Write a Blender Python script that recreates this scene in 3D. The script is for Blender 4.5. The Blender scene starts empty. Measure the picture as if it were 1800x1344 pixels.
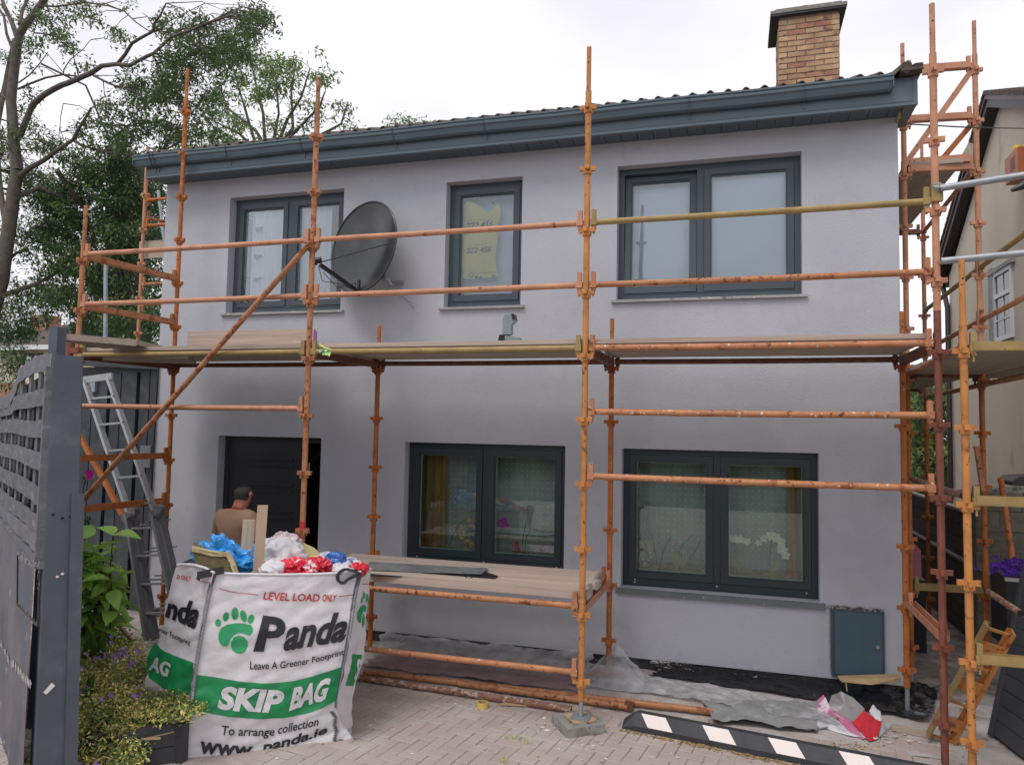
import bpy, bmesh, math, random
import numpy as np
from mathutils import Vector, Matrix, noise
R = math.radians
S = bpy.context.scene
COL = S.collection

# ---------------------------------------------------------------- camera, sky, sun, exposure
CAM_H = 2.2522
FPX, YAW, PITCH, ROLL = 1311.2, -.2913, .0629, .0186
_fw = Vector((math.sin(YAW)*math.cos(PITCH), math.cos(YAW)*math.cos(PITCH), math.sin(PITCH)))
_r0 = Vector((math.cos(YAW), -math.sin(YAW), 0)); _u0 = _r0.cross(_fw)
_rt = math.cos(ROLL)*_r0 + math.sin(ROLL)*_u0
_up = -math.sin(ROLL)*_r0 + math.cos(ROLL)*_u0
cam_data = bpy.data.cameras.new('camera'); cam = bpy.data.objects.new('camera', cam_data); COL.objects.link(cam)
cam.matrix_world = Matrix(((_rt.x, _up.x, -_fw.x, 0), (_rt.y, _up.y, -_fw.y, 0), (_rt.z, _up.z, -_fw.z, CAM_H), (0, 0, 0, 1)))
cam_data.sensor_width = 36; cam_data.lens = FPX/1800*36; cam_data.sensor_fit = 'HORIZONTAL'
cam_data.clip_start = .05; cam_data.clip_end = 600
S.camera = cam

SUN_ELEV, SUN_AZ = 58, 200          # azimuth clockwise from +y: the sun stands behind the photographer, to the left
w = bpy.data.worlds.new('World'); S.world = w; w.use_nodes = True
nt = w.node_tree; nt.nodes.clear()
out = nt.nodes.new('ShaderNodeOutputWorld'); bg = nt.nodes.new('ShaderNodeBackground')
sky = nt.nodes.new('ShaderNodeTexSky'); sky.sky_type = 'NISHITA'; sky.sun_disc = False
sky.sun_elevation = R(SUN_ELEV); sky.sun_rotation = R(SUN_AZ)
tc = nt.nodes.new('ShaderNodeTexCoord'); nz = nt.nodes.new('ShaderNodeTexNoise')
nz.inputs['Scale'].default_value = 1.7; nz.inputs['Detail'].default_value = 4; nz.inputs['Roughness'].default_value = .45
mp = nt.nodes.new('ShaderNodeMapping'); mp.inputs['Scale'].default_value = (1, 1, 2.4)
cr = nt.nodes.new('ShaderNodeValToRGB')
cr.color_ramp.elements[0].position = .33; cr.color_ramp.elements[0].color = (6.5, 6.35, 7.05, 1)
cr.color_ramp.elements[1].position = .62; cr.color_ramp.elements[1].color = (9.7, 9.6, 9.95, 1)
mx = nt.nodes.new('ShaderNodeMix'); mx.data_type = 'RGBA'; mx.inputs[0].default_value = .94
L = nt.links
L.new(tc.outputs['Generated'], mp.inputs[0]); L.new(mp.outputs[0], nz.inputs['Vector']); L.new(nz.outputs['Fac'], cr.inputs[0])
L.new(sky.outputs[0], mx.inputs[6]); L.new(cr.outputs[0], mx.inputs[7])
L.new(mx.outputs[2], bg.inputs[0]); bg.inputs[1].default_value = .1
L.new(bg.outputs[0], out.inputs[0])
sun_d = bpy.data.lights.new('sun', 'SUN'); sun_d.energy = 1.3; sun_d.angle = R(25); sun_d.color = (1, .95, .88)
sun = bpy.data.objects.new('sun', sun_d); COL.objects.link(sun)
_a = R(SUN_AZ); _e = R(SUN_ELEV)
sun_dir = Vector((math.sin(_a)*math.cos(_e), math.cos(_a)*math.cos(_e), math.sin(_e)))
sun.rotation_euler = sun_dir.to_track_quat('Z', 'Y').to_euler()
S.view_settings.view_transform = 'Standard'; S.view_settings.look = 'None'
S.view_settings.gamma = 1; S.view_settings.exposure = .27
S.render.engine = 'CYCLES'
S.cycles.max_bounces = 6; S.cycles.transparent_max_bounces = 12

# ---------------------------------------------------------------- measuring helpers (photo pixel -> point on a real plane)
def ray(px, py): return _rt*((px-900)/FPX) + _up*((672-py)/FPX) + _fw
def onY(px, py, Y): d = ray(px, py); return d*(Y/d.y) + Vector((0, 0, CAM_H))
def onX(px, py, X): d = ray(px, py); return d*(X/d.x) + Vector((0, 0, CAM_H))
def onZ(px, py, Z): d = ray(px, py); return d*((Z-CAM_H)/d.z) + Vector((0, 0, CAM_H))
def onP(px, py, p0, n):
    d = ray(px, py); o = Vector((0, 0, CAM_H)); return o + d*(((p0-o).dot(n))/d.dot(n))

# ---------------------------------------------------------------- naming helpers
def tag(o, label=None, cat=None, group=None, kind=None):
    if label: o['label'] = label
    if cat: o['category'] = cat
    if group: o['group'] = group
    if kind: o['kind'] = kind
    return o
def thing(name, label, cat, loc=(0, 0, 0), group=None):
    o = bpy.data.objects.new(name, None); COL.objects.link(o); o.location = loc
    o.empty_display_size = .1
    return tag(o, label, cat, group)
def link(name, mesh, parent=None, loc=None, rot=None):
    o = bpy.data.objects.new(name, mesh); COL.objects.link(o)
    if parent: o.parent = parent
    if loc is not None: o.location = loc
    if rot is not None: o.rotation_euler = rot
    return o
def local(parent, p):     # world point -> parent's frame (parents are never rotated)
    v = Vector(p); q = parent
    while q: v -= q.location; q = q.parent
    return v

class MB:
    def __init__(s): s.v = []; s.f = []; s.m = []; s.sm = []
    def add(s, vs, fs, mi=0, smooth=False):
        b = len(s.v); s.v += [tuple(x) for x in vs]
        s.f += [tuple(b+i for i in f) for f in fs]; s.m += [mi]*len(fs); s.sm += [smooth]*len(fs)
    def box(s, c, d, mi=0, M=None):
        c = Vector(c); h = [x/2 for x in d]
        vs = [Vector((sx*h[0], sy*h[1], sz*h[2])) for sx in (-1, 1) for sy in (-1, 1) for sz in (-1, 1)]
        if M is not None: vs = [M @ v for v in vs]
        s.add([c+v for v in vs], [(0, 1, 3, 2), (4, 6, 7, 5), (0, 4, 5, 1), (2, 3, 7, 6), (0, 2, 6, 4), (1, 5, 7, 3)], mi)
    def box2(s, a, b, mi=0):
        a = Vector(a); b = Vector(b); s.box((a+b)/2, [abs(x) for x in (b-a)], mi)
    def bar(s, p, q, w, h, mi=0, up=(0, 0, 1)):     # rectangular bar from p to q
        p = Vector(p); q = Vector(q); d = q-p; L_ = d.length; x = d.normalized(); u = Vector(up)
        y = u.cross(x)
        if y.length < 1e-4: y = Vector((0, 1, 0)).cross(x)
        y.normalize(); z = x.cross(y)
        s.box((p+q)/2, (L_, w, h), mi, Matrix((x, y, z)).transposed())
    def tube(s, pts, r, n=10, mi=0, cap=True):
        pts = [Vector(p) for p in pts]; rs = r if isinstance(r, (list, tuple)) else [r]*len(pts)
        rings = []; prev = None
        for i, p in enumerate(pts):
            d = (pts[min(i+1, len(pts)-1)]-pts[max(i-1, 0)])
            d = d.normalized() if d.length > 1e-9 else Vector((0, 0, 1))
            if prev is None:
                a = d.cross(Vector((0, 0, 1)))
                if a.length < .05: a = d.cross(Vector((0, 1, 0)))
            else: a = prev - d*prev.dot(d)
            if a.length < 1e-6: a = d.orthogonal()
            a.normalize(); prev = a; b = d.cross(a)
            rings.append([p+(a*math.cos(2*math.pi*k/n)+b*math.sin(2*math.pi*k/n))*rs[i] for k in range(n)])
        vs = [v for r_ in rings for v in r_]
        fs = [(i*n+k, i*n+(k+1) % n, (i+1)*n+(k+1) % n, (i+1)*n+k) for i in range(len(pts)-1) for k in range(n)]
        s.add(vs, fs, mi, True)
        if cap:
            s.add(rings[0], [tuple(range(n-1, -1, -1))], mi); s.add(rings[-1], [tuple(range(n))], mi)
    def prism(s, poly, d, mi=0):       # closed polygon extruded by vector d
        poly = [Vector(p) for p in poly]; d = Vector(d); n = len(poly)
        s.add(poly+[p+d for p in poly], [tuple(range(n-1, -1, -1)), tuple(range(n, 2*n))]+[(i, (i+1) % n, n+(i+1) % n, n+i) for i in range(n)], mi)
    def mesh(s, name, mats, fix=True):
        me = bpy.data.meshes.new(name); me.from_pydata(s.v, [], s.f)
        for m in (mats if isinstance(mats, (list, tuple)) else [mats]): me.materials.append(m)
        me.polygons.foreach_set('material_index', s.m); me.polygons.foreach_set('use_smooth', s.sm)
        if fix:
            b = bmesh.new(); b.from_mesh(me); bmesh.ops.recalc_face_normals(b, faces=b.faces); b.to_mesh(me); b.free()
        me.update(); return me
    def build(s, name, mats, parent=None, fix=True, label=None, cat=None, group=None, kind=None):
        off = Vector((0, 0, 0)); q = parent
        while q: off += q.location; q = q.parent
        if parent is None and s.v:      # origin at the thing's own foot
            a = np.array(s.v); off = Vector(((a[:, 0].min()+a[:, 0].max())/2, (a[:, 1].min()+a[:, 1].max())/2, a[:, 2].min()))
        if off.length: s.v = [(x-off.x, y-off.y, z-off.z) for x, y, z in s.v]
        o = link(name, s.mesh(name, mats, fix), parent)
        if parent is None: o.location = off
        return tag(o, label, cat, group, kind)

def np_mesh(name, verts, nper, mat, smooth=False):
    """verts: (N*nper,3) array of separate polygons with nper corners each"""
    me = bpy.data.meshes.new(name); nv = len(verts); nf = nv//nper
    me.vertices.add(nv); me.vertices.foreach_set('co', np.asarray(verts, dtype=np.float32).ravel())
    me.loops.add(nv); me.loops.foreach_set('vertex_index', np.arange(nv, dtype=np.int32))
    me.polygons.add(nf); me.polygons.foreach_set('loop_start', np.arange(0, nv, nper, dtype=np.int32))
    try: me.polygons.foreach_set('loop_total', np.full(nf, nper, dtype=np.int32))
    except Exception: pass
    for m in (mat if isinstance(mat, (list, tuple)) else [mat]): me.materials.append(m)
    me.update(calc_edges=True); me.validate()
    return me

# ---------------------------------------------------------------- materials
def srgb(r, g, b):
    f = lambda c: (c/255/12.92) if c/255 <= .04045 else ((c/255+.055)/1.055)**2.4
    return (f(r), f(g), f(b))
def mat(name, col, rough=.6, var=.12, scale=3., detail=4, metal=0, bump=0., bscale=60, spots=None, spec=.5, obj_rand=.0, col2=None, mask=.5, stretch=None, island=False, trans=0., coords='Object', bdist=.01, coat=0):
    """spots = list of (colour, noise scale, threshold, softness): shaped stains / paint splashes / rust"""
    m = bpy.data.materials.new(name); m.use_nodes = True; t = m.node_tree; N = t.nodes; K = t.links
    b = N['Principled BSDF']; b.inputs['Roughness'].default_value = rough; b.inputs['Metallic'].default_value = metal
    b.inputs['Specular IOR Level'].default_value = spec
    if coat: b.inputs['Coat Weight'].default_value = coat
    tx = N.new('ShaderNodeTexCoord'); vec = N.new('ShaderNodeNewGeometry').outputs['Position'] if coords == 'World' else tx.outputs[coords]
    oi = N.new('ShaderNodeObjectInfo')
    if stretch:
        q = N.new('ShaderNodeMapping'); q.inputs['Scale'].default_value = stretch; K.new(vec, q.inputs[0]); vec = q.outputs[0]
    ad = N.new('ShaderNodeVectorMath'); ad.operation = 'ADD'; sc_ = N.new('ShaderNodeVectorMath'); sc_.operation = 'SCALE'
    cb = N.new('ShaderNodeCombineXYZ')
    for i in range(3): K.new(oi.outputs['Random'], cb.inputs[i])
    K.new(cb.outputs[0], sc_.inputs[0]); sc_.inputs['Scale'].default_value = 0. if coords == 'World' else 37.; K.new(vec, ad.inputs[0]); K.new(sc_.outputs[0], ad.inputs[1]); vec = ad.outputs[0]
    def nzn(scale_, det=4, rough_=.55):
        n = N.new('ShaderNodeTexNoise'); n.inputs['Scale'].default_value = scale_; n.inputs['Detail'].default_value = det; n.inputs['Roughness'].default_value = rough_
        K.new(vec, n.inputs['Vector']); return n.outputs['Fac']
    def mixc(fac, a, b2):
        x = N.new('ShaderNodeMix'); x.data_type = 'RGBA'
        if fac is not None: K.new(fac, x.inputs[0])
        if isinstance(a, tuple): x.inputs[6].default_value = a+(1,)
        else: K.new(a, x.inputs[6])
        if isinstance(b2, tuple): x.inputs[7].default_value = b2+(1,)
        else: K.new(b2, x.inputs[7])
        return x.outputs[2]
    def ramp(src, lo, hi):
        r_ = N.new('ShaderNodeMapRange'); r_.inputs[1].default_value = lo; r_.inputs[2].default_value = hi; K.new(src, r_.inputs[0]); return r_.outputs[0]
    c = col
    dk = tuple(x*(1-var) for x in c); lt = tuple(min(1, x*(1+var)) for x in c)
    cur = mixc(ramp(nzn(scale, detail), .32, .68), dk, lt)
    if col2 is not None:
        cur = mixc(ramp(nzn(scale*.37+.3, 3), mask-.12, mask+.12), cur, col2)
    if obj_rand or island:
        hs = N.new('ShaderNodeHueSaturation'); K.new(cur, hs.inputs['Color'])
        src = oi.outputs['Random']
        if island:
            g = N.new('ShaderNodeNewGeometry'); src = g.outputs['Random Per Island']
        r_ = N.new('ShaderNodeMapRange'); r_.inputs[3].default_value = 1-(obj_rand or .3); r_.inputs[4].default_value = 1+(obj_rand or .3); K.new(src, r_.inputs[0]); K.new(r_.outputs[0], hs.inputs['Value'])
        if island:
            r2 = N.new('ShaderNodeMapRange'); r2.inputs[3].default_value = .485; r2.inputs[4].default_value = .515; 
            fr = N.new('ShaderNodeMath'); fr.operation = 'FRACT'; ml = N.new('ShaderNodeMath'); ml.operation = 'MULTIPLY'; ml.inputs[1].default_value = 7.31
            K.new(src, ml.inputs[0]); K.new(ml.outputs[0], fr.inputs[0]); K.new(fr.outputs[0], r2.inputs[0]); K.new(r2.outputs[0], hs.inputs['Hue'])
        cur = hs.outputs[0]
    for (sc2, s_, th, soft) in (spots or []):
        cur = mixc(ramp(nzn(s_, 5, .6), th, th+soft), cur, sc2)
    K.new(cur, b.inputs['Base Color'])
    if bump:
        bp = N.new('ShaderNodeBump'); bp.inputs['Strength'].default_value = bump; bp.inputs['Distance'].default_value = bdist; K.new(nzn(bscale, 3), bp.inputs['Height']); K.new(bp.outputs[0], b.inputs['Normal'])
    if trans:
        tr = N.new('ShaderNodeBsdfTranslucent'); K.new(cur, tr.inputs[0]); mxs = N.new('ShaderNodeMixShader'); mxs.inputs[0].default_value = trans
        K.new(b.outputs[0], mxs.inputs[1]); K.new(tr.outputs[0], mxs.inputs[2]); K.new(mxs.outputs[0], N['Material Output'].inputs[0])
    return m
def veil(name, col, alpha, rough=.35, nscale=4, contrast=.3, gloss=.5):
    """see-through sheet (polythene, net curtain): patchy opacity"""
    m = mat(name, col, rough, .1, 5, spec=gloss); t = m.node_tree; N = t.nodes; K = t.links
    b = N['Principled BSDF']; n = N.new('ShaderNodeTexNoise'); n.inputs['Scale'].default_value = nscale; n.inputs['Detail'].default_value = 5
    tx = N.new('ShaderNodeTexCoord'); K.new(tx.outputs['Object'], n.inputs['Vector'])
    r_ = N.new('ShaderNodeMapRange'); r_.inputs[1].default_value = .3; r_.inputs[2].default_value = .7
    r_.inputs[3].default_value = max(0, alpha-contrast); r_.inputs[4].default_value = min(1, alpha+contrast)
    K.new(n.outputs['Fac'], r_.inputs[0]); K.new(r_.outputs[0], b.inputs['Alpha']); return m
def glass(name, tint, refl=1.6):
    m = bpy.data.materials.new(name); m.use_nodes = True; t = m.node_tree; N = t.nodes; K = t.links
    N.remove(N['Principled BSDF'])
    tr = N.new('ShaderNodeBsdfTransparent'); tr.inputs[0].default_value = tint+(1,)
    gl = N.new('ShaderNodeBsdfGlossy'); gl.inputs['Roughness'].default_value = .01; gl.inputs[0].default_value = (.93, .97, 1, 1)
    fr = N.new('ShaderNodeFresnel'); fr.inputs[0].default_value = 1.5
    mm = N.new('ShaderNodeMath'); mm.operation = 'MULTIPLY'; mm.inputs[1].default_value = refl; mm.use_clamp = True
    x = N.new('ShaderNodeMixShader'); K.new(fr.outputs[0], mm.inputs[0]); K.new(mm.outputs[0], x.inputs[0])
    # very slight waviness of the panes
    n = N.new('ShaderNodeTexNoise'); n.inputs['Scale'].default_value = 1.5; bp = N.new('ShaderNodeBump'); bp.inputs['Strength'].default_value = .05; bp.inputs['Distance'].default_value = .02
    K.new(n.outputs['Fac'], bp.inputs['Height']); K.new(bp.outputs[0], gl.inputs['Normal'])
    K.new(tr.outputs[0], x.inputs[1]); K.new(gl.outputs[0], x.inputs[2]); K.new(x.outputs[0], N['Material Output'].inputs[0]); return m

WHITE_SPLASH = (.60, .54, .50)
RUST = (.12, .035, .015)
def paint(name, col, rust=.60, splash=.70, rough=.55):
    return mat(name, col, rough, .16, 6, spots=[(RUST, 26, rust, .05), ((.25, .075, .035), 9, rust-.01, .08), (WHITE_SPLASH, 34, splash, .02)], bump=.15, bscale=70, spec=.35)
M = {}
M['orange'] = paint('orange_paint', (.41, .18, .085), .575, .69)
M['orange_pale'] = paint('orange_faded_hazed_paint', (.50, .24, .145), .63, .72)  # faded orange, with exposure haze on the upper tubes put into the colour
M['orange_deep'] = paint('orange_deep_paint', (.42, .135, .035), .6, .69)
M['amber'] = paint('amber_paint', (.50, .215, .065), .61, .71)
M['ochre'] = paint('ochre_paint', (.32, .225, .09), .68, .76)
M['rust_red'] = paint('rust_red_paint', (.19, .065, .045), .6, .72)
M['splashed'] = paint('plaster_splashed_paint', (.44, .19, .09), .60, .63)
M['crusted'] = mat('rusty_crusted_tube', (.25, .12, .08), .8, .3, 10, spots=[((.42, .33, .30), 22, .52, .05), (RUST, 30, .6, .04)], bump=.3, bscale=60)
M['dark_shaded_steel'] = mat('shaded_rusty_steel', (.16, .06, .035), .7, .25, 8, spots=[(RUST, 20, .55, .08)])  # shade under the decks put into the colour of rusty orange steel
M['galv'] = mat('galvanised_steel', (.33, .36, .39), .45, .12, 12, metal=.5)
M['wall'] = mat('painted_render', (.435, .448, .494), .85, .055, .9, bump=.6, bscale=75, bdist=.006, coords='World', spots=[((.475, .488, .532), 1.9, .54, .2), ((.385, .395, .43), 1.2, .60, .16), ((.40, .415, .47), 9, .60, .12), ((.16, .16, .17), 21, .775, .02), ((.62, .62, .64), 33, .79, .015)])
M['reveal'] = mat('painted_reveal', (.41, .42, .46), .85, .03, 2, bump=.2, bscale=210, bdist=.004)
M['bitumen'] = mat('bitumen_plinth', (.028, .03, .034), .55, .3, 4, spots=[((.36, .36, .37), 30, .67, .03), ((.12, .12, .13), 4, .52, .15)], bump=.3, bscale=40)
M['anthracite'] = mat('anthracite_upvc', (.055, .075, .09), .42, .05, 2, spots=[((.4, .42, .42), 60, .77, .02)])
M['frame'] = mat('window_frame_upvc', (.022, .036, .042), .4, .06, 2, spots=[((.45, .45, .45), 45, .80, .015)])
M['blueslate'] = mat('slate_blue_upvc', (.095, .135, .165), .38, .05, 2, bump=.05, bscale=30)
M['soffit'] = mat('slate_soffit', (.075, .10, .125), .5, .05, 2)
M['sill'] = mat('window_sill', (.33, .33, .33), .75, .15, 6, spots=[((.7, .69, .66), 24, .63, .04), ((.14, .14, .14), 12, .62, .06)], bump=.2)
M['sill_dark'] = mat('dark_window_sill', (.13, .145, .155), .7, .15, 6, spots=[((.6, .59, .57), 24, .64, .04)], bump=.2)
M['glass'] = glass('window_glass', (.90, .94, .92), 1.6)
M['glass_up'] = glass('upper_window_glass', (.95, .97, .98), 2.0)
M['spacer'] = mat('glazing_spacer', (.42, .50, .44), .5, .03)
M['door'] = mat('composite_door', (.034, .037, .044), .33, .1, 3)
M['black'] = mat('black_plastic', (.012, .012, .013), .4, .1)
M['steel'] = mat('brushed_steel', (.5, .5, .5), .3, .05, metal=.9)
M['alu'] = mat('aluminium', (.40, .41, .42), .42, .08, 12, metal=.45, spots=[((.62, .6, .58), 30, .70, .03)])
M['alu_dark'] = mat('dull_aluminium', (.20, .20, .21), .45, .15, 8, metal=.35)
M['board'] = mat('scaffold_board', (.40, .33, .27), .85, .16, 5, stretch=(.25, 6, 6), spots=[((.24, .17, .12), 5, .64, .05), ((.62, .58, .54), 9, .68, .05)], obj_rand=.12, bump=.3, bscale=20)
M['board_red'] = mat('scaffold_board_pinkish', (.42, .335, .285), .85, .12, 5, stretch=(.25, 6, 6), spots=[((.60, .55, .5), 9, .66, .05), ((.3, .2, .16), 7, .68, .04)], obj_rand=.1, bump=.3, bscale=20)
M['board_side'] = mat('scaffold_board_depthwise', (.36, .30, .25), .85, .16, 5, stretch=(6, .25, 6), spots=[((.22, .16, .12), 5, .64, .05), ((.5, .45, .4), 9, .70, .05)], obj_rand=.12, bump=.3, bscale=20)
M['brick'] = mat('buff_brick', (.50, .335, .20), .9, .16, 9, obj_rand=.12, col2=(.36, .19, .13), mask=.57, spots=[((.20, .11, .08), 4.5, .60, .08), ((.15, .13, .10), 6, .68, .05)], bump=.4, bscale=70)
M['brick_red'] = mat('red_brick', (.36, .175, .12), .9, .2, 9, obj_rand=.12, spots=[((.12, .08, .07), 6, .62, .06)], bump=.4, bscale=70)
M['mortar'] = mat('mortar', (.24, .165, .13), .95, .15, 20)
M['concrete'] = mat('weathered_concrete', (.24, .235, .215), .95, .2, 8, spots=[((.10, .11, .09), 12, .58, .06), ((.5, .5, .46), 20, .68, .03)], bump=.5, bscale=50)
M['lead'] = mat('dark_lead', (.045, .052, .065), .6, .15, 5)
M['tile'] = mat('concrete_roof_tile', (.10, .075, .065), .9, .25, 10, obj_rand=.2, spots=[((.25, .25, .2), 18, .64, .05)], bump=.4, bscale=60)
M['paver'] = mat('block_paver', (.40, .335, .31), .9, .07, 2.6, obj_rand=.045, coords='World', spots=[((.46, .42, .40), 2.1, .50, .2), ((.31, .26, .24), 1.0, .57, .16), ((.20, .17, .15), 13, .66, .05), ((.55, .52, .5), 25, .70, .03)], bump=.35, bscale=120, bdist=.004)
M['paver_far'] = mat('block_paver_mass', (.40, .335, .31), .9, .07, 2.6, island=True, obj_rand=.045, coords='World', spots=[((.46, .42, .40), 2.1, .50, .2), ((.31, .26, .24), 1.0, .57, .16), ((.20, .17, .15), 13, .66, .05), ((.55, .52, .5), 25, .70, .03)], bump=.35, bscale=120, bdist=.004)
M['joint'] = mat('sand_joint', (.24, .205, .185), .95, .3, 12, spots=[((.42, .39, .37), 1.8, .5, .12), ((.10, .11, .05), 9, .66, .04)], bump=.5, bscale=60)
M['dust'] = mat('plaster_dust', (.44, .41, .40), .95, .15, 6, bump=.6, bscale=50)
M['soil'] = mat('soil', (.06, .05, .035), .95, .3, 6, bump=.6, bscale=30)
M['grass'] = mat('far_ground', (.09, .10, .05), .95, .3, .6)
M['poly'] = veil('grey_polythene', (.52, .53, .55), .58, .2, 7, .24, .8)
M['poly_grey'] = mat('grey_membrane', (.27, .275, .28), .4, .15, 5, bump=.3, bscale=9, bdist=.03, spots=[((.55, .55, .54), 14, .66, .05)])
M['poly_red'] = veil('pinkish_polythene', (.30, .19, .20), .85, .35, 4, .15)
M['poly_black'] = mat('black_membrane', (.010, .010, .012), .2, .2, 4, bump=.6, bscale=11, bdist=.03, spots=[((.2, .2, .2), 18, .66, .10)])
M['bag'] = mat('woven_white_plastic', (.66, .645, .67), .55, .05, 4, bump=.45, bscale=6, bdist=.03, spots=[((.50, .49, .5), 5, .6, .14)])
M['green'] = mat('green_print', (.012, .25, .085), .5, .12, 6)
M['green_light'] = mat('green_print_light', (.025, .32, .12), .5, .1, 6)
M['ink'] = mat('black_print', (.018, .02, .025), .5, .2, 8)
M['redink'] = mat('red_print', (.48, .03, .045), .5, .1, 8)
M['whiteink'] = mat('white_print', (.68, .67, .70), .5, .05, 8)
M['seam'] = mat('seam_tape', (.10, .105, .12), .7, .3, 60)
M['strap'] = mat('black_webbing', (.03, .032, .036), .7, .2, 30)
M['blueplastic'] = mat('blue_plastic_sheet', (.035, .30, .72), .25, .25, 6, spec=.6, spots=[((.35, .6, .85), 9, .62, .08)])
M['deepblue'] = mat('deep_blue_plastic', (.03, .12, .42), .2, .3, 14, spots=[((.3, .5, .75), 20, .62, .05)])
M['redplastic'] = mat('red_plastic_bag', (.62, .02, .045), .25, .2, 6, spots=[((.72, .62, .64), 7, .59, .03)])
M['whiteplastic'] = mat('white_plastic_sack', (.60, .59, .62), .4, .06, 6, spots=[((.30, .31, .42), 11, .655, .03), ((.66, .55, .55), 6, .62, .05)])
M['yellowfoam'] = mat('yellow_foam', (.58, .52, .25), .7, .15, 7, spots=[((.68, .66, .6), 7, .56, .06)])
M['rockwool'] = mat('mineral_wool', (.15, .125, .06), .95, .25, 30, bump=.6, bscale=60)
M['rockwool_face'] = mat('mineral_wool_edge', (.52, .43, .24), .95, .25, 30, bump=.6, bscale=60)
M['cream'] = mat('cream_trunking', (.52, .44, .34), .5, .04, 3)
M['tan'] = mat('tan_trunking', (.46, .34, .24), .5, .04, 3)
M['slat'] = mat('grey_stained_fence', (.115, .118, .135), .8, .18, 7, stretch=(1, 1, 3), spots=[((.19, .19, .21), 5, .56, .12), ((.36, .28, .25), 24, .73, .03)], obj_rand=.12, bump=.4, bscale=40)
M['post'] = mat('grey_painted_post', (.075, .088, .112), .6, .12, 3, spots=[((.115, .12, .14), 3, .55, .15), ((.6, .58, .56), 30, .775, .015), ((.035, .04, .05), 16, .70, .03)], bump=.2, bscale=30)
M['rendered'] = mat('flaking_painted_render', (.085, .095, .12), .7, .2, 3, col2=(.16, .14, .15), mask=.52, spots=[((.38, .33, .30), 7, .66, .03)], bump=.4, bscale=15)
M['shed'] = mat('dark_cladding', (.035, .044, .052), .6, .2, 4, spots=[((.06, .072, .085), 5, .52, .12), ((.5, .5, .5), 40, .78, .02)])
M['gate'] = mat('dark_grey_boards', (.055, .058, .066), .6, .12, 4, obj_rand=.08, bump=.2, bscale=40)
M['rubber'] = mat('black_rubber', (.035, .037, .045), .6, .2, 8, spots=[((.30, .32, .36), 10, .68, .04)], bump=.2, bscale=60)
M['reflector'] = mat('white_reflector', (.78, .70, .67), .5, .03)
M['neigh'] = mat('cream_render', (.68, .60, .49), .9, .06, 1.5, stretch=(1, 1, .4), spots=[((.52, .44, .34), 2.5, .6, .12)], bump=.3, bscale=60)
M['barge'] = mat('dark_brown_barge', (.035, .024, .026), .5, .15, 5)
M['barge_mid'] = mat('brown_barge_light', (.16, .115, .11), .55, .12, 5)
M['block'] = mat('concrete_block', (.145, .135, .115), .95, .2, 8, obj_rand=.15, bump=.5, bscale=40, spots=[((.08, .08, .06), 6, .6, .08)])
M['blockjoint'] = mat('block_mortar', (.20, .19, .165), .95, .1, 10)
M['oldwall'] = mat('dark_boundary_boards', (.07, .055, .045), .9, .25, 4, stretch=(1, .3, 2), obj_rand=.2)
M['coping'] = mat('boundary_coping', (.34, .32, .30), .85, .15, 8)
M['terracotta'] = mat('terracotta_alarm_box', (.45, .13, .055), .5, .08)
M['yellow'] = mat('yellow_plastic', (.72, .50, .04), .4, .05)
M['pvc_white'] = mat('white_upvc', (.68, .69, .72), .4, .03)
M['skin'] = mat('skin', (.36, .135, .09), .55, .12, 8, spec=.4)
M['tshirt'] = mat('brown_tshirt', (.30, .185, .125), .9, .06, 5, bump=.3, bscale=12, bdist=.01)
M['trouser'] = mat('dark_work_trousers', (.03, .035, .05), .9, .1)
M['hair'] = mat('short_dark_hair', (.032, .026, .022), .8, .3, 60, bump=.5, bscale=150)
M['curtain_dot'] = mat('curtain_dot', (.62, .68, .66), .9, .04)
M['net'] = veil('net_curtain', (.46, .51, .49), .90, .9, 1.4, .12, .1)
M['drape'] = mat('ochre_drape', (.33, .21, .06), .9, .15, 5, stretch=(14, 1, .3))
M['blind'] = mat('sky_tinted_blind', (.70, .80, .90), .9, .05, 1.2)  # blue of the reflected sky put into the blind's own colour
M['blind_w'] = mat('white_net_blind', (.66, .71, .75), .9, .07, 3, stretch=(16, 1, .2))
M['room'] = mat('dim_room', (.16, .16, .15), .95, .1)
M['petal_w'] = mat('white_orchid_petal', (.86, .86, .74), .6, .06, 20, trans=.2)
M['petal_c'] = mat('dried_cream_petal', (.46, .42, .34), .7, .2, 60)
M['petal_y'] = mat('yellow_orchid_petal', (.62, .48, .10), .6, .1, 20)
M['petal_p'] = mat('pale_pink_petal', (.60, .38, .47), .6, .15, 20)
M['petal_m'] = mat('magenta_petal', (.42, .02, .33), .6, .1, 20)
M['petal_r'] = mat('red_petal', (.48, .05, .07), .6, .2, 20)
M['stalk'] = mat('dark_stalk', (.05, .05, .02), .7, .2)
M['orchid_leaf'] = mat('orchid_leaf', (.30, .32, .12), .5, .2, 6)
M['pot'] = mat('dark_pot', (.03, .03, .035), .5, .2)
M['bark'] = mat('ash_bark', (.115, .098, .085), .95, .25, 8, bump=.6, bscale=40, spots=[((.06, .07, .035), 5, .6, .08)])
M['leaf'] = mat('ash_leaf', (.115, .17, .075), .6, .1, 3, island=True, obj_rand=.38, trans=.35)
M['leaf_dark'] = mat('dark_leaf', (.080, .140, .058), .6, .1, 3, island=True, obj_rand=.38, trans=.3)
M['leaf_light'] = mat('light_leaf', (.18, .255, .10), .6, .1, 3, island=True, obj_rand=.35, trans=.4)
M['leaf_bush'] = mat('hydrangea_leaf', (.30, .50, .10), .5, .14, 8, obj_rand=.22, trans=.25, bump=.25, bscale=35)
M['leaf_cover'] = mat('ground_cover_leaf', (.46, .50, .12), .7, .1, 3, island=True, obj_rand=.45, trans=.25)
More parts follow.
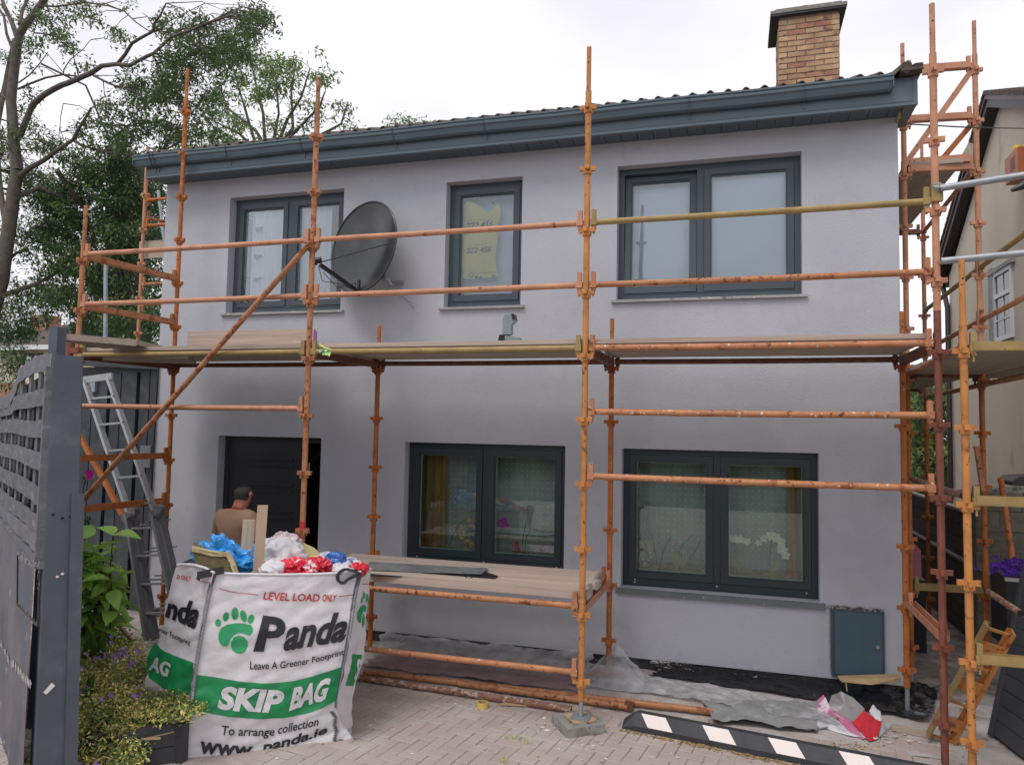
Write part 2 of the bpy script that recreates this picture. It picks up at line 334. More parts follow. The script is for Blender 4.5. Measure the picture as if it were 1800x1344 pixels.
M['leaf_dry'] = mat('dry_stem_leaf', (.66, .55, .22), .8, .1, 3, island=True, obj_rand=.4, trans=.2)
M['leaf_blade'] = mat('strap_leaf', (.055, .125, .02), .5, .15, 5, trans=.2)
M['geranium'] = mat('lilac_flower', (.50, .30, .78), .6, .1, 20, obj_rand=.15, trans=.2)
M['magenta'] = mat('magenta_flower', (.72, .02, .42), .6, .1, 20, trans=.2)
M['purple'] = mat('deep_purple_flower', (.10, .02, .38), .6, .2, 20, trans=.1)
M['yellow_bag'] = veil('yellow_collection_bag', (.58, .53, .12), .97, .3, 5, .03)
M['debris'] = mat('wood_chips', (.50, .42, .30), .9, .1, 9, island=True, obj_rand=.35)
M['litter'] = mat('dead_leaves', (.32, .21, .08), .9, .1, 9, island=True, obj_rand=.5)
M['planter'] = mat('dark_planter_boards', (.045, .047, .055), .65, .15, 6, obj_rand=.12, bump=.3, bscale=40)
M['houseroof'] = mat('far_roof', (.085, .062, .058), .9, .15, 4)
M['wood_raw'] = mat('raw_wood', (.42, .30, .17), .85, .15, 9)
M['foil'] = mat('silver_foil_sheet', (.32, .33, .35), .3, .3, 18, metal=.5, bump=.5, bscale=22)
M['cat_black'] = M['black']
random.seed(7); np.random.seed(7)
FY = 7.25                      # plane of the house front
XL, XR = -6.56, 1.40           # its corners
# ---------------------------------------------------------------- ground
g = MB(); g.add([(-150, -120, 0), (150, -120, 0), (150, 260, 0), (-150, 260, 0)], [(0, 1, 2, 3)])
g.build('ground', M['grass'], kind='structure')
g = MB(); g.add([(-60, -18, .004), (60, -18, .004), (60, -8, .004), (-60, -8, .004)], [(0, 1, 2, 3)])
g.build('road', mat('asphalt', (.055, .055, .058), .9, .2, 10, bump=.4), kind='structure')  # invented road, out of view, for the panes to reflect
drive = MB(); n = 46
xs = [-12+14.6*i/n for i in range(n+1)]; ys = [-8+22*i/n for i in range(n+1)]
drive.add([(x, y, .008+.004*noise.noise(Vector((x*2, y*2, 0)))) for y in ys for x in xs],
          [(j*(n+1)+i, j*(n+1)+i+1, (j+1)*(n+1)+i+1, (j+1)*(n+1)+i) for j in range(n) for i in range(n)], 0, True)
drive = drive.build('driveway', M['joint'], kind='structure')
g = MB(); g.add([(-12, -8, .016), (9, -8, .016), (9, 1.55, .016), (-12, 1.55, .016)], [(0, 1, 2, 3)])
g.build('bounce_forecourt', mat('pale_bounce_concrete', (.40, .37, .35), .9, .12, 3, bump=.3), kind='structure')  # pale sheet out of view, added to bounce light onto the wall
# herringbone block paving, every block a real block; nearest 300 in view are objects, the rest one mesh
def paver_cells():
    W = .1; th = R(-9); ca, sa = math.cos(th), math.sin(th)
    out_ = []
    for j in range(-140, 140):
        for i in range(-140, 140):
            k = (i - j) % 4
            if k == 0: cx, cy, a = (i+1)*W, (j+.5)*W, 0
            elif k == 3: cx, cy, a = (i+.5)*W, (j+1)*W, 1
            else: continue
            out_.append((cx*ca-cy*sa-2., cx*sa+cy*ca+5., a, th))
    return out_
def paver_bm():
    b = MB(); l, w_, h, e = .0965, .0465, .022, .004
    b.add([(-l, -w_, -h), (l, -w_, -h), (l, w_, -h), (-l, w_, -h), (-l, -w_, 0-e), (l, -w_, -e), (l, w_, -e), (-l, w_, -e),
           (-l+e, -w_+e, 0), (l-e, -w_+e, 0), (l-e, w_-e, 0), (-l+e, w_-e, 0)],
          [(0, 1, 5, 4), (1, 2, 6, 5), (2, 3, 7, 6), (3, 0, 4, 7), (4, 5, 9, 8), (5, 6, 10, 9), (6, 7, 11, 10), (7, 4, 8, 11), (8, 9, 10, 11)])
    return b
pm = paver_bm(); pme = pm.mesh('paver', M['paver'])
cells = [c for c in paver_cells() if -8.5 < c[0] < 2.4 and 1.5 < c[1] < 7.2]
def px_of(p):
    v = Vector(p)-Vector((0, 0, CAM_H)); z = v.dot(_fw)
    return (900+FPX*v.dot(_rt)/z, 672-FPX*v.dot(_up)/z) if z > .1 else (-1e5, -1e5)
vis = []
for c in cells:
    a, b2 = px_of((c[0], c[1], 0))
    if 640 < a < 1740 and 1150 < b2 < 1352 and c[1] < 6.05: vis.append(c)
vis.sort(key=lambda c: (c[0]**2+c[1]**2)); near = set(id(c) for c in vis[:300])
far = MB()
for c in cells:
    z = .0125+.0022*random.uniform(-1, 1)+.002*noise.noise(Vector((c[0]*3, c[1]*3, 1)))
    rz = c[3]+(math.pi/2 if c[2] else 0)+random.uniform(-.012, .012)
    tx_, ty_ = random.uniform(-.003, .003), random.uniform(-.003, .003)
    if c[1] > 6.1: z -= .0028          # blocks near the house sit under swept dust
    if id(c) in near: link('paver', pme, drive, local(drive, (c[0], c[1], z)), (tx_, ty_, rz))
    else:
        Mx = Matrix.Rotation(rz, 4, 'Z') @ Matrix.Rotation(tx_, 4, 'X')
        far.add([Matrix.Translation((c[0], c[1], z)) @ Mx @ Vector(v) for v in pm.v], pm.f)
far.build('paver_field', M['paver_far'], drive, fix=False, kind='stuff')
# dust swept over the blocks beside the scaffold
def sheet(name, quad, nu, nv, zf, m, parent=None, edge=.0, seed=0, thick=0, **kw):
    """sheet over a quad (4 corners as xyz) with ragged edge and a height function zf(u,v,p)"""
    q = [Vector(p) for p in quad]; b = MB(); vs = []
    for j in range(nv+1):
        for i in range(nu+1):
            u, v = i/nu, j/nv
            ru = edge*noise.noise(Vector((u*5+seed, v*5, 1.7+seed))); rv = edge*noise.noise(Vector((u*5, v*5+seed, 4.1+seed)))
            uu = u+(ru if i in (0, nu) else ru*.4); vv = v+(rv if j in (0, nv) else rv*.4)
            p = (q[0]*(1-uu)+q[1]*uu)*(1-vv)+(q[3]*(1-uu)+q[2]*uu)*vv
            vs.append(p+Vector((0, 0, zf(u, v, p))))
    b.add(vs, [(j*(nu+1)+i, j*(nu+1)+i+1, (j+1)*(nu+1)+i+1, (j+1)*(nu+1)+i) for j in range(nv) for i in range(nu)], 0, True)
    return b.build(name, m, parent, fix=False, **kw)
def fbm(p, s=1., o=4):
    return noise.fractal(Vector(p)*s, .8, 2.1, o)
def crump(p, s=1.):
    v = Vector(p)*s; return abs(noise.noise(v))*.6+abs(noise.noise(v*2.3+Vector((3, 1, 7))))*.3+abs(noise.noise(v*5.1))*.12
dust = sheet('plaster_dust', [(-3.4, 6.1, 0), (2.2, 6.0, 0), (2.1, 7.3, 0), (-3.4, 7.3, 0)], 110, 40,
             lambda u, v, p: .0085+.012*fbm(p, 2.2)+.006*fbm(p, 9)+.006*v, M['dust'], edge=.05, seed=3, kind='stuff')
# ---------------------------------------------------------------- house
house = thing('house', 'two-storey house with lilac-grey rendered front, slate-blue eaves and anthracite windows', 'house', (XL, FY, 0))
REV = .13
OPEN = dict(w1=(-5.65, -4.16, 3.53, 4.89), w2=(-2.94, -2.10, 3.52, 4.86), w3=(-1.12, .59, 3.54, 4.88),
            w4=(-3.34, -1.61, .84, 2.10), w5=(-1.05, .72, .77, 2.09), door=(-5.67, -4.34, .02, 2.12))
def front_wall():
    xs = sorted(set([XL, XR]+[v for o in OPEN.values() for v in o[:2]]))
    zs = sorted(set([.12, 5.13]+[max(.12, v) for o in OPEN.values() for v in o[2:]]))
    b = MB()
    for i in range(len(xs)-1):
        for j in range(len(zs)-1):
            cx, cz = (xs[i]+xs[i+1])/2, (zs[j]+zs[j+1])/2
            if any(o[0] < cx < o[1] and o[2] < cz < o[3] for o in OPEN.values()): continue
            b.add([(xs[i], FY, zs[j]), (xs[i+1], FY, zs[j]), (xs[i+1], FY, zs[j+1]), (xs[i], FY, zs[j+1])], [(0, 1, 2, 3)])
    for (a, c, z0, z1) in OPEN.values():
        y0, y1 = FY, FY+REV
        z0_ = max(z0, .12)
        b.add([(a, y0, z0_), (a, y1, z0_), (a, y1, z1), (a, y0, z1)], [(0, 1, 2, 3)], 1)
        b.add([(c, y0, z0_), (c, y1, z0_), (c, y1, z1), (c, y0, z1)], [(3, 2, 1, 0)], 1)
        b.add([(a, y0, z1), (c, y0, z1), (c, y1, z1), (a, y1, z1)], [(0, 3, 2, 1)], 1)
        b.add([(a, y0, z0_), (c, y0, z0_), (c, y1, z0_), (a, y1, z0_)], [(0, 1, 2, 3)], 1)
    # bottom drip edge, side and back walls
    b.add([(XL, FY, .12), (XR, FY, .12), (XR, FY+.08, .12), (XL, FY+.08, .12)], [(0, 3, 2, 1)])
    for x in (XL, XR): b.add([(x, FY, 0), (x, FY+8, 0), (x, FY+8, 5.13), (x, FY+4, 6.75), (x, FY, 5.13)], [(0, 1, 2, 3, 4)] if x > 0 else [(4, 3, 2, 1, 0)])
    b.add([(XL, FY+8, 0), (XR, FY+8, 0), (XR, FY+8, 5.13), (XL, FY+8, 5.13)], [(3, 2, 1, 0)])
    return b.build('wall', [M['wall'], M['reveal']], house, fix=False)
wall = front_wall()
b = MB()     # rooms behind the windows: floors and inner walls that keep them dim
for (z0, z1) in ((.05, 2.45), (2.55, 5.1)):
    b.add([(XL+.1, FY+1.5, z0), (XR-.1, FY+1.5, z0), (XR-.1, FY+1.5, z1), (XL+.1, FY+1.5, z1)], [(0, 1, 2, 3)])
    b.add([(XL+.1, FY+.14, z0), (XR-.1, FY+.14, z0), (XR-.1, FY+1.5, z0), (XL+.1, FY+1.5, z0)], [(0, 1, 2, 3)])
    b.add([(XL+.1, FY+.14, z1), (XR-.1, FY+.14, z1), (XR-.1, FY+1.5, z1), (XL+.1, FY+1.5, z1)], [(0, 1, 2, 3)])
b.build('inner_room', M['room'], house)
b = MB(); b.box2((XL+.01, FY+.03, .0), (XR-.01, FY+.09, .16)); b.build('plinth', M['bitumen'], house)
# eaves: soffit boards, fascia, gutter with clips, tiles
FYF = 6.985
k = 0; x = XL-.04
while x < XR-.01:
    b = MB(); b.box2((x+.003, FYF+.012, 5.118), (min(x+.155, XR+.0), FY+.01, 5.130)); b.build('soffit_board', M['soffit'], house); x += .158
b = MB()
b.box2((XL-.06, FYF-.008, 5.12), (1.50, FYF+.012, 5.355)); b.box2((XL-.06, FYF-.018, 5.105), (1.505, FYF+.02, 5.127))
b.box2((XL-.06, FYF-.012, 5.140), (1.503, FYF-.007, 5.146))
b.build('fascia', M['blueslate'], house)
b = MB(); b.box2((1.405, FYF+.014, 5.105), (1.50, FY+.22, 5.355)); b.box2((1.47, FYF-.013, 5.125), (1.506, FY+.22, 5.36)); b.build('box_end', M['blueslate'], house)
b = MB(); b.prism([(1.42, FY+.18, 5.17), (1.50, FY+.18, 5.17), (1.50, FY+.18, 5.36), (1.42, FY+.18, 5.36)], (0, 3.9, 1.55)); b.build('bargeboard', M['blueslate'], house)
b = MB(); b.box2((1.385, FY-.13, 5.06), (1.40, FY+.0, 5.117)); b.build('exposed_timber', M['wood_raw'], house)
GX0, GX1 = -6.72, 1.30
prof = [(FYF-.010, 5.345), (FYF-.012, 5.235), (FYF-.05, 5.222), (FYF-.082, 5.235), (FYF-.094, 5.262), (FYF-.100, 5.285), (FYF-.118, 5.296), (FYF-.121, 5.318), (FYF-.112, 5.326), (FYF-.124, 5.335), (FYF-.124, 5.350), (FYF-.116, 5.352), (FYF-.112, 5.335), (FYF-.10, 5.32), (FYF-.08, 5.25), (FYF-.03, 5.24), (FYF-.016, 5.345)]
b = MB(); n = len(prof); segs = 16
vs = []
for i in range(segs+1):
    x = GX0+(GX1-GX0)*i/segs; sag = .004*math.sin(i*1.7)
    vs += [(x, y, z+sag) for (y, z) in prof]
b.add(vs, [(i*n+k, i*n+(k+1) % n, (i+1)*n+(k+1) % n, (i+1)*n+k) for i in range(segs) for k in range(n)])
b.add([(GX0, y, z) for y, z in prof], [tuple(range(n))]); b.add([(GX1, y, z) for y, z in prof], [tuple(range(n))])
b.box2((GX1-.003, FYF-.118, 5.24), (GX1+.004, FYF-.01, 5.345)); b.box2((GX0-.004, FYF-.118, 5.24), (GX0+.003, FYF-.01, 5.345))
gut = b.build('gutter', M['blueslate'], house)
cl = MB()
op = [(y-.004 if y < FYF-.05 else y, z-.004) for y, z in prof[1:12]]
for i in range(len(op)-1): cl.bar((0, op[i][0]-FYF, op[i][1]-5.3), (0, op[i+1][0]-FYF, op[i+1][1]-5.3), .018, .006, up=(1, 0, 0))
cl.bar((0, -.012, 5.235-5.3), (0, -.014, 5.165-5.3), .014, .008)
clm = cl.mesh('gutter_clip', M['blueslate'])
for px_ in (270, 397, 528, 690, 850, 1025, 1211, 1415, 264):
    p = onY(px_, 284-(px_-248)*.105+10, FYF-.1); link('gutter_clip', clm, gut, local(gut, (p.x, FYF, 5.3)))
roof = MB()
RS = .405
roof.add([(XL-.1, FYF+.1, 5.38), (1.5, FYF+.1, 5.38), (1.5, FY+4, 5.38+(FY+4-FYF-.1)*RS), (XL-.1, FY+4, 5.38+(FY+4-FYF-.1)*RS)], [(0, 1, 2, 3)])
roof.add([(XL-.1, FY+8.3, 5.38), (1.5, FY+8.3, 5.38), (1.5, FY+4, 5.38+(FY+4-FYF-.1)*RS), (XL-.1, FY+4, 5.38+(FY+4-FYF-.1)*RS)], [(0, 3, 2, 1)])
roof = roof.build('roof', M['tile'], house, fix=False)
t = MB(); npf = 9; prof2 = [(-.079, .0)]+[(-.04+.08*i/(npf-1), .032*math.sin(math.pi*i/(npf-1))) for i in range(npf)]+[(.079, .0)]
L0, L1 = -.075, .34; m_ = len(prof2)
vs = []
for yy in (L0, L1):
    for dz in (0, -.016): vs += [(x, yy, z+dz+(yy-L0)*RS) for x, z in prof2]
fs = []
for i in range(m_-1):
    fs += [(i, i+1, 2*m_+i+1, 2*m_+i), (m_+i+1, m_+i, 3*m_+i, 3*m_+i+1), (i+1, i, m_+i, m_+i+1), (2*m_+i, 2*m_+i+1, 3*m_+i+1, 3*m_+i)]
t.add(vs, fs, 0, True); tm = t.mesh('roof_tile', M['tile'])
x = XL-.06
while x < 1.44:
    link('roof_tile', tm, roof, local(roof, (x+.08, FYF-.005, 5.366+random.uniform(-.004, .004))), (random.uniform(-.01, .01), random.uniform(-.02, .02), random.uniform(-.015, .015))); x += .158
b = MB()
for r_ in range(1, 13):
    for k in range(51):
        x0 = XL+.02+.158*k; y0 = FYF+.0+.32*r_; z0 = 5.372+.32*r_*RS
        if y0 > FY+3.8: continue
        b.add([(x0+px_, y0+yy, z0+pz+(yy-L0)*RS) for yy in (L0, L1) for px_, pz in prof2], [(i, i+1, m_+i+1, m_+i) for i in range(m_-1)])
b.build('upper_tile_courses', M['tile'], roof, fix=False, kind='stuff')
b = MB(); b.box2((1.36, FYF-.12, 5.368), (1.53, FYF+.35, 5.39)); b.tube([(1.40, FYF-.12, 5.395), (1.40, FYF+.3, 5.52)], .05, 8); b.bar((1.50, FYF-.11, 5.40), (1.50, FYF+.4, 5.58), .06, .05); b.build('verge_tile', M['tile'], roof)

# chimney
CX0, CX1, CY0, CY1 = .53, 1.24, 9.72, 10.42
chim = thing('chimney', 'buff brick chimney stack with a mossy concrete cap rising behind the eaves', 'chimney', (CX0, CY0, 6.2))
chim.name = 'chimney'; del chim['label']; del chim['category']; chim.parent = house; chim.location = Vector((CX0, CY0, 6.2))-house.location
b = MB(); b.box2((CX0+.008, CY0+.008, 5.9), (CX1-.008, CY1-.008, 7.56)); b.build('mortar_core', M['mortar'], chim)
bl, bh, pitch = .205, .060, .0715
brm = MB()
def brick_mesh(l, h, d):
    q = MB(); e = .004
    q.add([(-l/2, 0+e, -h/2), (l/2, e, -h/2), (l/2, e, h/2), (-l/2, e, h/2), (-l/2, d, -h/2), (l/2, d, -h/2), (l/2, d, h/2), (-l/2, d, h/2),
           (-l/2+e, 0, -h/2+e), (l/2-e, 0, -h/2+e), (l/2-e, 0, h/2-e), (-l/2+e, 0, h/2-e)],
          [(4, 7, 6, 5), (0, 4, 5, 1), (1, 5, 6, 2), (2, 6, 7, 3), (3, 7, 4, 0), (0, 1, 9, 8), (1, 2, 10, 9), (2, 3, 11, 10), (3, 0, 8, 11), (8, 9, 10, 11)])
    return q
bm1 = brick_mesh(bl, bh, .09).mesh('brick', M['brick']); bm2 = brick_mesh(.097, bh, .09).mesh('brick_half', M['brick'])
bm1r = brick_mesh(bl, bh, .09).mesh('brick', M['brick_red']); bm2r = brick_mesh(.097, bh, .09).mesh('brick_half', M['brick_red'])
random.seed(3)
for c in range(17):
    z = 6.28+pitch*c+.03
    for face in range(3):       # front, left, right
        Wd = CX1-CX0 if face == 0 else CY1-CY0
        pos = []
        u = 0
        first = (c % 2 == 0)
        if first: pos.append((.0485, 'h')); u = .107
        while u+bl/2 < Wd:
            if u+bl <= Wd+.02: pos.append((u+bl/2, 'f')); u += bl+.0105
            else: pos.append((u+.0485, 'h')); u += .3
        for (uu, kd) in pos:
            red = random.random() < .10
            me = {('f', 0): bm1, ('h', 0): bm2, ('f', 1): bm1r, ('h', 1): bm2r}[(kd, int(red))]
            dz = random.uniform(-.002, .002); dp = random.uniform(-.003, .002)
            if face == 0: p = (CX0+uu, CY0+dp, z+dz); rz = 0
            elif face == 1: p = (CX0+dp, CY0+Wd-uu, z+dz); rz = -math.pi/2
            else: p = (CX1-dp, CY0+uu, z+dz); rz = math.pi/2
            link('brick', me, chim, local(chim, p), (0, random.uniform(-.006, .006), rz))
b = MB(); b.box2((CX0-.10, CY0-.06, 7.525), (CX1+.08, CY1+.06, 7.548)); b.build('cap_tray', M['lead'], chim)
b = MB(); b.box2((CX0-.10, CY0-.07, 7.55), (CX1+.085, CY1+.07, 7.59)); b.box2((CX0-.04, CY0-.03, 7.59), (CX1+.03, CY1+.03, 7.625)); b.build('cap', M['concrete'], chim)
b = MB(); cx, cy = .86, 10.0
b.tube([(cx, cy, 7.62), (cx, cy, 7.68)], .115, 16)
for k in range(14):
    a = 2*math.pi*k/14; b.bar((cx+.11*math.cos(a), cy+.11*math.sin(a), 7.66), (cx+.11*math.cos(a), cy+.11*math.sin(a), 7.72), .014, .006)
b.tube([(cx, cy, 7.71), (cx, cy, 7.735), (cx, cy, 7.75), (cx, cy, 7.757)], [.125, .12, .08, .01], 16); b.build('cowl', M['black'], chim)

# windows --------------------------------------------------------------
def frame_rect(b, x0, x1, z0, z1, y0, y1, w_, mi=0, bot=None):
    bot = bot or w_
    b.box2((x0, y0, z0), (x0+w_, y1, z1), mi); b.box2((x1-w_, y0, z0), (x1, y1, z1), mi)
    b.box2((x0+w_, y0, z1-w_), (x1-w_, y1, z1), mi); b.box2((x0+w_, y0, z0), (x1-w_, y1, z0+bot), mi)
def window(key, mullion, fr_mat, gl_mat, sill_mat, sill_h=.03, tilt=False, sill_out=.035, spacer=True):
    x0, x1, z0, z1 = OPEN[key]; y0 = FY+REV-.01
    fw = .055
    b = MB(); bot = .075
    frame_rect(b, x0, x1, z0, z1, y0, y0+.07, fw, 0, bot)
    if mullion: mxx = (x0+x1)/2+mullion[0]; b.box2((mxx-.032, y0+.001, z0+bot), (mxx+.032, y0+.069, z1-fw))
    # drip rail line
    b.box2((x0+fw, y0-.006, z0+bot-.01), (x1-fw, y0+.01, z0+bot-.003))
    win = b.build('window', fr_mat, house)
    cells_ = [(x0+fw, x1-fw)] if not mullion else [(x0+fw, mxx-.032), (mxx+.032, x1-fw)]
    panes = []
    for ci, (a, c) in enumerate(cells_):
        za, zb = z0+bot, z1-fw
        s_ = MB(); sw = .058
        frame_rect(s_, 0+.004, c-a-.004, .004, zb-za-.004, -.022, .045, sw)
        frame_rect(s_, .004+sw, c-a-.004-sw, .004+sw, zb-za-.004-sw, -.008, .0, .012)   # bead
        sash = s_.mesh('sash', fr_mat)
        rot = (0, 0, 0)
        so = link('sash', sash, win, local(win, (a, y0+.012, za)))
        if tilt and ci == 0: so.rotation_euler = (R(-3.5), 0, 0)     # tilted inward at the top
        p_ = MB(); p_.box2((sw+.014, .014, sw+.014), (c-a-sw-.014, .020, zb-za-sw-.014)); pane = link('pane', p_.mesh('pane', gl_mat), win, local(win, (a, y0+.012, za)))
        pane.rotation_euler = so.rotation_euler
        if spacer:
            q = MB(); frame_rect(q, sw+.014, c-a-sw-.014, sw+.014, zb-za-sw-.014, .024, .036, .009)
            sp = link('glazing_spacer', q.mesh('glazing_spacer', M['spacer']), win, local(win, (a, y0+.012, za))); sp.rotation_euler = so.rotation_euler
        panes.append((a+sw+.01, c-sw-.01, za+sw, zb-sw, y0+.05))
    q = MB(); q.box2((x0-.045, FY-sill_out, z0-sill_h-.004), (x1+.045, FY+REV-.008, z0-.004)); q.build('sill', sill_mat, win)
    if key == 'w4' or key == 'w5':
        q = MB()
        for (xx, zz) in ((x0+.12, z0+.035), (x0+.12, z0+.06), ((x0+x1)/2, z0+.05), (x1-.1, z0+.05)): q.box2((xx-.006, y0-.008, zz-.005), (xx+.006, y0+.001, zz+.005))
        q.build('drain_cap', M['pvc_white'], win)
    else:
        q = MB()
        for xx in ([x0+.22, x1-.22] if mullion else [x0+.15, x1-.15]): q.box2((xx-.022, y0-.010, z0+.02), (xx+.022, y0+.001, z0+.032))
        q.build('drain_cap', M['anthracite'], win)
    return win, panes
w1, p1 = window('w1', (.0,), M['anthracite'], M['glass_up'], M['sill'], .025)
w2, p2 = window('w2', None, M['anthracite'], M['glass_up'], M['sill'], .025)
w3, p3 = window('w3', (-.06,), M['anthracite'], M['glass_up'], M['sill'], .025, tilt=True)
w4, p4 = window('w4', (.0,), M['frame'], M['glass'], M['sill_dark'], .04)
w5, p5 = window('w5', (.0,), M['frame'], M['glass'], M['sill_dark'], .05)
# door
x0, x1, z0, z1 = OPEN['door']; y0 = FY+REV-.01
b = MB(); frame_rect(b, x0, x1, z0, z1, y0, y0+.07, .06); b.box2((x1-.36, y0, z0+.06), (x1-.31, y0+.07, z1-.06))
door = b.build('door', M['door'], house)
b = MB(); b.box2((x0+.063, y0+.012, z0+.063), (x1-.363, y0+.05, z1-.063))
for k in range(6):
    zz = z1-.34-.29*k
    b.box2((x0+.30, y0-.006, zz), (x1-.42, y0+.0125, zz+.022)); b.box2((x0+.30, y0-.006, zz+.075), (x1-.42, y0+.0125, zz+.097))
b.build('door_leaf', M['door'], door)
b = MB(); b.box2((x1-.308, y0+.02, z0+.063), (x1-.063, y0+.026, z1-.063)); b.build('side_light', glass('dark_side_glass', (.06, .06, .065), 1.0), door)
b = MB(); b.tube([(x1-.20, y0-.02, 1.72), (x1-.20, y0-.02, 1.84)], .007, 8); b.build('bar_handle', M['steel'], door)
# blinds and curtains, hanging inside
def hang(name, label, cat, mb, m, group=None): return mb.build(name, m, None, label=label, cat=cat, group=group)
def cloth(x0, x1, z0, z1, y, amp, waves, nz_=14, seed=0):
    b = MB(); n = max(20, int((x1-x0)*60)); vs = []
    for j in range(nz_+1):
        for i in range(n+1):
            u = i/n; v = j/nz_
            vs.append((x0+(x1-x0)*u, y+amp*math.sin(u*waves*6.28+seed+.6*math.sin(v*2))+amp*.5*noise.noise(Vector((u*9, v*2, seed))), z0+(z1-z0)*v))
    b.add(vs, [(j*(n+1)+i, j*(n+1)+i+1, (j+1)*(n+1)+i+1, (j+1)*(n+1)+i) for j in range(nz_) for i in range(n)], 0, True); return b
yb = FY+REV+.075
for i, pn in enumerate(p3):
    b = MB(); b.box2((pn[0]-.015, yb+(.10 if i == 0 else 0), pn[2]-.02), (pn[1]+.015, yb+(.105 if i == 0 else .005), pn[3]+.02))
    hang('roller_blind', ['pale roller blind behind the tilted left light of the wide upper window', 'pale roller blind behind the closed right light of the wide upper window'][i], 'blind', b, M['blind'])
for i, pn in enumerate(p1):
    b = cloth(pn[0]+.03 if i == 0 else pn[0]-.02, pn[1]-.005 if i == 0 else pn[1]-.15, pn[2]-.02, pn[3]+.02, yb+.02, .008, 5 if i == 0 else 3, seed=i*3)
    hang('white_net', ['white net in the left light of the upper window beside the satellite dish', 'white net in the right light of the upper window beside the satellite dish'][i], 'curtain', b, M['blind_w'])
b = MB(); 
for zz in (4.55, 4.22, 3.95): b.tube([(p1[0][0]+.12, yb-.02, zz-.03), (p1[0][0]+.15, yb-.02, zz), (p1[0][0]+.20, yb-.02, zz+.02)], .012, 6); b.box((p1[0][0]+.13, yb-.02, zz), (.05, .02, .045))
hang('window_ornament', 'dark hanging ornament of small clips in the left upper window', 'ornament', b, M['black'])
pn = p2[0]; b = MB(); b.box2((pn[0]-.02, yb+.12, pn[2]-.02), (pn[1]+.02, yb+.125, pn[3]+.02)); b.box2((pn[0]-.02, yb+.11, pn[2]+.17), (pn[1]+.02, yb+.118, pn[2]+.178))
hang('roller_blind', 'pale roller blind in the narrow middle upper window', 'blind', b, M['blind'])
# yellow collection bag taped inside the middle window
x0_, x1_, z0_, z1_ = pn[:4]
def yb_pt(px, py): return onY(px, py, yb+.0)
outl = [(814, 362), (822, 352), (836, 358), (846, 364), (858, 373), (868, 366), (874, 357), (879, 365), (879, 385), (874, 398), (875, 420), (872, 436), (871, 455), (873, 475), (876, 486), (862, 488), (840, 489), (822, 491), (815, 489), (813, 470), (812, 430), (813, 390)]
pts = [yb_pt(*q) for q in outl]; b = MB(); c0 = yb_pt(845, 430)
ringn = len(pts); vs = [c0]; 
for s_ in (.25, .5, .75, 1): 
    for p in pts:
        q = c0.lerp(p, s_); q.y += .012*crump((q.x, q.z, 5), 9); vs.append(q)
fs = [(0, 1+i, 1+(i+1) % ringn) for i in range(ringn)]
for r_ in range(3): fs += [(1+r_*ringn+i, 1+(r_+1)*ringn+i, 1+(r_+1)*ringn+(i+1) % ringn, 1+r_*ringn+(i+1) % ringn) for i in range(ringn)]
b.add(vs, fs, 0, True)
ybag = b.build('charity_bag', M['yellow_bag'], None, fix=False, label='crumpled translucent yellow collection bag taped inside the narrow upper window', cat='plastic bag')
# ---------------------------------------------------------------- printed lettering as thin real faces
def text_bm(s, shear=0., bold=0., spacing=1., maxlen=.05):
    cu = bpy.data.curves.new('lettering', 'FONT'); cu.body = s; cu.shear = shear; cu.offset = bold; cu.space_character = spacing; cu.resolution_u = 3
    o = bpy.data.objects.new('lettering', cu); COL.objects.link(o)
    dg = bpy.context.evaluated_depsgraph_get(); me = bpy.data.meshes.new_from_object(o.evaluated_get(dg))
    bpy.data.objects.remove(o); bpy.data.curves.remove(cu)
    bm = bmesh.new(); bm.from_mesh(me); bpy.data.meshes.remove(me)
    bmesh.ops.remove_doubles(bm, verts=bm.verts, dist=1e-5)
    bmesh.ops.triangulate(bm, faces=bm.faces)
    for _ in range(3):
        le = [e for e in bm.edges if e.calc_length() > maxlen*3]
        if not le: break
        bmesh.ops.subdivide_edges(bm, edges=le, cuts=1); bmesh.ops.triangulate(bm, faces=bm.faces)
    xs = [v.co.x for v in bm.verts]; ys = [v.co.y for v in bm.verts]
    a, c, d, e = min(xs), max(xs), min(ys), max(ys)
    vs = [((v.co.x-a)/(c-a), (v.co.y-d)/(e-d)) for v in bm.verts]
    bm.verts.index_update(); fs = [tuple(v.index for v in f.verts) for f in bm.faces]; bm.free()
    return vs, fs
def quadmap(q, u, v):   # q = TL, TR, BR, BL in photo pixels; v = 0 at the bottom
    t = ((1-u)*q[0][0]+u*q[1][0], (1-u)*q[0][1]+u*q[1][1]); b_ = ((1-u)*q[3][0]+u*q[2][0], (1-u)*q[3][1]+u*q[2][1])
    return (b_[0]*(1-v)+t[0]*v, b_[1]*(1-v)+t[1]*v)
# numbers on the yellow bag
b = MB()
for q in ([(820, 392), (867, 388), (866, 400), (820, 404)], [(820, 437), (864, 433), (863, 443), (821, 446)]):
    vs, fs = text_bm('222 456', .2, .012); b.add([yb_pt(*quadmap(q, u, v))-Vector((0, .014, 0)) for u, v in vs], fs)
for (xx, yy, ww) in ((821, 389, 46), (836, 431, 22), (832, 481, 38)):
    for k in range(int(ww/3)):
        p = yb_pt(xx+k*3, yy-.06*k*3+random.uniform(-.4, .4)); b.box(p-Vector((0, .014, 0)), (.009, .002, .006))
b.tube([yb_pt(829+4*math.cos(a), 484+4*math.sin(a))-Vector((0, .014, 0)) for a in [i*.7 for i in range(10)]], .003, 5)
for (xx, yy) in ((833, 352), (868, 357), (838, 486), (868, 484), (845, 487)): b.tube([yb_pt(xx-2, yy+3)-Vector((0, .014, 0)), yb_pt(xx, yy)-Vector((0, .016, 0)), yb_pt(xx+3, yy+2)-Vector((0, .014, 0))], [.006, .012, .004], 5)
p = b.build('print', M['ink'], ybag, fix=False)
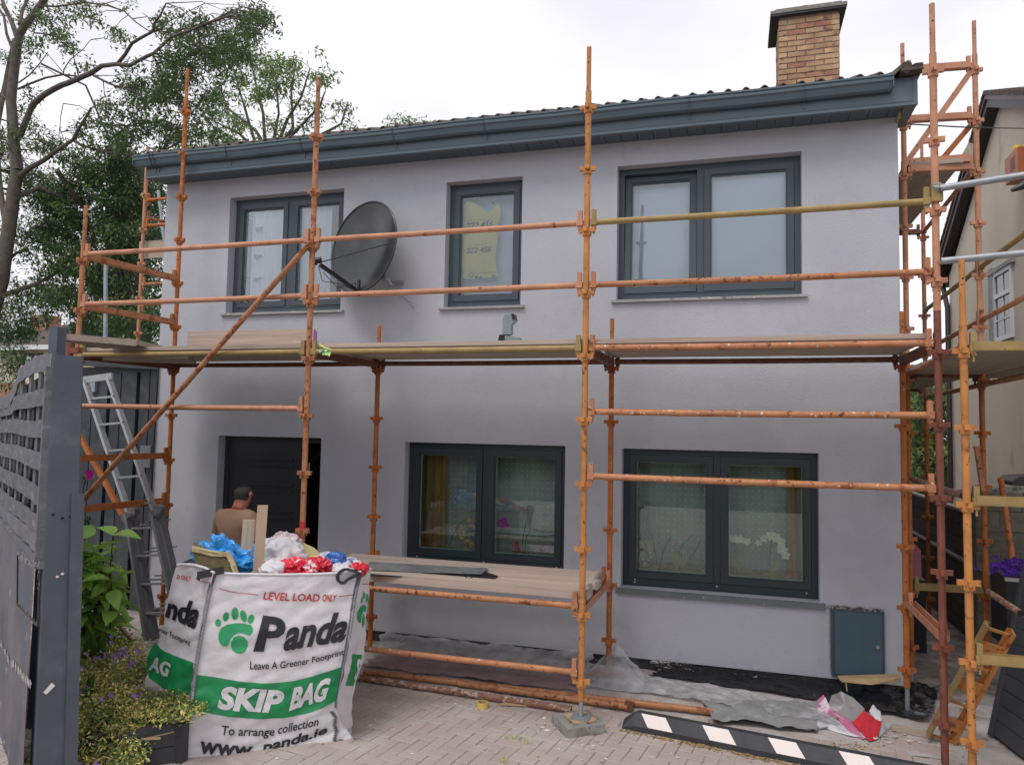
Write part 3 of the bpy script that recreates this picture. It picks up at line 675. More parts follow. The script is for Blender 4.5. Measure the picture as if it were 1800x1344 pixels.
# lower windows: dotted net curtains, ochre drapes, sill plants
def net(pns, z0, z1, label):
    a, c = pns[0][0]-.04, pns[-1][1]+.04
    b = cloth(a, c, z0, z1, FY+REV+.36, .012, 7); o = b.build('net_curtain', M['net'], None, label=label, cat='net curtain')
    d = MB(); nx = int((c-a)/.058); nz_ = int((z1-z0)/.062)
    for i in range(nx):
        for j in range(nz_):
            cx, cz = a+.03+i*.058, z0+.03+j*.062; r_ = .0085; y = FY+REV+.34
            d.add([(cx+r_*math.cos(k*1.047), y, cz+r_*math.sin(k*1.047)) for k in range(6)], [(0, 1, 2, 3, 4, 5)])
    d.build('woven_dots', M['curtain_dot'], o, kind='stuff'); return o
net(p4, .86, 2.06, 'grey net curtain with white dots in the lower window above the trestle planks')
net(p5, .80, 2.05, 'grey net curtain with white dots in the lower right window')
b = cloth(-3.30, -3.02, .84, 2.05, FY+REV+.27, .02, 3); hang('ochre_drape', 'narrow ochre drape at the left edge of the lower middle window', 'curtain', b, M['drape'])
b = cloth(.47, .66, .78, 2.03, FY+REV+.27, .02, 2); hang('ochre_drape', 'narrow ochre drape at the right edge of the lower right window', 'curtain', b, M['drape'])
for (a, c, z) in ((-3.3, -1.65, .845), (-1.0, .68, .80)):
    b = MB(); b.box2((a, FY+REV+.07, z-.03), (c, FY+REV+.42, z)); b.build('inner_sill', M['pvc_white'], house)

def petal_flower(b, c, r, mi=0, n=5, tilt=0.):
    c = Vector(c)
    for k in range(n):
        a = 2*math.pi*k/n+tilt; d = Vector((math.cos(a), -.15, math.sin(a))); s_ = Vector((-math.sin(a), 0, math.cos(a)))
        b.add([c, c+d*r*.5+s_*r*.42, c+d*r+Vector((0, -.15*r, 0)), c+d*r*.5-s_*r*.42], [(0, 1, 2, 3)], mi, True)
    b.add([c+Vector((.15*r*math.cos(t), -.25*r, .15*r*math.sin(t))) for t in (0, 1.57, 3.14, 4.71)], [(0, 1, 2, 3)], mi)
def strap_leaf(b, base, d, L_, w_, droop, mi=0, face=False):
    base = Vector(base); d = Vector(d).normalized(); n = 6; vs = []
    side = d.cross(Vector((0, 0, 1)))
    side = side.normalized() if side.length > .01 else Vector((1, 0, 0))
    if face: side = d.cross(Vector((0, .9, .45))).normalized()
    for i in range(n+1):
        t = i/n; p = base+d*L_*t+Vector((0, 0, -droop*L_*t*t)); ww = w_*math.sin(math.pi*min(.97, .12+.86*t))
        vs += [p-side*ww+Vector((0, 0, .15*ww)), p-Vector((0, 0, .25*ww)), p+side*ww+Vector((0, 0, .15*ww))]
    b.add(vs, [(3*i+k, 3*i+k+1, 3*i+3+k+1, 3*i+3+k) for i in range(n) for k in range(2)], mi, True)
def orchid(label, x, z, stems, leafdirs, petal, leafmat='orchid_leaf', potv=True, y=FY+REV+.15, fr=.035):
    t = thing('orchid', label, 'potted plant', (x, y, z))
    b = MB()
    if potv: b.tube([(x, y, z), (x, y, z+.09), (x, y, z+.095)], [.045, .055, .05], 12); b.build('pot', M['pot'], t)
    top = z+.09
    for (dx, dz, L_, w_, dr) in leafdirs:
        b = MB(); strap_leaf(b, (x, y, top), (dx, -.12, dz), L_, w_, dr, 0, True); b.build('leaf', M[leafmat], t)
    for (pts_, fls) in stems:
        b = MB(); b.tube([(x+a*.0+px_, y-.01, z+pz) for a, (px_, pz) in enumerate(pts_)], .0035, 5); b.build('flower_stem', M['stalk'], t)
        for (fx, fz, r_) in fls:
            b = MB(); petal_flower(b, (x+fx, y-.03, z+fz), r_, 0, 5, random.random()); b.build('flower', M[petal] if isinstance(petal, str) else M[random.choice(petal)], t)
    return t
lv = [(-.9, .25, .16, .035, .5), (.9, .3, .17, .035, .6), (-.5, .7, .14, .03, .4), (.6, .6, .15, .03, .5)]
Z4, Z5 = .845, .80
orchid('orchid with one arched bare stem and yellow bloom left in the middle window', -2.93, Z4, [([(0, .09), (.04, .25), (.12, .40), (.22, .47)], [(.24, .45, .03), (.15, .37, .022)])], lv, 'petal_y')
orchid('pale pink orchid near the mullion of the lower middle window', -2.62, Z4, [([(0, .09), (.0, .3), (-.03, .42)], [(-.04, .41, .032), (.02, .43, .03), (.0, .37, .03), (.04, .38, .028)])], lv[:2], 'petal_p')
orchid('low yellow orchid bloom beside the white tag in the lower middle window', -2.70, Z4, [([(0, .09), (0, .2), (-.02, .26)], [(-.06, .27, .038), (0, .23, .036), (.04, .20, .03), (-.01, .15, .028), (-.05, .32, .02)])], [], 'petal_y', y=FY+REV+.14)
b = MB(); vs, fs = [(0, 0), (1, 0), (1, 1), (0, 1)], [(0, 1, 2, 3)]
b.box((-2.62, FY+REV+.10, Z4+.04), (.075, .004, .05)); b.box((-2.585, FY+REV+.10, Z4+.03), (.05, .004, .035)); b.build('plant_tag', M['pvc_white'], None, label='small white plant tag low in the left light of the middle window', cat='tag')
orchid('magenta orchid at the left of the right-hand light of the middle window', -2.37, Z4, [([(0, .09), (.0, .26), (.02, .36), (.05, .42)], [(.05, .44, .055), (.02, .42, .04), (.08, .41, .045), (.07, .47, .035)])], [(.9, .3, .1, .02, .3)], 'petal_m')
orchid('orchid with bare twisted stems and red bloom in the middle window', -2.10, Z4, [([(0, .09), (-.01, .25), (.01, .38), (.03, .46)], []), ([(0, .09), (.03, .3), (.08, .40), (.16, .38)], [(-.07, .22, .04), (-.06, .17, .04), (-.08, .13, .03)])], lv, 'petal_r')
orchid('small red-flowered pot at the right end of the middle window', -1.85, Z4, [([(0, .09), (0, .17)], [(.0, .20, .045), (-.04, .18, .035), (.05, .18, .035)])], lv[:2], ['petal_r', 'petal_p'])
# tall dried cluster, bare orchids and the white orchids
t = thing('dried_flower', 'tall cluster of dried cream blossoms at the left edge of the lower right window', 'dried flowers', (-.90, FY+REV+.18, Z5))
random.seed(5)
for k in range(42):
    b = MB(); petal_flower(b, (-.90+random.uniform(-.05, .05)+.03*(k % 3), FY+REV+.16+random.uniform(-.04, .0), Z5+.03+.36*k/42), .024, 0, 5, random.random()*3); b.build('flower', M['petal_c'], t)
big = [(-.9, .15, .22, .05, .2), (.9, .25, .24, .055, .25), (-.25, 1, .26, .045, .15), (.35, 1, .26, .045, .2), (.1, .9, .2, .04, .3)]
orchid('large-leaved orchid with a few pale buds in the left light of the lower right window', -.52, Z5, [([(0, .09), (.0, .3), (.04, .40)], [(-.06, .38, .02), (-.02, .34, .022), (.03, .45, .022), (.04, .30, .02), (-.07, .31, .02), (.0, .40, .018)]), ([(0, .09), (.14, .3), (.2, .42)], []), ([(0, .09), (.03, .35), (.12, .47)], [])], big, 'petal_p')
orchid('orchid with thin bare stems beside the dried blossoms', -.72, Z5, [([(0, .09), (-.04, .3), (-.07, .46)], []), ([(0, .09), (.04, .25), (.03, .33)], []), ([(0, .09), (.05, .3), (.12, .44)], [])], big[:2], 'petal_p')
orchid('white orchid with a row of blooms, left of its twin in the right window', .02, Z5, [([(0, .09), (-.02, .3), (-.02, .42)], [(-.07, .46, .042), (-.02, .45, .045), (.03, .45, .045), (.09, .435, .042)])], big[:3], 'petal_w')
orchid('white orchid drooping with large blooms at the right of the lower right window', .31, Z5, [([(0, .09), (.0, .3), (.02, .46)], [(.0, .50, .05), (.05, .49, .055), (.10, .45, .05), (-.05, .47, .04), (.11, .38, .055), (.14, .33, .05), (-.10, .43, .035)])], [big[1], big[3], (-.7, .7, .2, .04, .3)], 'petal_w')
for (x, lab) in ((-.30, 'dark pot in front of the mullion in the lower right window'), (.22, 'low dark pot under the white orchids')):
    orchid(lab, x, Z5, [], big[:2], 'petal_w')

# ---------------------------------------------------------------- scaffolds (system scaffold: standards with rosettes every 0.495 m)
NZ0, NS = .36, .495
def nz_(k): return NZ0+NS*k
cl = MB()
for (a_, c_) in ((.132, .03), (.03, .132)): cl.box((0, 0, 0), (a_, c_, .034))
cl.box((0, 0, -.03), (.04, .064, .03)); cl.box((0, 0, -.03), (.064, .04, .03))
CLM = {}
def rosette(m):
    if m not in CLM: CLM[m] = cl.mesh('rosette', M[m])
    return CLM[m]
wd = MB(); wd.box((0, 0, .045), (.034, .03, .15)); wd.box((.0, 0, -.045), (.012, .018, .05)); wd.box((0, -.004, .02), (.05, .045, .05))
WDM = {}
def wedge(m):
    if m not in WDM: WDM[m] = wd.mesh('ledger_wedge', M[m])
    return WDM[m]
random.seed(21)
def standard(sc, x, y, z0, z1, m='orange', ks=range(0, 10), spigot=.36, base=0, lean=(0, 0), seg=None, k_off=0.):
    """z1 = top of the spigot; lean = metres of x,y per metre of height"""
    def P(z): return Vector((x+lean[0]*(z-2.5), y+lean[1]*(z-2.5), z))
    b = MB()
    if seg:          # lower length in another colour
        b.tube([P(z0+base), P(seg[0])], .0245, 12, 1); b.tube([P(seg[0]), P(z1-spigot)], .0245, 12, 0)
    else: b.tube([P(z0+base), P(z1-spigot)], .0245, 12, 0)
    if spigot: b.tube([P(z1-spigot-.02), P(z1)], .019, 10, 0)
    if base: b.tube([P(z0), P(z0+base+.02)], .0175, 10, 2)
    so = b.build('standard', [M[m], M[seg[1] if seg else m], M['galv']], sc)
    for k in ks:
        z = NZ0+NS*(k+k_off)
        if z > z1-spigot or z < z0+.05: continue
        link('rosette', rosette(seg[1] if seg and z < seg[0] else m), so, local(so, P(z)), (0, 0, random.uniform(-.12, .12)))
    hz = z1-.13
    if spigot: q = MB(); q.tube([P(hz)+Vector((0, -.0195, 0)), P(hz)+Vector((0, -.0150, 0))], .007, 8); q.build('pin_hole', M['black'], so)
    return so
def ledger(sc, p, q, m='orange', r=.0242, up=.062, ends=True):
    p = Vector(p)+Vector((0, 0, up)); q = Vector(q)+Vector((0, 0, up)); d = (q-p).normalized()
    b = MB(); n = 6; b.tube([p+d*.05+(q-p-d*.1)*(i/n)+Vector((0, 0, -.004*math.sin(math.pi*i/n))) for i in range(n+1)], r, 12)
    o = b.build('ledger', M[m], sc)
    if ends:
        for e, s_ in ((p, 1), (q, -1)):
            link('ledger_wedge', wedge(m), o, local(o, e+d*.055*s_-Vector((0, 0, .02))), (0, 0, math.atan2(d.y, d.x)))
    return o
def transom(sc, p, q, m='orange', up=.05, name='transom'):
    """pressed channel beam with two upstanding flanges"""
    p = Vector(p)+Vector((0, 0, up)); q = Vector(q)+Vector((0, 0, up)); d = (q-p).normalized(); s_ = d.cross(Vector((0, 0, 1))).normalized()
    b = MB(); p2_, q2_ = p+d*.05, q-d*.05
    b.bar(p2_-Vector((0, 0, .028)), q2_-Vector((0, 0, .028)), .062, .006)
    b.bar(p2_+s_*.03+Vector((0, 0, .002)), q2_+s_*.03+Vector((0, 0, .002)), .005, .055); b.bar(p2_-s_*.03+Vector((0, 0, .002)), q2_-s_*.03+Vector((0, 0, .002)), .005, .055)
    o = b.build(name, M[m], sc)
    for e, t_ in ((p, 1), (q, -1)): link('ledger_wedge', wedge(m), o, local(o, e+d*.055*t_-Vector((0, 0, .03))), (0, 0, math.atan2(d.y, d.x)))
    return o
YF, YR = 5.704, 6.885
FX = [-6.125, -3.568, -1.118, 1.33]; RX = [-6.02, -3.495, -1.10, 1.34]
front = thing('scaffold', 'orange system scaffold standing across the whole front of the house', 'scaffolding', (-2.4, 6.3, 0))
standard(front, FX[0], YF, .05, 4.37, 'orange', range(0, 8), .35, lean=(.004, 0))
standard(front, FX[1], YF, .12, 5.36, 'orange', range(0, 10), .35)
standard(front, FX[2], YF, .10, 5.31, 'amber', range(0, 10), .36, base=.12)
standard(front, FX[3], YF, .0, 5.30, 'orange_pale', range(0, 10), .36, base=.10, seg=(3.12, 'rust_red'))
standard(front, RX[0], YR, .05, 6.31, 'orange_deep', range(0, 12), .35)
standard(front, RX[1], YR, .05, 3.29, 'orange_deep', range(0, 6), .30)
standard(front, RX[2], YR, .04, 3.30, 'orange_deep', range(0, 6), .30)
standard(front, RX[3], YR, .0, 3.30, 'orange_deep', range(0, 6), .30, base=.22)
def FL(i, k): return Vector((FX[i], YF, nz_(k)))
def RL_(i, k): return Vector((RX[i], YR, nz_(k)))
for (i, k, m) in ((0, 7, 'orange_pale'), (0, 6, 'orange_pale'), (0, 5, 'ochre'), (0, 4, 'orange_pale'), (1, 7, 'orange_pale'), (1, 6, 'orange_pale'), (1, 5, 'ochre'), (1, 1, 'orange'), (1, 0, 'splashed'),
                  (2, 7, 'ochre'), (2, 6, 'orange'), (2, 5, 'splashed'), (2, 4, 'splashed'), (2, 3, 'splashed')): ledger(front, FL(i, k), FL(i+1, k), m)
for i in range(3): ledger(front, RL_(i, 5), RL_(i+1, 5), 'dark_shaded_steel')
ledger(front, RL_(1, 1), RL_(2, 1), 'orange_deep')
for i in range(4): transom(front, FL(i, 5), RL_(i, 5), 'dark_shaded_steel')
for k in (7, 6): transom(front, FL(0, k), RL_(0, k), 'orange')
for k in (3, 2): transom(front, FL(0, k), RL_(0, k), 'orange_deep')
transom(front, FL(1, 1), RL_(1, 1), 'orange'); transom(front, FL(2, 1), RL_(2, 1), 'orange_pale')
b = MB(); pA, pB = onY(541, 432, YF-.06), onY(141, 884, YF-.10); dd = (pB-pA).normalized()
b.tube([pA, pB+dd*.9], .0242, 12); b.bar(pA-dd*.05, pA+dd*.1, .008, .06, up=(0, 1, 0)); b.build('diagonal_brace', M['orange'], front)
b = MB(); pA, pB = onY(140, 765, YR+.05), onY(216, 905, YR+.05); b.bar(pA, pB, .04, .05); b.build('rear_brace', M['orange_deep'], front)
for (xx, w_) in ((FX[2], .15),):
    b = MB(); b.box2((xx-.07, YF-.07, .0935), (xx+.07, YF+.07, .0995)); b.build('base_plate', M['galv'], front)
b = MB(); b.box2((FX[1]-.026, YF-.026, 1.28), (FX[1]+.026, YF+.026, 1.43)); b.tube([(FX[1], YF, 1.28), (FX[1], YF, 1.43)], .0262, 14); b.v = b.v[8:]; b.f = [tuple(i-8 for i in f) for f in b.f[6:]]; b.m = b.m[6:]; b.sm = b.sm[6:]
b.build('red_tape_band', M['redink'], front)
# concrete slab and wood blocks under the feet
def rough_box(name, c, d, rz, m, label, cat, seed=0, e=.006):
    bm = bmesh.new(); bmesh.ops.create_cube(bm, size=1); bmesh.ops.subdivide_edges(bm, edges=bm.edges, cuts=5, use_grid_fill=True)
    for v in bm.verts:
        v.co = Vector((v.co.x*d[0], v.co.y*d[1], v.co.z*d[2])); v.co += Vector([noise.noise(Vector(v.co)*14+Vector((seed+i*7, 0, 0)))*e for i in range(3)])
    me = bpy.data.meshes.new(name); bm.to_mesh(me); bm.free(); me.materials.append(m)
    o = link(name, me, None, c, (0, 0, rz)); return tag(o, label, cat)
rough_box('concrete_slab', (FX[2]-.02, YF, .046), (.31, .31, .066), R(36), M['concrete'], 'grey concrete slab under the foot of the middle front upright', 'concrete slab', 1, .012)
rough_box('sole_board', (FX[2]-.01, YF+.01, .086), (.19, .19, .012), R(38), M['wood_raw'], 'small square board on the concrete slab under the middle upright', 'wood block', 2, .004)
rough_box('sole_board', (RX[2]-.02, YR, .035), (.34, .2, .05), R(4), M['brick_red'], 'reddish timber block under the rear upright, wrapped by polythene', 'wood block', 3, .006)

# right-hand scaffold round the gable
side = thing('scaffold', 'orange scaffold along the narrow passage between the house gable and the neighbour', 'scaffolding', (1.8, 7.8, 0))
F5, F6, F7, G1, G2, G3 = (1.425, 5.47), (2.20, 7.90), (2.14, 5.5), (1.565, 7.84), (2.26, 10.3), (1.60, 10.3)
ko5, ko6, kg1, kg2 = -.04, -.08, -.10, -.13
standard(side, *F5, 0, 3.42, 'amber', range(0, 6), .40, base=.04, lean=(-.002, 0), k_off=ko5)
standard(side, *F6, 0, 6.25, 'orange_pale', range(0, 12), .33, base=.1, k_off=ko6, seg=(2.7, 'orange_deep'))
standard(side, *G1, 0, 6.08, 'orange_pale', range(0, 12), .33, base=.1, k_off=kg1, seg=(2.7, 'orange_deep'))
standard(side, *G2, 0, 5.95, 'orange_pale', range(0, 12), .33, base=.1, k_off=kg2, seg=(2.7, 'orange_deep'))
standard(side, *F7, 0, 5.3, 'orange', range(0, 10), .33, base=.1)
standard(side, *G3, 0, 5.0, 'orange_deep', range(0, 10), .33, base=.1)
def V3(p, k, o=0): return Vector((p[0], p[1], nz_(k+o)))
for k, m in ((7, 'ochre'), (6, 'orange')): ledger(side, V3(F7, k, -.05), V3(F6, k, -.08), m)
for k, m in ((7, 'ochre'), (6, 'orange')): ledger(side, V3(F6, k, -.08), V3(G2, k, -.13), m)
for (p_, q_) in ((F7, F6), (F6, G2)): ledger(side, V3(p_, 5, -.3), V3(q_, 5, -.3), 'orange')
for (p_, q_) in ((F5, G1), (G1, G3)): ledger(side, V3(p_, 5, -.1), V3(q_, 5, -.1), 'orange')
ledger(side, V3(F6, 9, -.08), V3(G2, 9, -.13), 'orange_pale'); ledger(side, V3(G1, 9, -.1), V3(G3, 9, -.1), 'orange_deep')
ledger(side, V3(G1, 3, -.1), V3(G3, 3, -.1), 'splashed'); ledger(side, V3(G1, 1.15), V3((1.45, 5.9), 1.15), 'splashed', ends=False) if False else None
for k, (p_, q_), m in ((11, (G1, F6), 'orange_pale'), (10, (G1, F6), 'orange_pale'), (9, (G1, F6), 'orange_pale'), (5, (F5, F7), 'ochre'), (5, (G1, F6), 'dark_shaded_steel'), (5, (G3, G2), 'dark_shaded_steel'), (9, (G3, G2), 'dark_shaded_steel'),
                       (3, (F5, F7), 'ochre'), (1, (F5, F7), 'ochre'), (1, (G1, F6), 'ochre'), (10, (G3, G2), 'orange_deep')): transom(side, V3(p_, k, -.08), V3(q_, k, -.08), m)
b = MB(); b.bar(V3(F6, 11, 0), V3(G1, 9, .1), .03, .05); b.build('gable_brace', M['orange_pale'], side)
b = MB(); b.bar(V3((2.22, 7.95), 10, 0), V3((1.86, 7.95), 9, .1), .03, .05); b.build('gable_brace', M['orange_deep'], side)
pA = onX(1585, 1062, RX[3]+.02); b = MB()
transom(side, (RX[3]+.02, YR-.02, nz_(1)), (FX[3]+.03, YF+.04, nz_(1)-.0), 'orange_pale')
b = MB(); b.bar(onY(1716, 785, 6.9), onY(1728, 862, 6.9), .05, .03); b.bar(onY(1712, 786, 6.9), onY(1722, 786, 6.9), .06, .02); b.build('hanging_hook_bar', M['orange'], side)
b = MB(); q0, q1 = Vector((2.28, 7.7, 1.9)), Vector((2.34, 7.3, .25)); b.tube([q0, q1], .024, 10); b.build('leaning_prop', M['orange_deep'], side)
# splashed pipes across the passage and galvanised guard tubes
def pipe(label, p, q, m, r=.0242, name='scaffold_tube'):
    b = MB(); b.tube([Vector(p).lerp(Vector(q), i/6) for i in range(7)], r, 14, 0, cap=False)
    d = (Vector(q)-Vector(p)).normalized()
    b.tube([Vector(p)+d*.002, Vector(p)+d*.1], r*.84, 14, 1); b.tube([Vector(q)-d*.1, Vector(q)-d*.002], r*.84, 14, 1)
    return b.build(name, [M[m], M['black']], None, label=label, cat='scaffold tube')
pipe('upper galvanised guard tube clipped to the corner upright', (1.345, 5.64, nz_(7)+.13), (2.36, 5.52, nz_(7)+.20), 'galv', .023)
pipe('lower galvanised guard tube clipped to the corner upright', (1.345, 5.64, nz_(6)+.12), (2.36, 5.52, nz_(6)+.16), 'galv', .023)
pipe('plaster-crusted grey tube crossing the passage behind the corner uprights', onY(1603, 841, 7.75), onY(1693, 871, 6.3), 'crusted', .026)
pipe('plaster-crusted tube sticking out behind the leaning dark grey gate', onY(1738, 1040, 6.8), onY(1795, 1078, 6.0), 'crusted', .024)
b = MB(); b.tube([(1.34, 5.69, nz_(7)+.13)]*1+[(1.34, 5.66, nz_(7)+.16)], .036, 12); 
c_ = b.build('tube_clamp', M['galv'], side)
b = MB(); b.box2((1.30, 5.66, nz_(7)+.05), (1.37, 5.70, nz_(7)+.17)); b.build('socket_block', M['ochre'], side)
b = MB(); b.tube([onY(1778, 335, 5.5), onY(1800, 325, 5.5), onY(1830, 330, 5.5)], [.012, .03, .03], 10); b.build('tube_end_clamp', M['black'], side)
# rear-left scaffold
left = thing('scaffold', 'orange scaffold seen behind the left corner of the house below the tree', 'scaffolding', (-8, 8.5, 0))
LX, LY = -8.08, 8.52
standard(left, LX, LY, 0, 6.2, 'orange_pale', range(0, 12), .3, k_off=.37)
standard(left, LX+1.25, LY+2.2, 0, 6.6, 'orange_pale', range(0, 12), .3, k_off=.3)
for k, m in ((11.35, 'orange_deep'), (10.6, 'orange_deep'), (8.9, 'orange')): ledger(left, (LX, LY, nz_(k)-.62), (LX+2.3, LY+.1, nz_(k)-.60), m)
ledger(left, (LX, LY, nz_(7.05)), (LX+2.3, LY+.2, nz_(7.25)), 'splashed'); ledger(left, (LX, LY, nz_(9.6)), (LX+1.25, LY+2.2, nz_(9.5)), 'orange')
b = MB(); b.tube([onY(278, 335, 9.2), onY(289, 428, 9.2)], .022, 10); b.build('galvanised_ladder_stile', M['galv'], left)
b = MB(); b.tube([onY(186, 462, 7.2), onY(185, 630, 7.2)], .024, 12); o = b.build('galvanised_post', M['galv'], None, label='thin galvanised post standing above the left fence in front of the tree', cat='post')

# ---------------------------------------------------------------- boards
def board(c, L_, rz=0, w_=.222, h=.036, m='board', label=None, cat='scaffold board', group=None, tilt=(0, 0), axis='x', roll=0):
    q = MB(); e = .004
    q.box((0, 0, 0), (L_, w_, h)); 
    for s_ in (-1, 1): q.box((s_*(L_/2-.012), 0, 0), (.022, w_+.003, h+.003), 1)     # end hoops
    me = q.mesh('scaffold_board', [M[m], M['galv']])
    o = link('scaffold_board', me, None, c, (roll, tilt[0], rz)); return tag(o, label, cat, group)
random.seed(9)
ZD = 2.955
bays = [(-6.10, -3.56, 'left bay of the upper deck'), (-3.55, -1.12, 'middle bay of the upper deck'), (-1.10, 1.31, 'right bay of the upper deck')]
for bi, (a, c, nm) in enumerate(bays):
    for k in range(5):
        y = YF+.155+.226*k
        if bi == 0 and k > 3: y = YF+.155+.226*k
        lab = ('front edge board, seen from outside, in the %s' if k == 0 else '%s board from the front in the %%s' % ['', 'second', 'third', 'fourth', 'rearmost fifth'][k]) % nm
        board((((a+c)/2)+random.uniform(-.02, .02), y, ZD+random.uniform(-.003, .003)), c-a-.03, random.uniform(-.003, .003), m='board_red' if k < 2 else 'board', label=lab, group='boards of the upper deck, '+nm)
# toe board standing on edge and boards jutting left
tb = MB(); pA, pB = onY(331, 583, 6.86), onY(553, 578, 6.86); b = MB(); b.box2((pA.x, 6.85, 2.975), (pB.x, 6.886, pA.z)); b.build('toe_board', M['board_red'], None, label='pinkish toe board standing on edge at the left end of the upper deck', cat='scaffold board')
b = MB(); pA = onY(247, 425, 8.6); pB = onY(300, 425, 8.6); b.box2((pA.x, 8.58, onY(250, 455, 8.6).z), (pB.x+.5, 8.62, pA.z)); b.build('toe_board', M['board'], None, label='grey toe board on edge behind the left corner of the house', cat='scaffold board')
def slab(label, pts, h, m='board', name='scaffold_board', cat='scaffold board', **kw):
    b = MB(); b.prism([Vector(p) for p in pts], (0, 0, h)); return b.build(name, M[m], None, label=label, cat=cat, **kw)
Zl = 2.97
slab('weathered board jutting left past the end of the upper deck, nearest the ladder', [onZ(212, 622, Zl), onZ(190, 606, Zl), onZ(228, 603, Zl), onZ(330, 626, Zl)], .045, 'board')
slab('long weathered board running behind the galvanised post to the left fence', [onZ(185, 613, Zl-.1), onZ(112, 600, Zl-.1), onZ(112, 597, Zl-.1), onZ(240, 608, Zl-.1)], .05, 'board')
slab('splashed board under the left end of the upper deck', [onZ(180, 633, 2.86), onZ(222, 636, 2.86), onZ(345, 640, 2.86), onZ(330, 630, 2.86)], .035, 'board')
# right scaffold decks
for k in range(3):
    board((1.61+.235*k, 7.93, 2.86), 4.85, math.pi/2, m='board_side', label=['board nearest the gable in the low deck of the passage', 'middle board in the low deck of the passage', 'outer board in the low deck of the passage'][k])
    if k < 2: board((1.72+.235*k, 9.05, 4.87), 2.45, math.pi/2, m='board_side', label=['inner board of the high deck by the gable', 'outer board of the high deck by the gable'][k])
board((2.36, 6.9, 2.86), 2.9, math.pi/2, .3, m='board_side', label='wide board at the outer right edge of the passage deck')
b = MB(); b.box2((1.62, 7.83, 4.86), (2.13, 7.87, 4.93)); b.build('edge_board', M['orange_pale'], None, label='orange painted front edge rail of the high deck by the gable', cat='rail')
b = MB(); b.prism([onY(1683, 287, 7.9), onY(1711, 285, 7.9), onY(1711, 252, 7.9), onY(1703, 251, 7.9)], (0, .04, 0)); b.build('toe_board', M['board_side'], None, label='pale end board standing on the high deck beside the outer upright', cat='scaffold board')
# trestle deck of planks below the middle window
ZT = .980
random.seed(12)
names = ['front plank of the low trestle deck with its knotty edge', 'second plank from the front on the low trestle deck', 'middle plank of the low trestle deck', 'fourth plank of the low trestle deck, splashed with plaster', 'rear plank of the low trestle deck under the window']
for k in range(5):
    board((-2.33+random.uniform(-.03, .03), YF+.125+.176*k, ZT+.012+random.uniform(-.006, .006)), 2.5+random.uniform(-.04, .04), random.uniform(-.006, .006), w_=.166, h=.066 if k == 0 else .050, m='board_red', label=names[k])
zt = ZT+.045
sh = sheet('foil_sheet', [onZ(640, 1003, zt), onZ(846, 1011, zt), onZ(860, 1000, zt), onZ(650, 988, zt)], 40, 10, lambda u, v, p: .006+.012*crump(p, 5), M['foil'], edge=.01, label='crinkled silver foil sheet lying on the low planks', cat='sheet')
b = MB(); b.prism([onZ(650, 1012, zt-.006), onZ(868, 1018, zt-.006), onZ(876, 1013, zt-.006), onZ(850, 1004, zt-.006), onZ(648, 1000, zt-.006)], (0, 0, .006)); b.tube([onZ(818, 1014, zt+.002), onZ(824, 1011, zt+.03), onZ(830, 1015, zt+.002)], .004, 6)
b.build('black_offcut', M['black'], None, label='flat black plastic offcut under the foil on the low planks', cat='sheet')
# ---------------------------------------------------------------- satellite dish
random.seed(31)
dc = onY(642, 436, 6.98)
dish = thing('satellite_dish', 'dark grey satellite dish with its arm reaching left beside the left upper window', 'satellite dish', dc)
nrm = Vector((-.29, -.94, .13)).normalized()      # it looks left, towards the viewer and up
ax = nrm.cross(Vector((0, 0, 1))).normalized(); ay = ax.cross(nrm)
if ay.z < 0: ay = -ay
W2, H2 = .46, .50
b = MB(); rn, sn = 10, 48; vs = []
def dpt(r_, a): return dc+ax*(W2*r_*math.cos(a))+ay*(H2*r_*math.sin(a))-nrm*(.085*(1-r_*r_))+nrm*.03
vs = [dpt(0, 0)]
for i in range(1, rn+1):
    for k in range(sn): vs.append(dpt(i/rn, 2*math.pi*k/sn))
fs = [(0, 1+k, 1+(k+1) % sn) for k in range(sn)]
for i in range(rn-1): fs += [(1+i*sn+k, 1+(i+1)*sn+k, 1+(i+1)*sn+(k+1) % sn, 1+i*sn+(k+1) % sn) for k in range(sn)]
b.add(vs, fs, 0, True)
back = [v-nrm*.004 for v in vs]; b.add(back, [tuple(reversed(f)) for f in fs], 0, True)
m_dish = mat('dark_grey_dish', (.022, .025, .028), .2, .08, 3, spots=[((.06, .06, .062), 2.5, .5, .2)], spec=.7)
b.build('reflector', m_dish, dish, fix=False)
b = MB(); b.tube([dpt(1, 2*math.pi*k/48) for k in range(49)], .011, 8, cap=False); b.build('rim', m_dish, dish)
lnb = onY(560, 464, 6.35); foot = dpt(1, -math.pi/2-.05)
b = MB(); b.bar(foot-nrm*.02, lnb+Vector((.02, 0, -.01)), .03, .035); b.bar(foot, foot+ay*.13+nrm*.02, .03, .02); b.build('arm', M['black'], dish)
b = MB(); b.tube([lnb+Vector((-.10, 0, .0)), lnb+Vector((-.02, 0, .0))], .012, 8); b.tube([lnb+Vector((-.06, 0, .03)), lnb+Vector((.015, .02, .045))], .032, 12); b.box(lnb+Vector((-.075, 0, .035)), (.03, .05, .09)); b.tube([lnb+Vector((-.09, 0, -.005)), dpt(1, math.pi)], .006, 6)
b.build('receiver_head', M['black'], dish)
b = MB(); b.tube([lnb+Vector((.02, .05, -.07)), lnb+Vector((.10, .2, -.20)), lnb+Vector((.22, .35, -.13)), foot+Vector((-.05, 0, .05))], .004, 5)
b.tube([lnb+Vector((.0, .0, -.02)), lnb+Vector((.02, .05, -.16)), lnb+Vector((.12, .2, -.16)), foot+Vector((-.07, 0, .03))], .004, 5); b.build('cable', M['black'], dish)
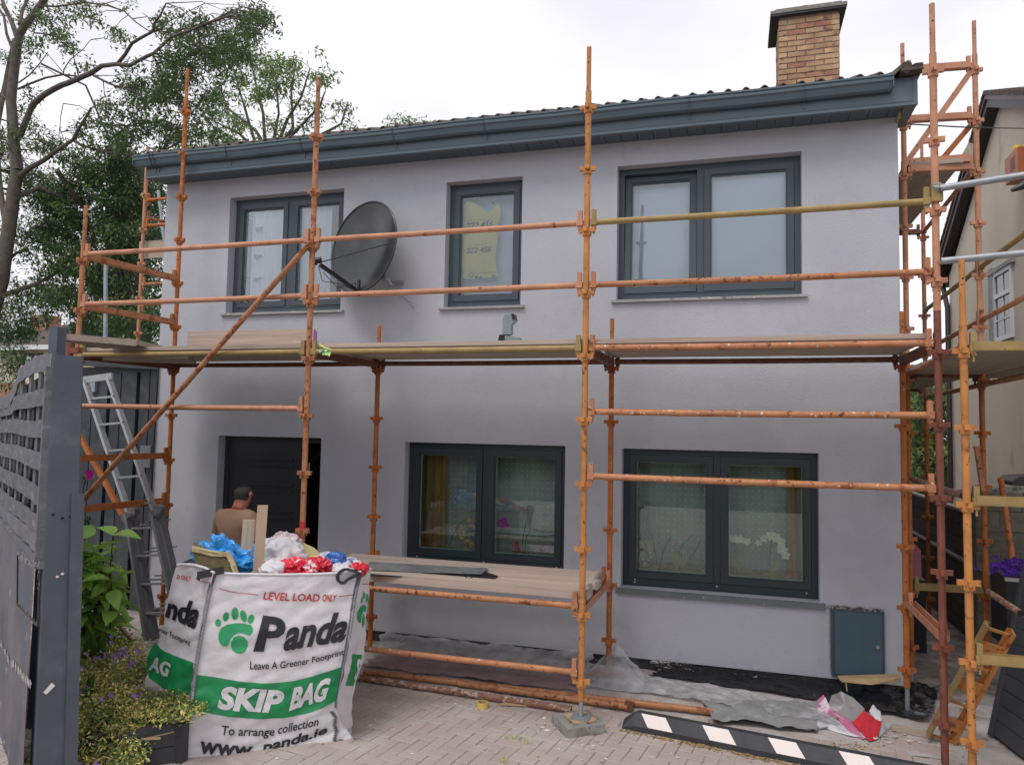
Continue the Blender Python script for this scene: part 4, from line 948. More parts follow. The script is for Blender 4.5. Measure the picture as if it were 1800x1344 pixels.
b = MB(); mnt = onY(697, 497, 7.22); b.tube([dc-nrm*.06, mnt+Vector((-.05, -.02, -.03)), mnt+Vector((0, 0, 0))], .018, 8); b.box(mnt, (.16, .05, .03)); b.box(mnt+Vector((-.1, -.08, .05)), (.05, .08, .07)); b.build('wall_mount', M['galv'], dish)
b = MB(); b.tube([mnt+Vector((0, 0, -.05)), mnt+Vector((.05, 0, -.14)), mnt+Vector((.15, .01, -.20)), onY(728, 541, 7.235)], .005, 5); b.build('loose_cable', M['galv'], dish)

# grey duct offcuts on the deck
b = MB(); p = onY(889, 601, 6.4); bx, by, bz = p.x, 6.4, 2.985
def ductbox(b, poly, d, t=.004):
    b.prism(poly, d)
b.prism([(bx-.085, by-.02, bz+.0), (bx+.04, by-.02, bz), (bx+.02, by-.02, bz+.12), (bx-.055, by-.02, bz+.12)], (.0, .09, 0), 1)
b.prism([(bx+.0, by-.03, bz), (bx+.155, by-.03, bz), (bx+.13, by-.03, bz+.09), (bx+.0, by-.03, bz+.11)], (0, .10, 0))
b.prism([(bx-.03, by-.01, bz+.12), (bx+.05, by-.01, bz+.12), (bx+.05, by-.01, bz+.21), (bx+.09, by-.01, bz+.25), (bx+.06, by-.01, bz+.31), (bx-.01, by-.01, bz+.30), (bx-.03, by-.01, bz+.27)], (0, .07, 0))
b.prism([(bx+.062, by-.012, bz+.252), (bx+.091, by-.012, bz+.252), (bx+.076, by-.012, bz+.305), (bx+.05, by-.012, bz+.306)], (0, .074, 0), 1)
b.build('duct_offcut', [mat('pale_green_grey_plastic', (.22, .29, .30), .45, .1, 9), M['black']], None, label='grey elbow-shaped duct offcut standing on the upper deck below the narrow window', cat='duct piece')

# yellow-green rag and tape tied on the deck edge
b = MB(); p = onY(572, 615, 5.64)
for k in range(7):
    q = p+Vector((random.uniform(-.05, .04), random.uniform(-.03, .01), random.uniform(-.04, .05))); b.add([q, q+Vector((.03, 0, .006)), q+Vector((.02, -.01, -.022)), q+Vector((-.003, 0, -.012))], [(0, 1, 2, 3)], k % 2)
b.tube([p+Vector((-.06, 0, .05)), p+Vector((-.01, -.01, .02)), p+Vector((.06, 0, .0))], .008, 6, 1)
b.build('warning_tape_scrap', [mat('mint_green_tape', (.12, .62, .30), .5), mat('lime_tape', (.55, .62, .16), .5)], None, label='scrap of mint and lime coloured tape knotted on the upper deck edge', cat='tape')
b = MB(); b.box(onY(554, 596, 5.74), (.016, .03, .14)); b.build('purple_rule', mat('purple_plastic', (.35, .12, .42), .5), None, label='short purple plastic strip standing behind the left deck upright', cat='strip')

# meter box
y = FY-.012; mb = thing('meter_box', 'slate-blue meter cabinet set in the wall at the lower right of the house', 'meter box', (1.03, FY, .17))
b = MB(); frame_rect(b, .81, 1.235, .155, .735, y-.02, FY+.005, .022); b.build('cabinet_frame', M['anthracite'], mb)
b = MB(); b.box2((.834, y-.032, .178), (1.215, y-.008, .715)); 
mdoor = mat('meter_door_paint', (.055, .10, .135), .5, .08, 5, spots=[((.5, .52, .53), 22, .72, .03)], bump=.1); b.build('cabinet_door', mdoor, mb)
b = MB(); b.tube([(1.178, y-.034, .44), (1.178, y-.046, .44)], .016, 12); b.box((1.225, y-.03, .19), (.02, .02, .03), 1); b.build('lock', [M['steel'], M['pvc_white']], mb)
b = MB()
for k in range(26):
    x = .80+.44*k/26; b.box((x, FY-.012, .745+random.uniform(-.006, .01)), (.03, .02, random.uniform(.008, .03)))
for k in range(20): b.box((.803, FY-.006, .2+.027*k), (random.uniform(.006, .016), .01, .035))
b.build('rough_mortar_edge', M['sill'], mb)

# plaster scuffs on the wall
# cables and pipe at the left house corner
b = MB(); p = onY(283, 640, 7.2); b.tube([(XL+.02, FY-.02, 2.95), (XL+.01, FY-.02, 1.9), (XL+.0, FY-.02, .2)], .012, 6); b.build('corner_cable', M['black'], house)
b = MB(); b.box2((XL-.25, 7.30, 1.72), (XL-.10, 7.36, 1.98)); b.build('socket_box', mat('grey_socket', (.16, .17, .185), .5), None, label='small grey electrical box on the dark cladding beside the house corner', cat='electrical box')

# ---------------------------------------------------------------- dark clad outbuilding behind the ladder
shed = thing('outbuilding', 'dark clad lean-to filling the gap left of the house behind the ladder', 'outbuilding', (-8.2, 7.6, 0))
b = MB(); b.box2((-8.0, 7.46, 0), (XL-.01, 7.52, 2.88)); b.box2((-8.0, 7.5, 2.88), (XL-.01, 9.6, 2.94)); b.build('back_wall', M['black'], shed)
x = XL-.02; k = 0
wds = [.22, .17, .26, .18, .26, .2]
for wd_ in wds:
    b = MB(); b.box2((x-wd_, 7.40+(.02 if k % 2 else 0), .0), (x-.035, 7.46, 2.90-.015*k)); b.build('cladding_board', M['shed'], shed); x -= wd_; k += 1
b = MB(); b.bar((XL-.0, 7.38, 2.93), (-8.05, 7.38, 3.0), .08, .08); b.build('roof_edge', M['lead'], shed)
b = MB(); b.box2((-7.75, 7.36, 2.62), (-7.6, 7.40, 2.78)); b.build('pale_patch', M['galv'], shed)

# ---------------------------------------------------------------- ladder
lad = thing('ladder', 'folding aluminium combination ladder leaning beside the house corner', 'ladder', (-6.1, 6.5, 0))
def lp(px, py, Y): return onY(px, py, Y)
A0, A1 = lp(149, 668, 6.75), lp(191, 664, 6.75)
H0, H1 = lp(228, 905, 6.55), lp(273, 902, 6.55)
B0, B1 = lp(262, 1112, 6.30), lp(322, 1112, 6.30)
for p_, q_ in ((A0, H0), (A1, H1)):
    b = MB(); b.bar(p_, q_, .028, .075, up=(0, -1, .2)); b.build('upper_stile', M['alu'], lad)
for p_, q_ in ((H0, B0), (H1, B1)):
    q_ = p_+(q_-p_)*1.06; q_.z = max(.03, q_.z)
    b = MB(); b.bar(p_+Vector((-.01, 0, 0)), q_+Vector((-.01, 0, 0)), .03, .125, up=(0, -1, .1)); b.bar(p_+Vector((.0, .07, 0)), q_+Vector((0, .07, 0)), .03, .09, up=(0, -1, .1)); b.build('lower_stile', M['alu_dark'], lad)
b = MB(); b.bar(A0+Vector((-.03, 0, 0)), A1+Vector((.05, 0, 0.02)), .03, .075); b.build('top_bar', M['alu'], lad)
for k in range(5):
    t = [.145, .345, .54, .735, .925][k]
    p_, q_ = A0.lerp(H0, t), A1.lerp(H1, t); b = MB(); b.bar(p_, q_, .034, .022); b.build('rung', M['alu'], lad)
    b = MB(); b.tube([q_+Vector((.012, -.03, .0)), q_+Vector((.018, -.034, .0))], .012, 8); b.build('rung_end', M['black'], lad)
for k in range(5):
    t = .12+.24*k
    if t > 1: break
    p_, q_ = H0.lerp(B0, t), H1.lerp(B1, t); b = MB(); b.bar(p_, q_, .034, .02); b.bar(p_+Vector((.02, .09, .03)), q_+Vector((0, .09, .03)), .034, .016); b.bar(p_+Vector((.03, .16, .06)), q_+Vector((0, .16, .06)), .03, .014); b.build('rung', M['alu'], lad)
for hp in (H0, H1):
    b = MB(); b.tube([hp+Vector((-.0, -.05, -.02)), hp+Vector((0, .03, -.02))], .062, 16); b.tube([hp+Vector((.03, -.02, .04)), hp+Vector((.03, .05, .04))], .055, 16); b.bar(hp+Vector((0, -.055, -.04)), hp+Vector((.05, -.055, .0)), .03, .02); b.build('hinge', M['alu_dark'], lad)
b = MB(); b.bar(onY(184, 1068, 5.6), onY(252, 1150, 5.3), .02, .035); b.build('loose_batten', M['wood_raw'], None, label='thin loose batten lying across the flower bed towards the bag', cat='batten')

# ---------------------------------------------------------------- left fence and gate post
D = Vector((-.826, .564, 0)); Nf = Vector((-.564, -.826, 0)); P0 = Vector((-3.93, 3.52, 0))
post = thing('gate_post', 'thick grey-painted wooden gate post with a white paper tag', 'post', P0)
b = MB(); hw = .112
c0 = P0; Mx = Matrix((D, Nf, Vector((0, 0, 1)))).transposed()
top_l, top_r = onP(93, 624, P0, -D), onP(147, 627, P0, -D); bot_l, bot_r = onP(60, 1344, P0, -D), onP(127, 1344, P0, -D)
def ext(t_, b_, z): return t_+(b_-t_)*((z-t_.z)/(b_.z-t_.z))
tl, tr, bl_, br_ = ext(top_l, bot_l, 2.655), ext(top_r, bot_r, 2.65), ext(top_l, bot_l, 0), ext(top_r, bot_r, 0)
def post_grid(b):
    n = 24; rows = []
    for i in range(n+1):
        t = i/n; a, c = tl.lerp(bl_, t), tr.lerp(br_, t)
        e = .006
        u_ = (c-a).normalized()
        rows.append([a+D*.16, a+D*e, a+u_*e, c-u_*e, c+D*e, c+D*.16])
    vs = [p+Vector((0, 0, 0))+D*.002*noise.noise(p*3) for r_ in rows for p in r_]
    b.add(vs, [(i*6+k, i*6+(k+1) % 6, (i+1)*6+(k+1) % 6, (i+1)*6+k) for i in range(n) for k in range(6)]); b.add(rows[0], [(0, 1, 2, 3, 4, 5)])
post_grid(b); b.build('post_shaft', M['post'], post)
st, sb = onP(143, 868, P0, -D), onP(131, 1344, P0, -D); b = MB(); sb = ext(st, sb, 0); 
u_ = (tr-tl).normalized()
b.prism([st-u_*.055, st+u_*.012, sb+u_*.012, sb-u_*.055], -D*.022); b.build('cover_strip', M['post'], post)
b = MB(); q = [onP(x, y_, P0-D*.004, -D) for x, y_ in ((76, 1216), (91, 1199), (97, 1204), (81, 1220))]; b.prism(q, -D*.003); b.build('paper_tag', M['reflector'], post)
b = MB()
for (x, y_) in ((93, 904), (110, 910), (124, 908), (101, 1013), (110, 1008)): 
    p = onP(x, y_, P0-D*.004, -D); b.box(p, (.011, .011, .011), 0 if y_ < 950 else 1)
b.build('screw_head', [M['black'], M['reflector']], post)

fence = thing('fence', 'grey-stained woven slat fence panel with a wavy top above a flaking low wall', 'fence', P0+D*1)
def fp(px, py, off=0): return onP(px, py, P0+Nf*off, Nf)
pf = P0+Nf*0
# woven slats: each band weaves over and under the uprights
TL = 3.7
slat_rows = [((93, 640), (0, 705), 1), ((92, 682), (0, 735), 1), ((90, 742), (0, 757), 1), ((85, 803), (0, 802), 1), ((80, 869), (0, 818), 1), ((77, 912), (0, 850), 1), ((75, 940), (0, 878), 1), ((74, 968), (0, 905), 1)]
def on_fence_t(t, z): return P0+D*t+Vector((0, 0, z))
zrows = [fp(x[0][0], x[0][1]).z for x in slat_rows]
print('fence rows', [round(z, 2) for z in zrows])
def topz(t): return 2.66+.03*math.sin(t*1.6)-.17/(1+math.exp(-(t-2.0)*9))
ups = [.12+i*.5 for i in range(8)]
for r_, z in enumerate([2.60, 2.40, 2.20, 2.0, 1.785, 1.60, 1.485]):
    b = MB(); n = 60; hgt = .112 if r_ < 5 else .108
    vs = []
    for i in range(n+1):
        t = .02+TL*i/n
        zz = z
        if r_ == 0: zz = topz(t)-.06
        if r_ == 1: zz = z-.06/(1+math.exp(-(t-2.0)*9))
        zz += .006*math.sin(t*3+r_)
        o_ = .018+.005*math.cos(math.pi*t/.215+r_*math.pi)
        for (dz, dn) in ((-hgt/2, -.006), (hgt/2, -.006), (hgt/2, .006), (-hgt/2, .006)):
            vs.append(P0+D*t+Nf*(o_+dn)+Vector((0, 0, zz+dz+.003*noise.noise(Vector((t*4, r_, dz))))))
    b.add(vs, [(i*4+k, i*4+(k+1) % 4, (i+1)*4+(k+1) % 4, (i+1)*4+k) for i in range(n) for k in range(4)]); b.add(vs[:4], [(0, 1, 2, 3)]); b.add(vs[-4:], [(3, 2, 1, 0)])
    b.build('slat', M['slat'], fence)
for z in (2.50, 2.30, 2.10, 1.89, 1.69, 1.5):  # shade of the gaps put into dark slats added behind them
    b = MB(); b.prism([P0+D*.02-Nf*.03+Vector((0, 0, z-.10)), P0+D*TL-Nf*.03+Vector((0, 0, z-.10)), P0+D*TL-Nf*.03+Vector((0, 0, z+.08-(.12 if z > 2.4 else 0))), P0+D*.02-Nf*.03+Vector((0, 0, z+.10))], -Nf*.012); b.build('gap_shade_slat', M['shed'], fence)
for i, t in enumerate(ups):
    tt = t+.05
    b = MB(); b.bar(P0+D*tt+Vector((0, 0, 1.38)), P0+D*tt+Vector((0, 0, topz(tt)-.04)), .13, .016, up=tuple(Nf)); b.build('upright', M['slat'], fence)
b = MB(); b.bar(P0+D*.03+Nf*.03+Vector((0, 0, 1.4)), P0+D*.03+Nf*.03+Vector((0, 0, 2.58)), .05, .05, up=tuple(Nf)); b.build('side_rail', M['slat'], fence)
b = MB(); b.prism([P0+D*0-Nf*.0+Vector((0, 0, 1.375)), P0+D*TL+Vector((0, 0, 1.375)), P0+D*TL+Vector((0, 0, 1.42)), P0+Vector((0, 0, 1.42))], Nf*.04); b.build('bottom_rail', M['slat'], fence)
# low wall under it
lw = thing('low_wall', 'low wall with flaking dark blue-grey paint under the slat fence', 'wall', P0+D*1.2)
b = MB(); n = 50; vs = []
for j in range(21):
    for i in range(n+1):
        t = .05+TL*i/n; z = 1.37*j/20; vs.append(P0+D*t+Nf*(.05+.004*fbm((t*3, z*3, 2)))+Vector((0, 0, z)))
b.add(vs, [(j*(n+1)+i, j*(n+1)+i+1, (j+1)*(n+1)+i+1, (j+1)*(n+1)+i) for j in range(20) for i in range(n)], 0, True)
b.prism([P0+D*.05+Nf*.05+Vector((0, 0, 1.37)), P0+D*(TL+.05)+Nf*.05+Vector((0, 0, 1.37)), P0+D*(TL+.05)-Nf*.1+Vector((0, 0, 1.37)), P0+D*.05-Nf*.1+Vector((0, 0, 1.37))], (0, 0, .012))
b.build('wall_face', M['rendered'], lw)
def patchline(pts, w_, name):
    b = MB()
    for i in range(len(pts)-1):
        for k in range(26):
            x = pts[i][0]+(pts[i+1][0]-pts[i][0])*(k+random.random()*.6)/26; y_ = pts[i][1]+(pts[i+1][1]-pts[i][1])*(k+.5)/26
            c = fp(x+random.uniform(-2, 2), y_+random.uniform(-4, 4), .054+random.uniform(0, .002)); r_ = w_*random.uniform(.15, .8)
            b.add([c+D*r_*math.cos(a)*.8+Vector((0, 0, r_*1.3*math.sin(a)))+Nf*.003 for a in (0, .9, 1.8, 2.9, 4., 5.1)], [(0, 1, 2, 3, 4, 5)])
    b.build(name, M['dust'], lw)
patchline([(0, 1128), (18, 1160), (38, 1182), (56, 1205)], .028, 'bare_plaster_patch'); patchline([(31, 1062), (48, 1080), (64, 1095)], .012, 'bare_plaster_patch'); patchline([(32, 976), (50, 985), (70, 993)], .014, 'bare_plaster_patch'); patchline([(69, 1000), (68, 1040)], .008, 'bare_plaster_patch')
b = MB(); 
for (q0, q1) in (((31, 975), (30, 1062)), ((30, 1062), (66, 1098)), ((70, 1000), (66, 1100))):
    b.bar(fp(*q0, .056), fp(*q1, .056), .012, .008, up=tuple(Nf))
b.build('crack', M['black'], lw)
b = MB(); b.box2((-4.75, 5.62, 0), (-4.66, 5.70, 3.02)); b.box2((-4.78, 5.60, 3.02), (-4.63, 5.72, 3.04))
zz = MB(); c_ = onY(100, 600, 4.4); zz.box2((c_.x-.035, 4.36, 0), (c_.x+.045, 4.44, onY(100, 576, 4.4).z)); zz.build('fence_post', M['post'], None, label='darker grey post rising behind the gate post at the top of the fence', cat='post')
zz = MB(); c_ = onY(122, 615, 5.2); zz.tube([(c_.x, 5.2, 1.6), (c_.x, 5.2, onY(122, 599, 5.2).z)], .03, 12); zz.bar((c_.x-.1, 5.2, 2.87), (c_.x+.12, 5.2, 2.88), .05, .05); zz.build('rusty_stub', M['rust_red'], None, label='rust-red scaffold stub poking above the gate post', cat='scaffold tube')

# ---------------------------------------------------------------- neighbour's house, boundary walls (right)
NX = 3.6
nb = thing('house', 'cream rendered neighbouring house with dark brown barge boards', 'house', (NX, 13, 0))
ye, ze = 14.95, 5.12
ridge_y = 11.85; zr = 7.10
ya = 7.4
b = MB(); b.add([(NX, ya, 0), (NX, ye-.35, 0), (NX, ye-.35, ze-.05), (NX, ridge_y, zr-.1), (NX, ya, ze-.05)], [(0, 1, 2, 3, 4)])
b.add([(NX, ye-.35, 0), (NX+8, ye-.35, 0), (NX+8, ye-.35, ze), (NX, ye-.35, ze)], [(0, 1, 2, 3)]); b.add([(NX, ya, 0), (NX+8, ya, 0), (NX+8, ya, ze), (NX, ya, ze)], [(3, 2, 1, 0)])
b.build('wall', M['neigh'], nb)
for s_ in (1, -1):
    ee = ye if s_ > 0 else ya
    def rp(t, o=0): return Vector((0, ee+(ridge_y-ee)*t, ze+(zr-ze)*t+o))
    b = MB(); b.prism([Vector((NX-.16, p.y, p.z)) for p in (rp(-.04, -.14), rp(1, -.14), rp(1, .06), rp(-.04, .06))], (.03, 0, 0)); b.prism([Vector((NX-.185, p.y, p.z)) for p in (rp(-.04, -.02), rp(1, -.02), rp(1, .045), rp(-.04, .045))], (.026, 0, 0), 1)
    b.build('bargeboard', [M['barge'], M['barge_mid']], nb)
    b = MB(); b.prism([Vector((NX-.13, p.y, p.z)) for p in (rp(-.04, -.135), rp(1, -.135), rp(1, -.11), rp(-.04, -.11))], (.13, 0, 0)); b.build('verge_soffit', M['barge'], nb)
    b = MB(); b.prism([Vector((NX-.20, p.y, p.z)) for p in (rp(-.05, .06), rp(1, .06), rp(1, .11), rp(-.05, .11))], (8, 0, 0)); rf_ = b.build('roof', M['tile'], nb)
    for k in range(26):
        b = MB(); p = rp(k/26); q = rp((k+1.05)/26); b.prism([Vector((NX-.205, p.y, p.z+.045)), Vector((NX-.205, q.y, q.z+.045)), Vector((NX-.205, q.y, q.z+.085)), Vector((NX-.205, p.y, p.z+.115))], (.3, 0, 0)); b.build('verge_tile', M['tile'], rf_)
b = MB()
dpx = onX(1665, 520, NX-.05)
b.tube([(NX-.02, ye+.05, ze-.02), (NX-.05, ye-.25, ze-.35), (NX-.05, ye-.42, ze-.62), (NX-.05, ye-.42, 1.2)], .042, 10); b.box2((NX-.1, ye-.2, ze-.16), (NX+.2, ye+.1, ze-.02)); b.build('downpipe', M['barge'], nb)
b = MB()
for k in range(8): 
    p = onX(1690, 520+k*3.3, NX-.01); b.box(p, (.01, .16, .012))
b.build('wall_vent', M['oldwall'], nb)
wy0, wy1, wz0, wz1 = 11.48, 12.22, 3.62, 4.62
b = MB(); b.box2((NX-.002, wy0-.02, wz0-.02), (NX+.004, wy1+.02, wz1+.02)); 
nbw = MB()
for (a_, c_) in ((wy0, wy0+.06), (wy1-.06, wy1)): nbw.box2((NX-.03, a_, wz0), (NX+.03, c_, wz1))
for z in (wz0, wz1-.06, wz0+.62): nbw.box2((NX-.03, wy0+.06, z), (NX+.03, wy1-.06, z+.06))
for yy in ((wy0+wy1)/2,): nbw.box2((NX-.02, yy-.012, wz0+.06), (NX+.0, yy+.012, wz1-.06))
for z in (wz0+.3,): nbw.box2((NX-.02, wy0+.06, z-.01), (NX+.0, wy1-.06, z+.01))
wn = nbw.build('window', M['pvc_white'], nb)
b = MB(); b.box2((NX-.008, wy0+.05, wz0+.05), (NX-.004, wy1-.05, wz1-.05)); b.build('pane', mat('dim_glass', (.10, .12, .12), .08, .2, 2), wn)
b = MB(); b.box2((NX-.04, wy1+.0, wz0-.05), (NX+.01, wy1+.17, wz1+.1)); b.box2((NX-.05, wy0-.1, wz1), (NX+.01, wy1+.17, wz1+.06)); b.build('reveal_trim', M['sill'], wn)
al = thing('alarm_box', 'terracotta alarm box with a yellow lamp on the neighbouring cream gable', 'alarm box', onX(1790, 315, NX-.02))
c_ = onX(1795, 292, NX-.12)
b = MB(); b.box(c_, (.22, .46, .34)); 
for k in range(5): b.box(c_+Vector((-.112, -.05, .09-.035*k)), (.006, .16, .008), 1)
b.build('cover', [M['terracotta'], M['barge']], al)
b = MB(); cc = onX(1789, 262, NX-.12)
b.tube([cc+Vector((0, 0, -.05)), cc+Vector((0, 0, -.03)), cc+Vector((0, 0, .02)), cc+Vector((0, 0, .05)), cc+Vector((0, 0, .062))], [.05, .062, .06, .035, .004], 12); b.build('lamp', M['yellow'], al)
b = MB(); b.tube([onY(1592, 218, 7.2), onY(1700, 224, 7.4), onX(1800, 226, NX-.1)], .006, 6); b.build('overhead_cable', M['black'], None, label='thin cable strung from the house eaves to the neighbouring gable', cat='cable')

# block wall on the right
bw = thing('block_wall', 'grey concrete block wall behind the right uprights', 'wall', (2.9, 9.0, 0))
by_ = 9.0
b = MB(); b.box2((2.42, by_+.012, 0), (3.58, by_+.2, 1.66)); b.build('mortar_core', M['blockjoint'], bw)
bbm = brick_mesh(.44, .20, .1).mesh('block', M['block']); bbh = brick_mesh(.215, .20, .1).mesh('block', M['block'])
for r_ in range(8):
    off = 0 if r_ % 2 else .225
    if off: link('block', bbh, bw, local(bw, (2.42+.11, by_, .11+.212*r_)))
    for k in range(3):
        x = 2.42+off+.225+.452*k
        if x+.2 < 3.62: link('block', bbm, bw, local(bw, (x, by_, .11+.212*r_)))
b = MB(); n_ = 14; pts_ = [(2.3+.1*i, by_+.05, 1.66+.10*math.sin(math.pi*i/n_)+.02*random.random()) for i in range(n_)]
b.prism([Vector(p) for p in pts_]+[Vector((3.6, by_+.05, 1.66)), Vector((2.3, by_+.05, 1.66))], (0, .3, 0)); b.build('mortar_heap', M['concrete'], bw)
b = MB(); b.prism([onY(1779, 846, 7.9), onY(1790, 838, 7.9), onY(1830, 836, 7.9), onY(1830, 855, 7.9), onY(1780, 853, 7.9)], (0, .4, 0)); b.build('brown_crate', M['barge'], None, label='dark brown box lying on top of the block wall', cat='box')
# boundary wall going back
bd = thing('boundary_fence', 'dark stained boundary fence with pale copings running back along the passage', 'fence', (2.6, 11, 0))
bx_ = 2.5
for k in range(9):
    b = MB(); b.box2((bx_, 9.2, .02+.155*k), (bx_+.03, 16.5, .165+.155*k)); b.build('fence_board', M['oldwall'], bd)
b = MB(); b.box2((bx_-.03, 9.2, 1.41), (bx_+.06, 16.5, 1.44)); b.build('coping', M['coping'], bd)
b = MB(); b.box2((bx_-.05, 7.9, .86), (bx_, 13.5, .885)); b.build('lower_rail', M['coping'], bd)
b = MB(); b.box2((1.45, 15.5, 0), (2.5, 15.55, 1.2)); b.build('end_board', M['oldwall'], bd)
b = MB(); c_ = onY(1610, 990, 8.9); b.prism([(c_.x-.08, 8.9, c_.z-.16), (c_.x+.05, 8.9, c_.z-.16), (c_.x+.05, 8.9, c_.z+.14), (c_.x+.0, 8.9, c_.z+.2), (c_.x-.08, 8.9, c_.z+.2)], (0, .1, 0)); b.prism([(c_.x-.1, 8.85, 0), (c_.x+.08, 8.85, 0), (c_.x+.08, 8.85, c_.z-.16), (c_.x-.1, 8.85, c_.z-.16)], (0, .2, 0), 1)
b.build('pink_insulation', [mat('pink_foam', (.42, .16, .20), .8, .15), M['black']], None, label='pink insulation offcut standing in the passage beyond the corner', cat='insulation')
# leaning dark gate, far right
gt = thing('leaning_gate', 'dark grey boarded gate leaning against the right boundary', 'gate', (1.9, 6.2, 0))
g0 = Vector((1.84, 6.60, .02)); g1 = Vector((2.05, 5.4, .02)); lean_v = Vector((.252, 0, 1.245)).normalized()
gd = (g1-g0).normalized(); L_ = 2.2; gn = gd.cross(lean_v).normalized()
for k in range(12):
    a = g0+lean_v*(.02+.118*k); b = MB(); b.prism([a, a+gd*L_, a+gd*L_+lean_v*.112, a+lean_v*.112], gn*.02 if gn.x > 0 else -gn*.02); b.build('gate_board', M['gate'], gt)
for tt_ in (.02, 1.2): b = MB(); b.bar(g0+gd*tt_, g0+gd*tt_+lean_v*1.44, .05, .03); b.build('gate_brace', M['gate'], gt)
b = MB(); b.box2((1.87, 4.4, 0), (1.92, 6.6, .10)); b.v = [(x+(6.6-y_)*.17, y_, z) for x, y_, z in b.v]; b.build('kerb_board', M['barge'], None, label='dark brown board lying along the foot of the leaning gate', cat='board')
b = MB(); c_ = onY(1773, 1010, 7.2)
b.box2((c_.x-.02, 7.2, c_.z-.6), (c_.x+.7, 7.6, c_.z-.02)); b.box2((c_.x-.03, 7.18, c_.z-.05), (c_.x+.7, 7.21, c_.z-.02), 1); b.build('planter_box', [M['black'], M['coping']], None, label='black planter under the deep purple flowers at the right edge', cat='planter')
t = thing('flowering_plant', 'deep purple petunias above the black planter at the right edge', 'plant', (c_.x+.1, 7.4, c_.z-.05))
for k in range(110):
    p = Vector((c_.x+random.gauss(.10, .09), 7.3+random.gauss(0, .07), c_.z+.0+abs(random.gauss(.03, .05)))); b = MB()
    for j in range(5):
        a = j*1.257+k; b.add([p, p+Vector((.016*math.cos(a), -.012, .016*math.sin(a))), p+Vector((.02*math.cos(a+.6), -.01, .02*math.sin(a+.6))), p+Vector((.016*math.cos(a+1.1), -.012, .016*math.sin(a+1.1)))], [(0, 1, 2, 3)])
    b.build('flower', M['purple'], t, fix=False)

# ladder-beam bracket leaning at the right
hb = thing('scaffold_bracket', 'ochre pressed-steel bracket frame leaning between the two corner uprights', 'scaffold bracket', (1.6, 6.2, 0))
p0_, p1_ = onZ(1652, 1300, .03), onY(1758, 1103, 5.95); d_ = (p1_-p0_).normalized(); sd = Vector((.86, .15, -.45)).normalized(); sd = (sd-d_*sd.dot(d_)).normalized(); up_ = d_.cross(sd)
Lb = (p1_-p0_).length
for s_ in (-1, 1):
    b = MB(); b.bar(p0_+sd*.085*s_, p1_+sd*.085*s_, .012, .075, up=tuple(up_)); b.bar(p0_+sd*.072*s_+up_*.035, p1_+sd*.072*s_+up_*.035, .035, .006, up=tuple(up_)); b.build('side_rail', M['ochre'] if s_ < 0 else M['amber'], hb)
for t_ in (.02, .16, .34, .50, .66, .82, .97):
    b = MB(); c_ = p0_.lerp(p1_, t_); b.bar(c_-sd*.08, c_+sd*.08, .10 if t_ in (.16, .50, .82) else .02, .012, up=tuple(up_)); b.build('cross_plate', M['amber'], hb)

# ---------------------------------------------------------------- ground clutter
stop = thing('wheel_stop', 'black rubber wheel stop with white parallelogram reflectors', 'wheel stop', (-.2, 5.75, 0))
s0, s1 = Vector((-.82, 5.80, .012)), Vector((1.02, 5.49, .012)); dx = (s1-s0).normalized(); dn = Vector((-dx.y, dx.x, 0))
Ls = (s1-s0).length+.3
prof_ = [(-.0, 0), (-.0, .04), (.05, .125), (.105, .125), (.15, .045), (.15, 0)]
b = MB()
def sect(t, f): return [s0+dx*t+dn*(.065+(a-.065)*1.0)+Vector((0, 0, h*f)) for a, h in prof_]
rings = [sect(0, .45), sect(.10, 1), sect(Ls-.1, 1), sect(Ls, .45)]
vs = [p for r_ in rings for p in r_]; b.add(vs, [(i*6+k, i*6+(k+1) % 6, (i+1)*6+(k+1) % 6, (i+1)*6+k) for i in range(3) for k in range(6)]); b.add(rings[0], [tuple(range(6))]); b.add(rings[-1], [tuple(range(6))])
b.build('rubber_body', M['rubber'], stop)
fa, fb = Vector(), Vector()
for k in range(6):
    t = .15+.455*k
    if t+.24 > Ls: break
    def fpnt(tt, s_): q = s0+dx*tt+dn*(.05*s_)+Vector((0, 0, .04+.085*s_)); return q+(-dn*.07+Vector((0, 0, .045))).normalized()*.003
    b = MB(); b.prism([fpnt(t+.05, .04), fpnt(t+.235, .04), fpnt(t+.17, .97), fpnt(t-.015, .97)], (-dn*.07+Vector((0, 0, .045))).normalized()*.002); b.build('reflector_patch', M['reflector'], stop)
tape = thing('tape_roll', 'small roll of yellow masking tape on the paving under the low planks', 'tape roll', onZ(848, 1243, .012))
c_ = onZ(848, 1243, .012); b = MB(); b.tube([c_, c_+Vector((0, 0, .045))], .048, 20, 0, cap=False); b.tube([c_+Vector((0, 0, .001)), c_+Vector((0, 0, .044))], .036, 20, 1, cap=False); n = 20
for z in (.045,):
    o_ = [c_+Vector((.048*math.cos(2*math.pi*k/n), .048*math.sin(2*math.pi*k/n), z)) for k in range(n)]; i_ = [c_+Vector((.036*math.cos(2*math.pi*k/n), .036*math.sin(2*math.pi*k/n), z)) for k in range(n)]
    b.add(o_+i_, [(k, (k+1) % n, n+(k+1) % n, n+k) for k in range(n)], 0)
b.build('tape_ring', [mat('yellow_tape', (.66, .47, .12), .6), M['wood_raw']], tape)
pipe('long orange tube lying on the paving below the low planks', onZ(640, 1180, .05), onZ(1252, 1250, .05), 'orange', .026)
pipe('second orange tube lying beside the long one, ending past the middle upright', onZ(800, 1204, .05)+Vector((0, .06, 0)), onZ(1104, 1238, .05)+Vector((0, -.04, 0)), 'orange', .026)
pipe('crusted rusty tube lying nearest the viewer on the paving', onZ(612, 1187, .045), onZ(1004, 1246, .045), 'crusted', .027)
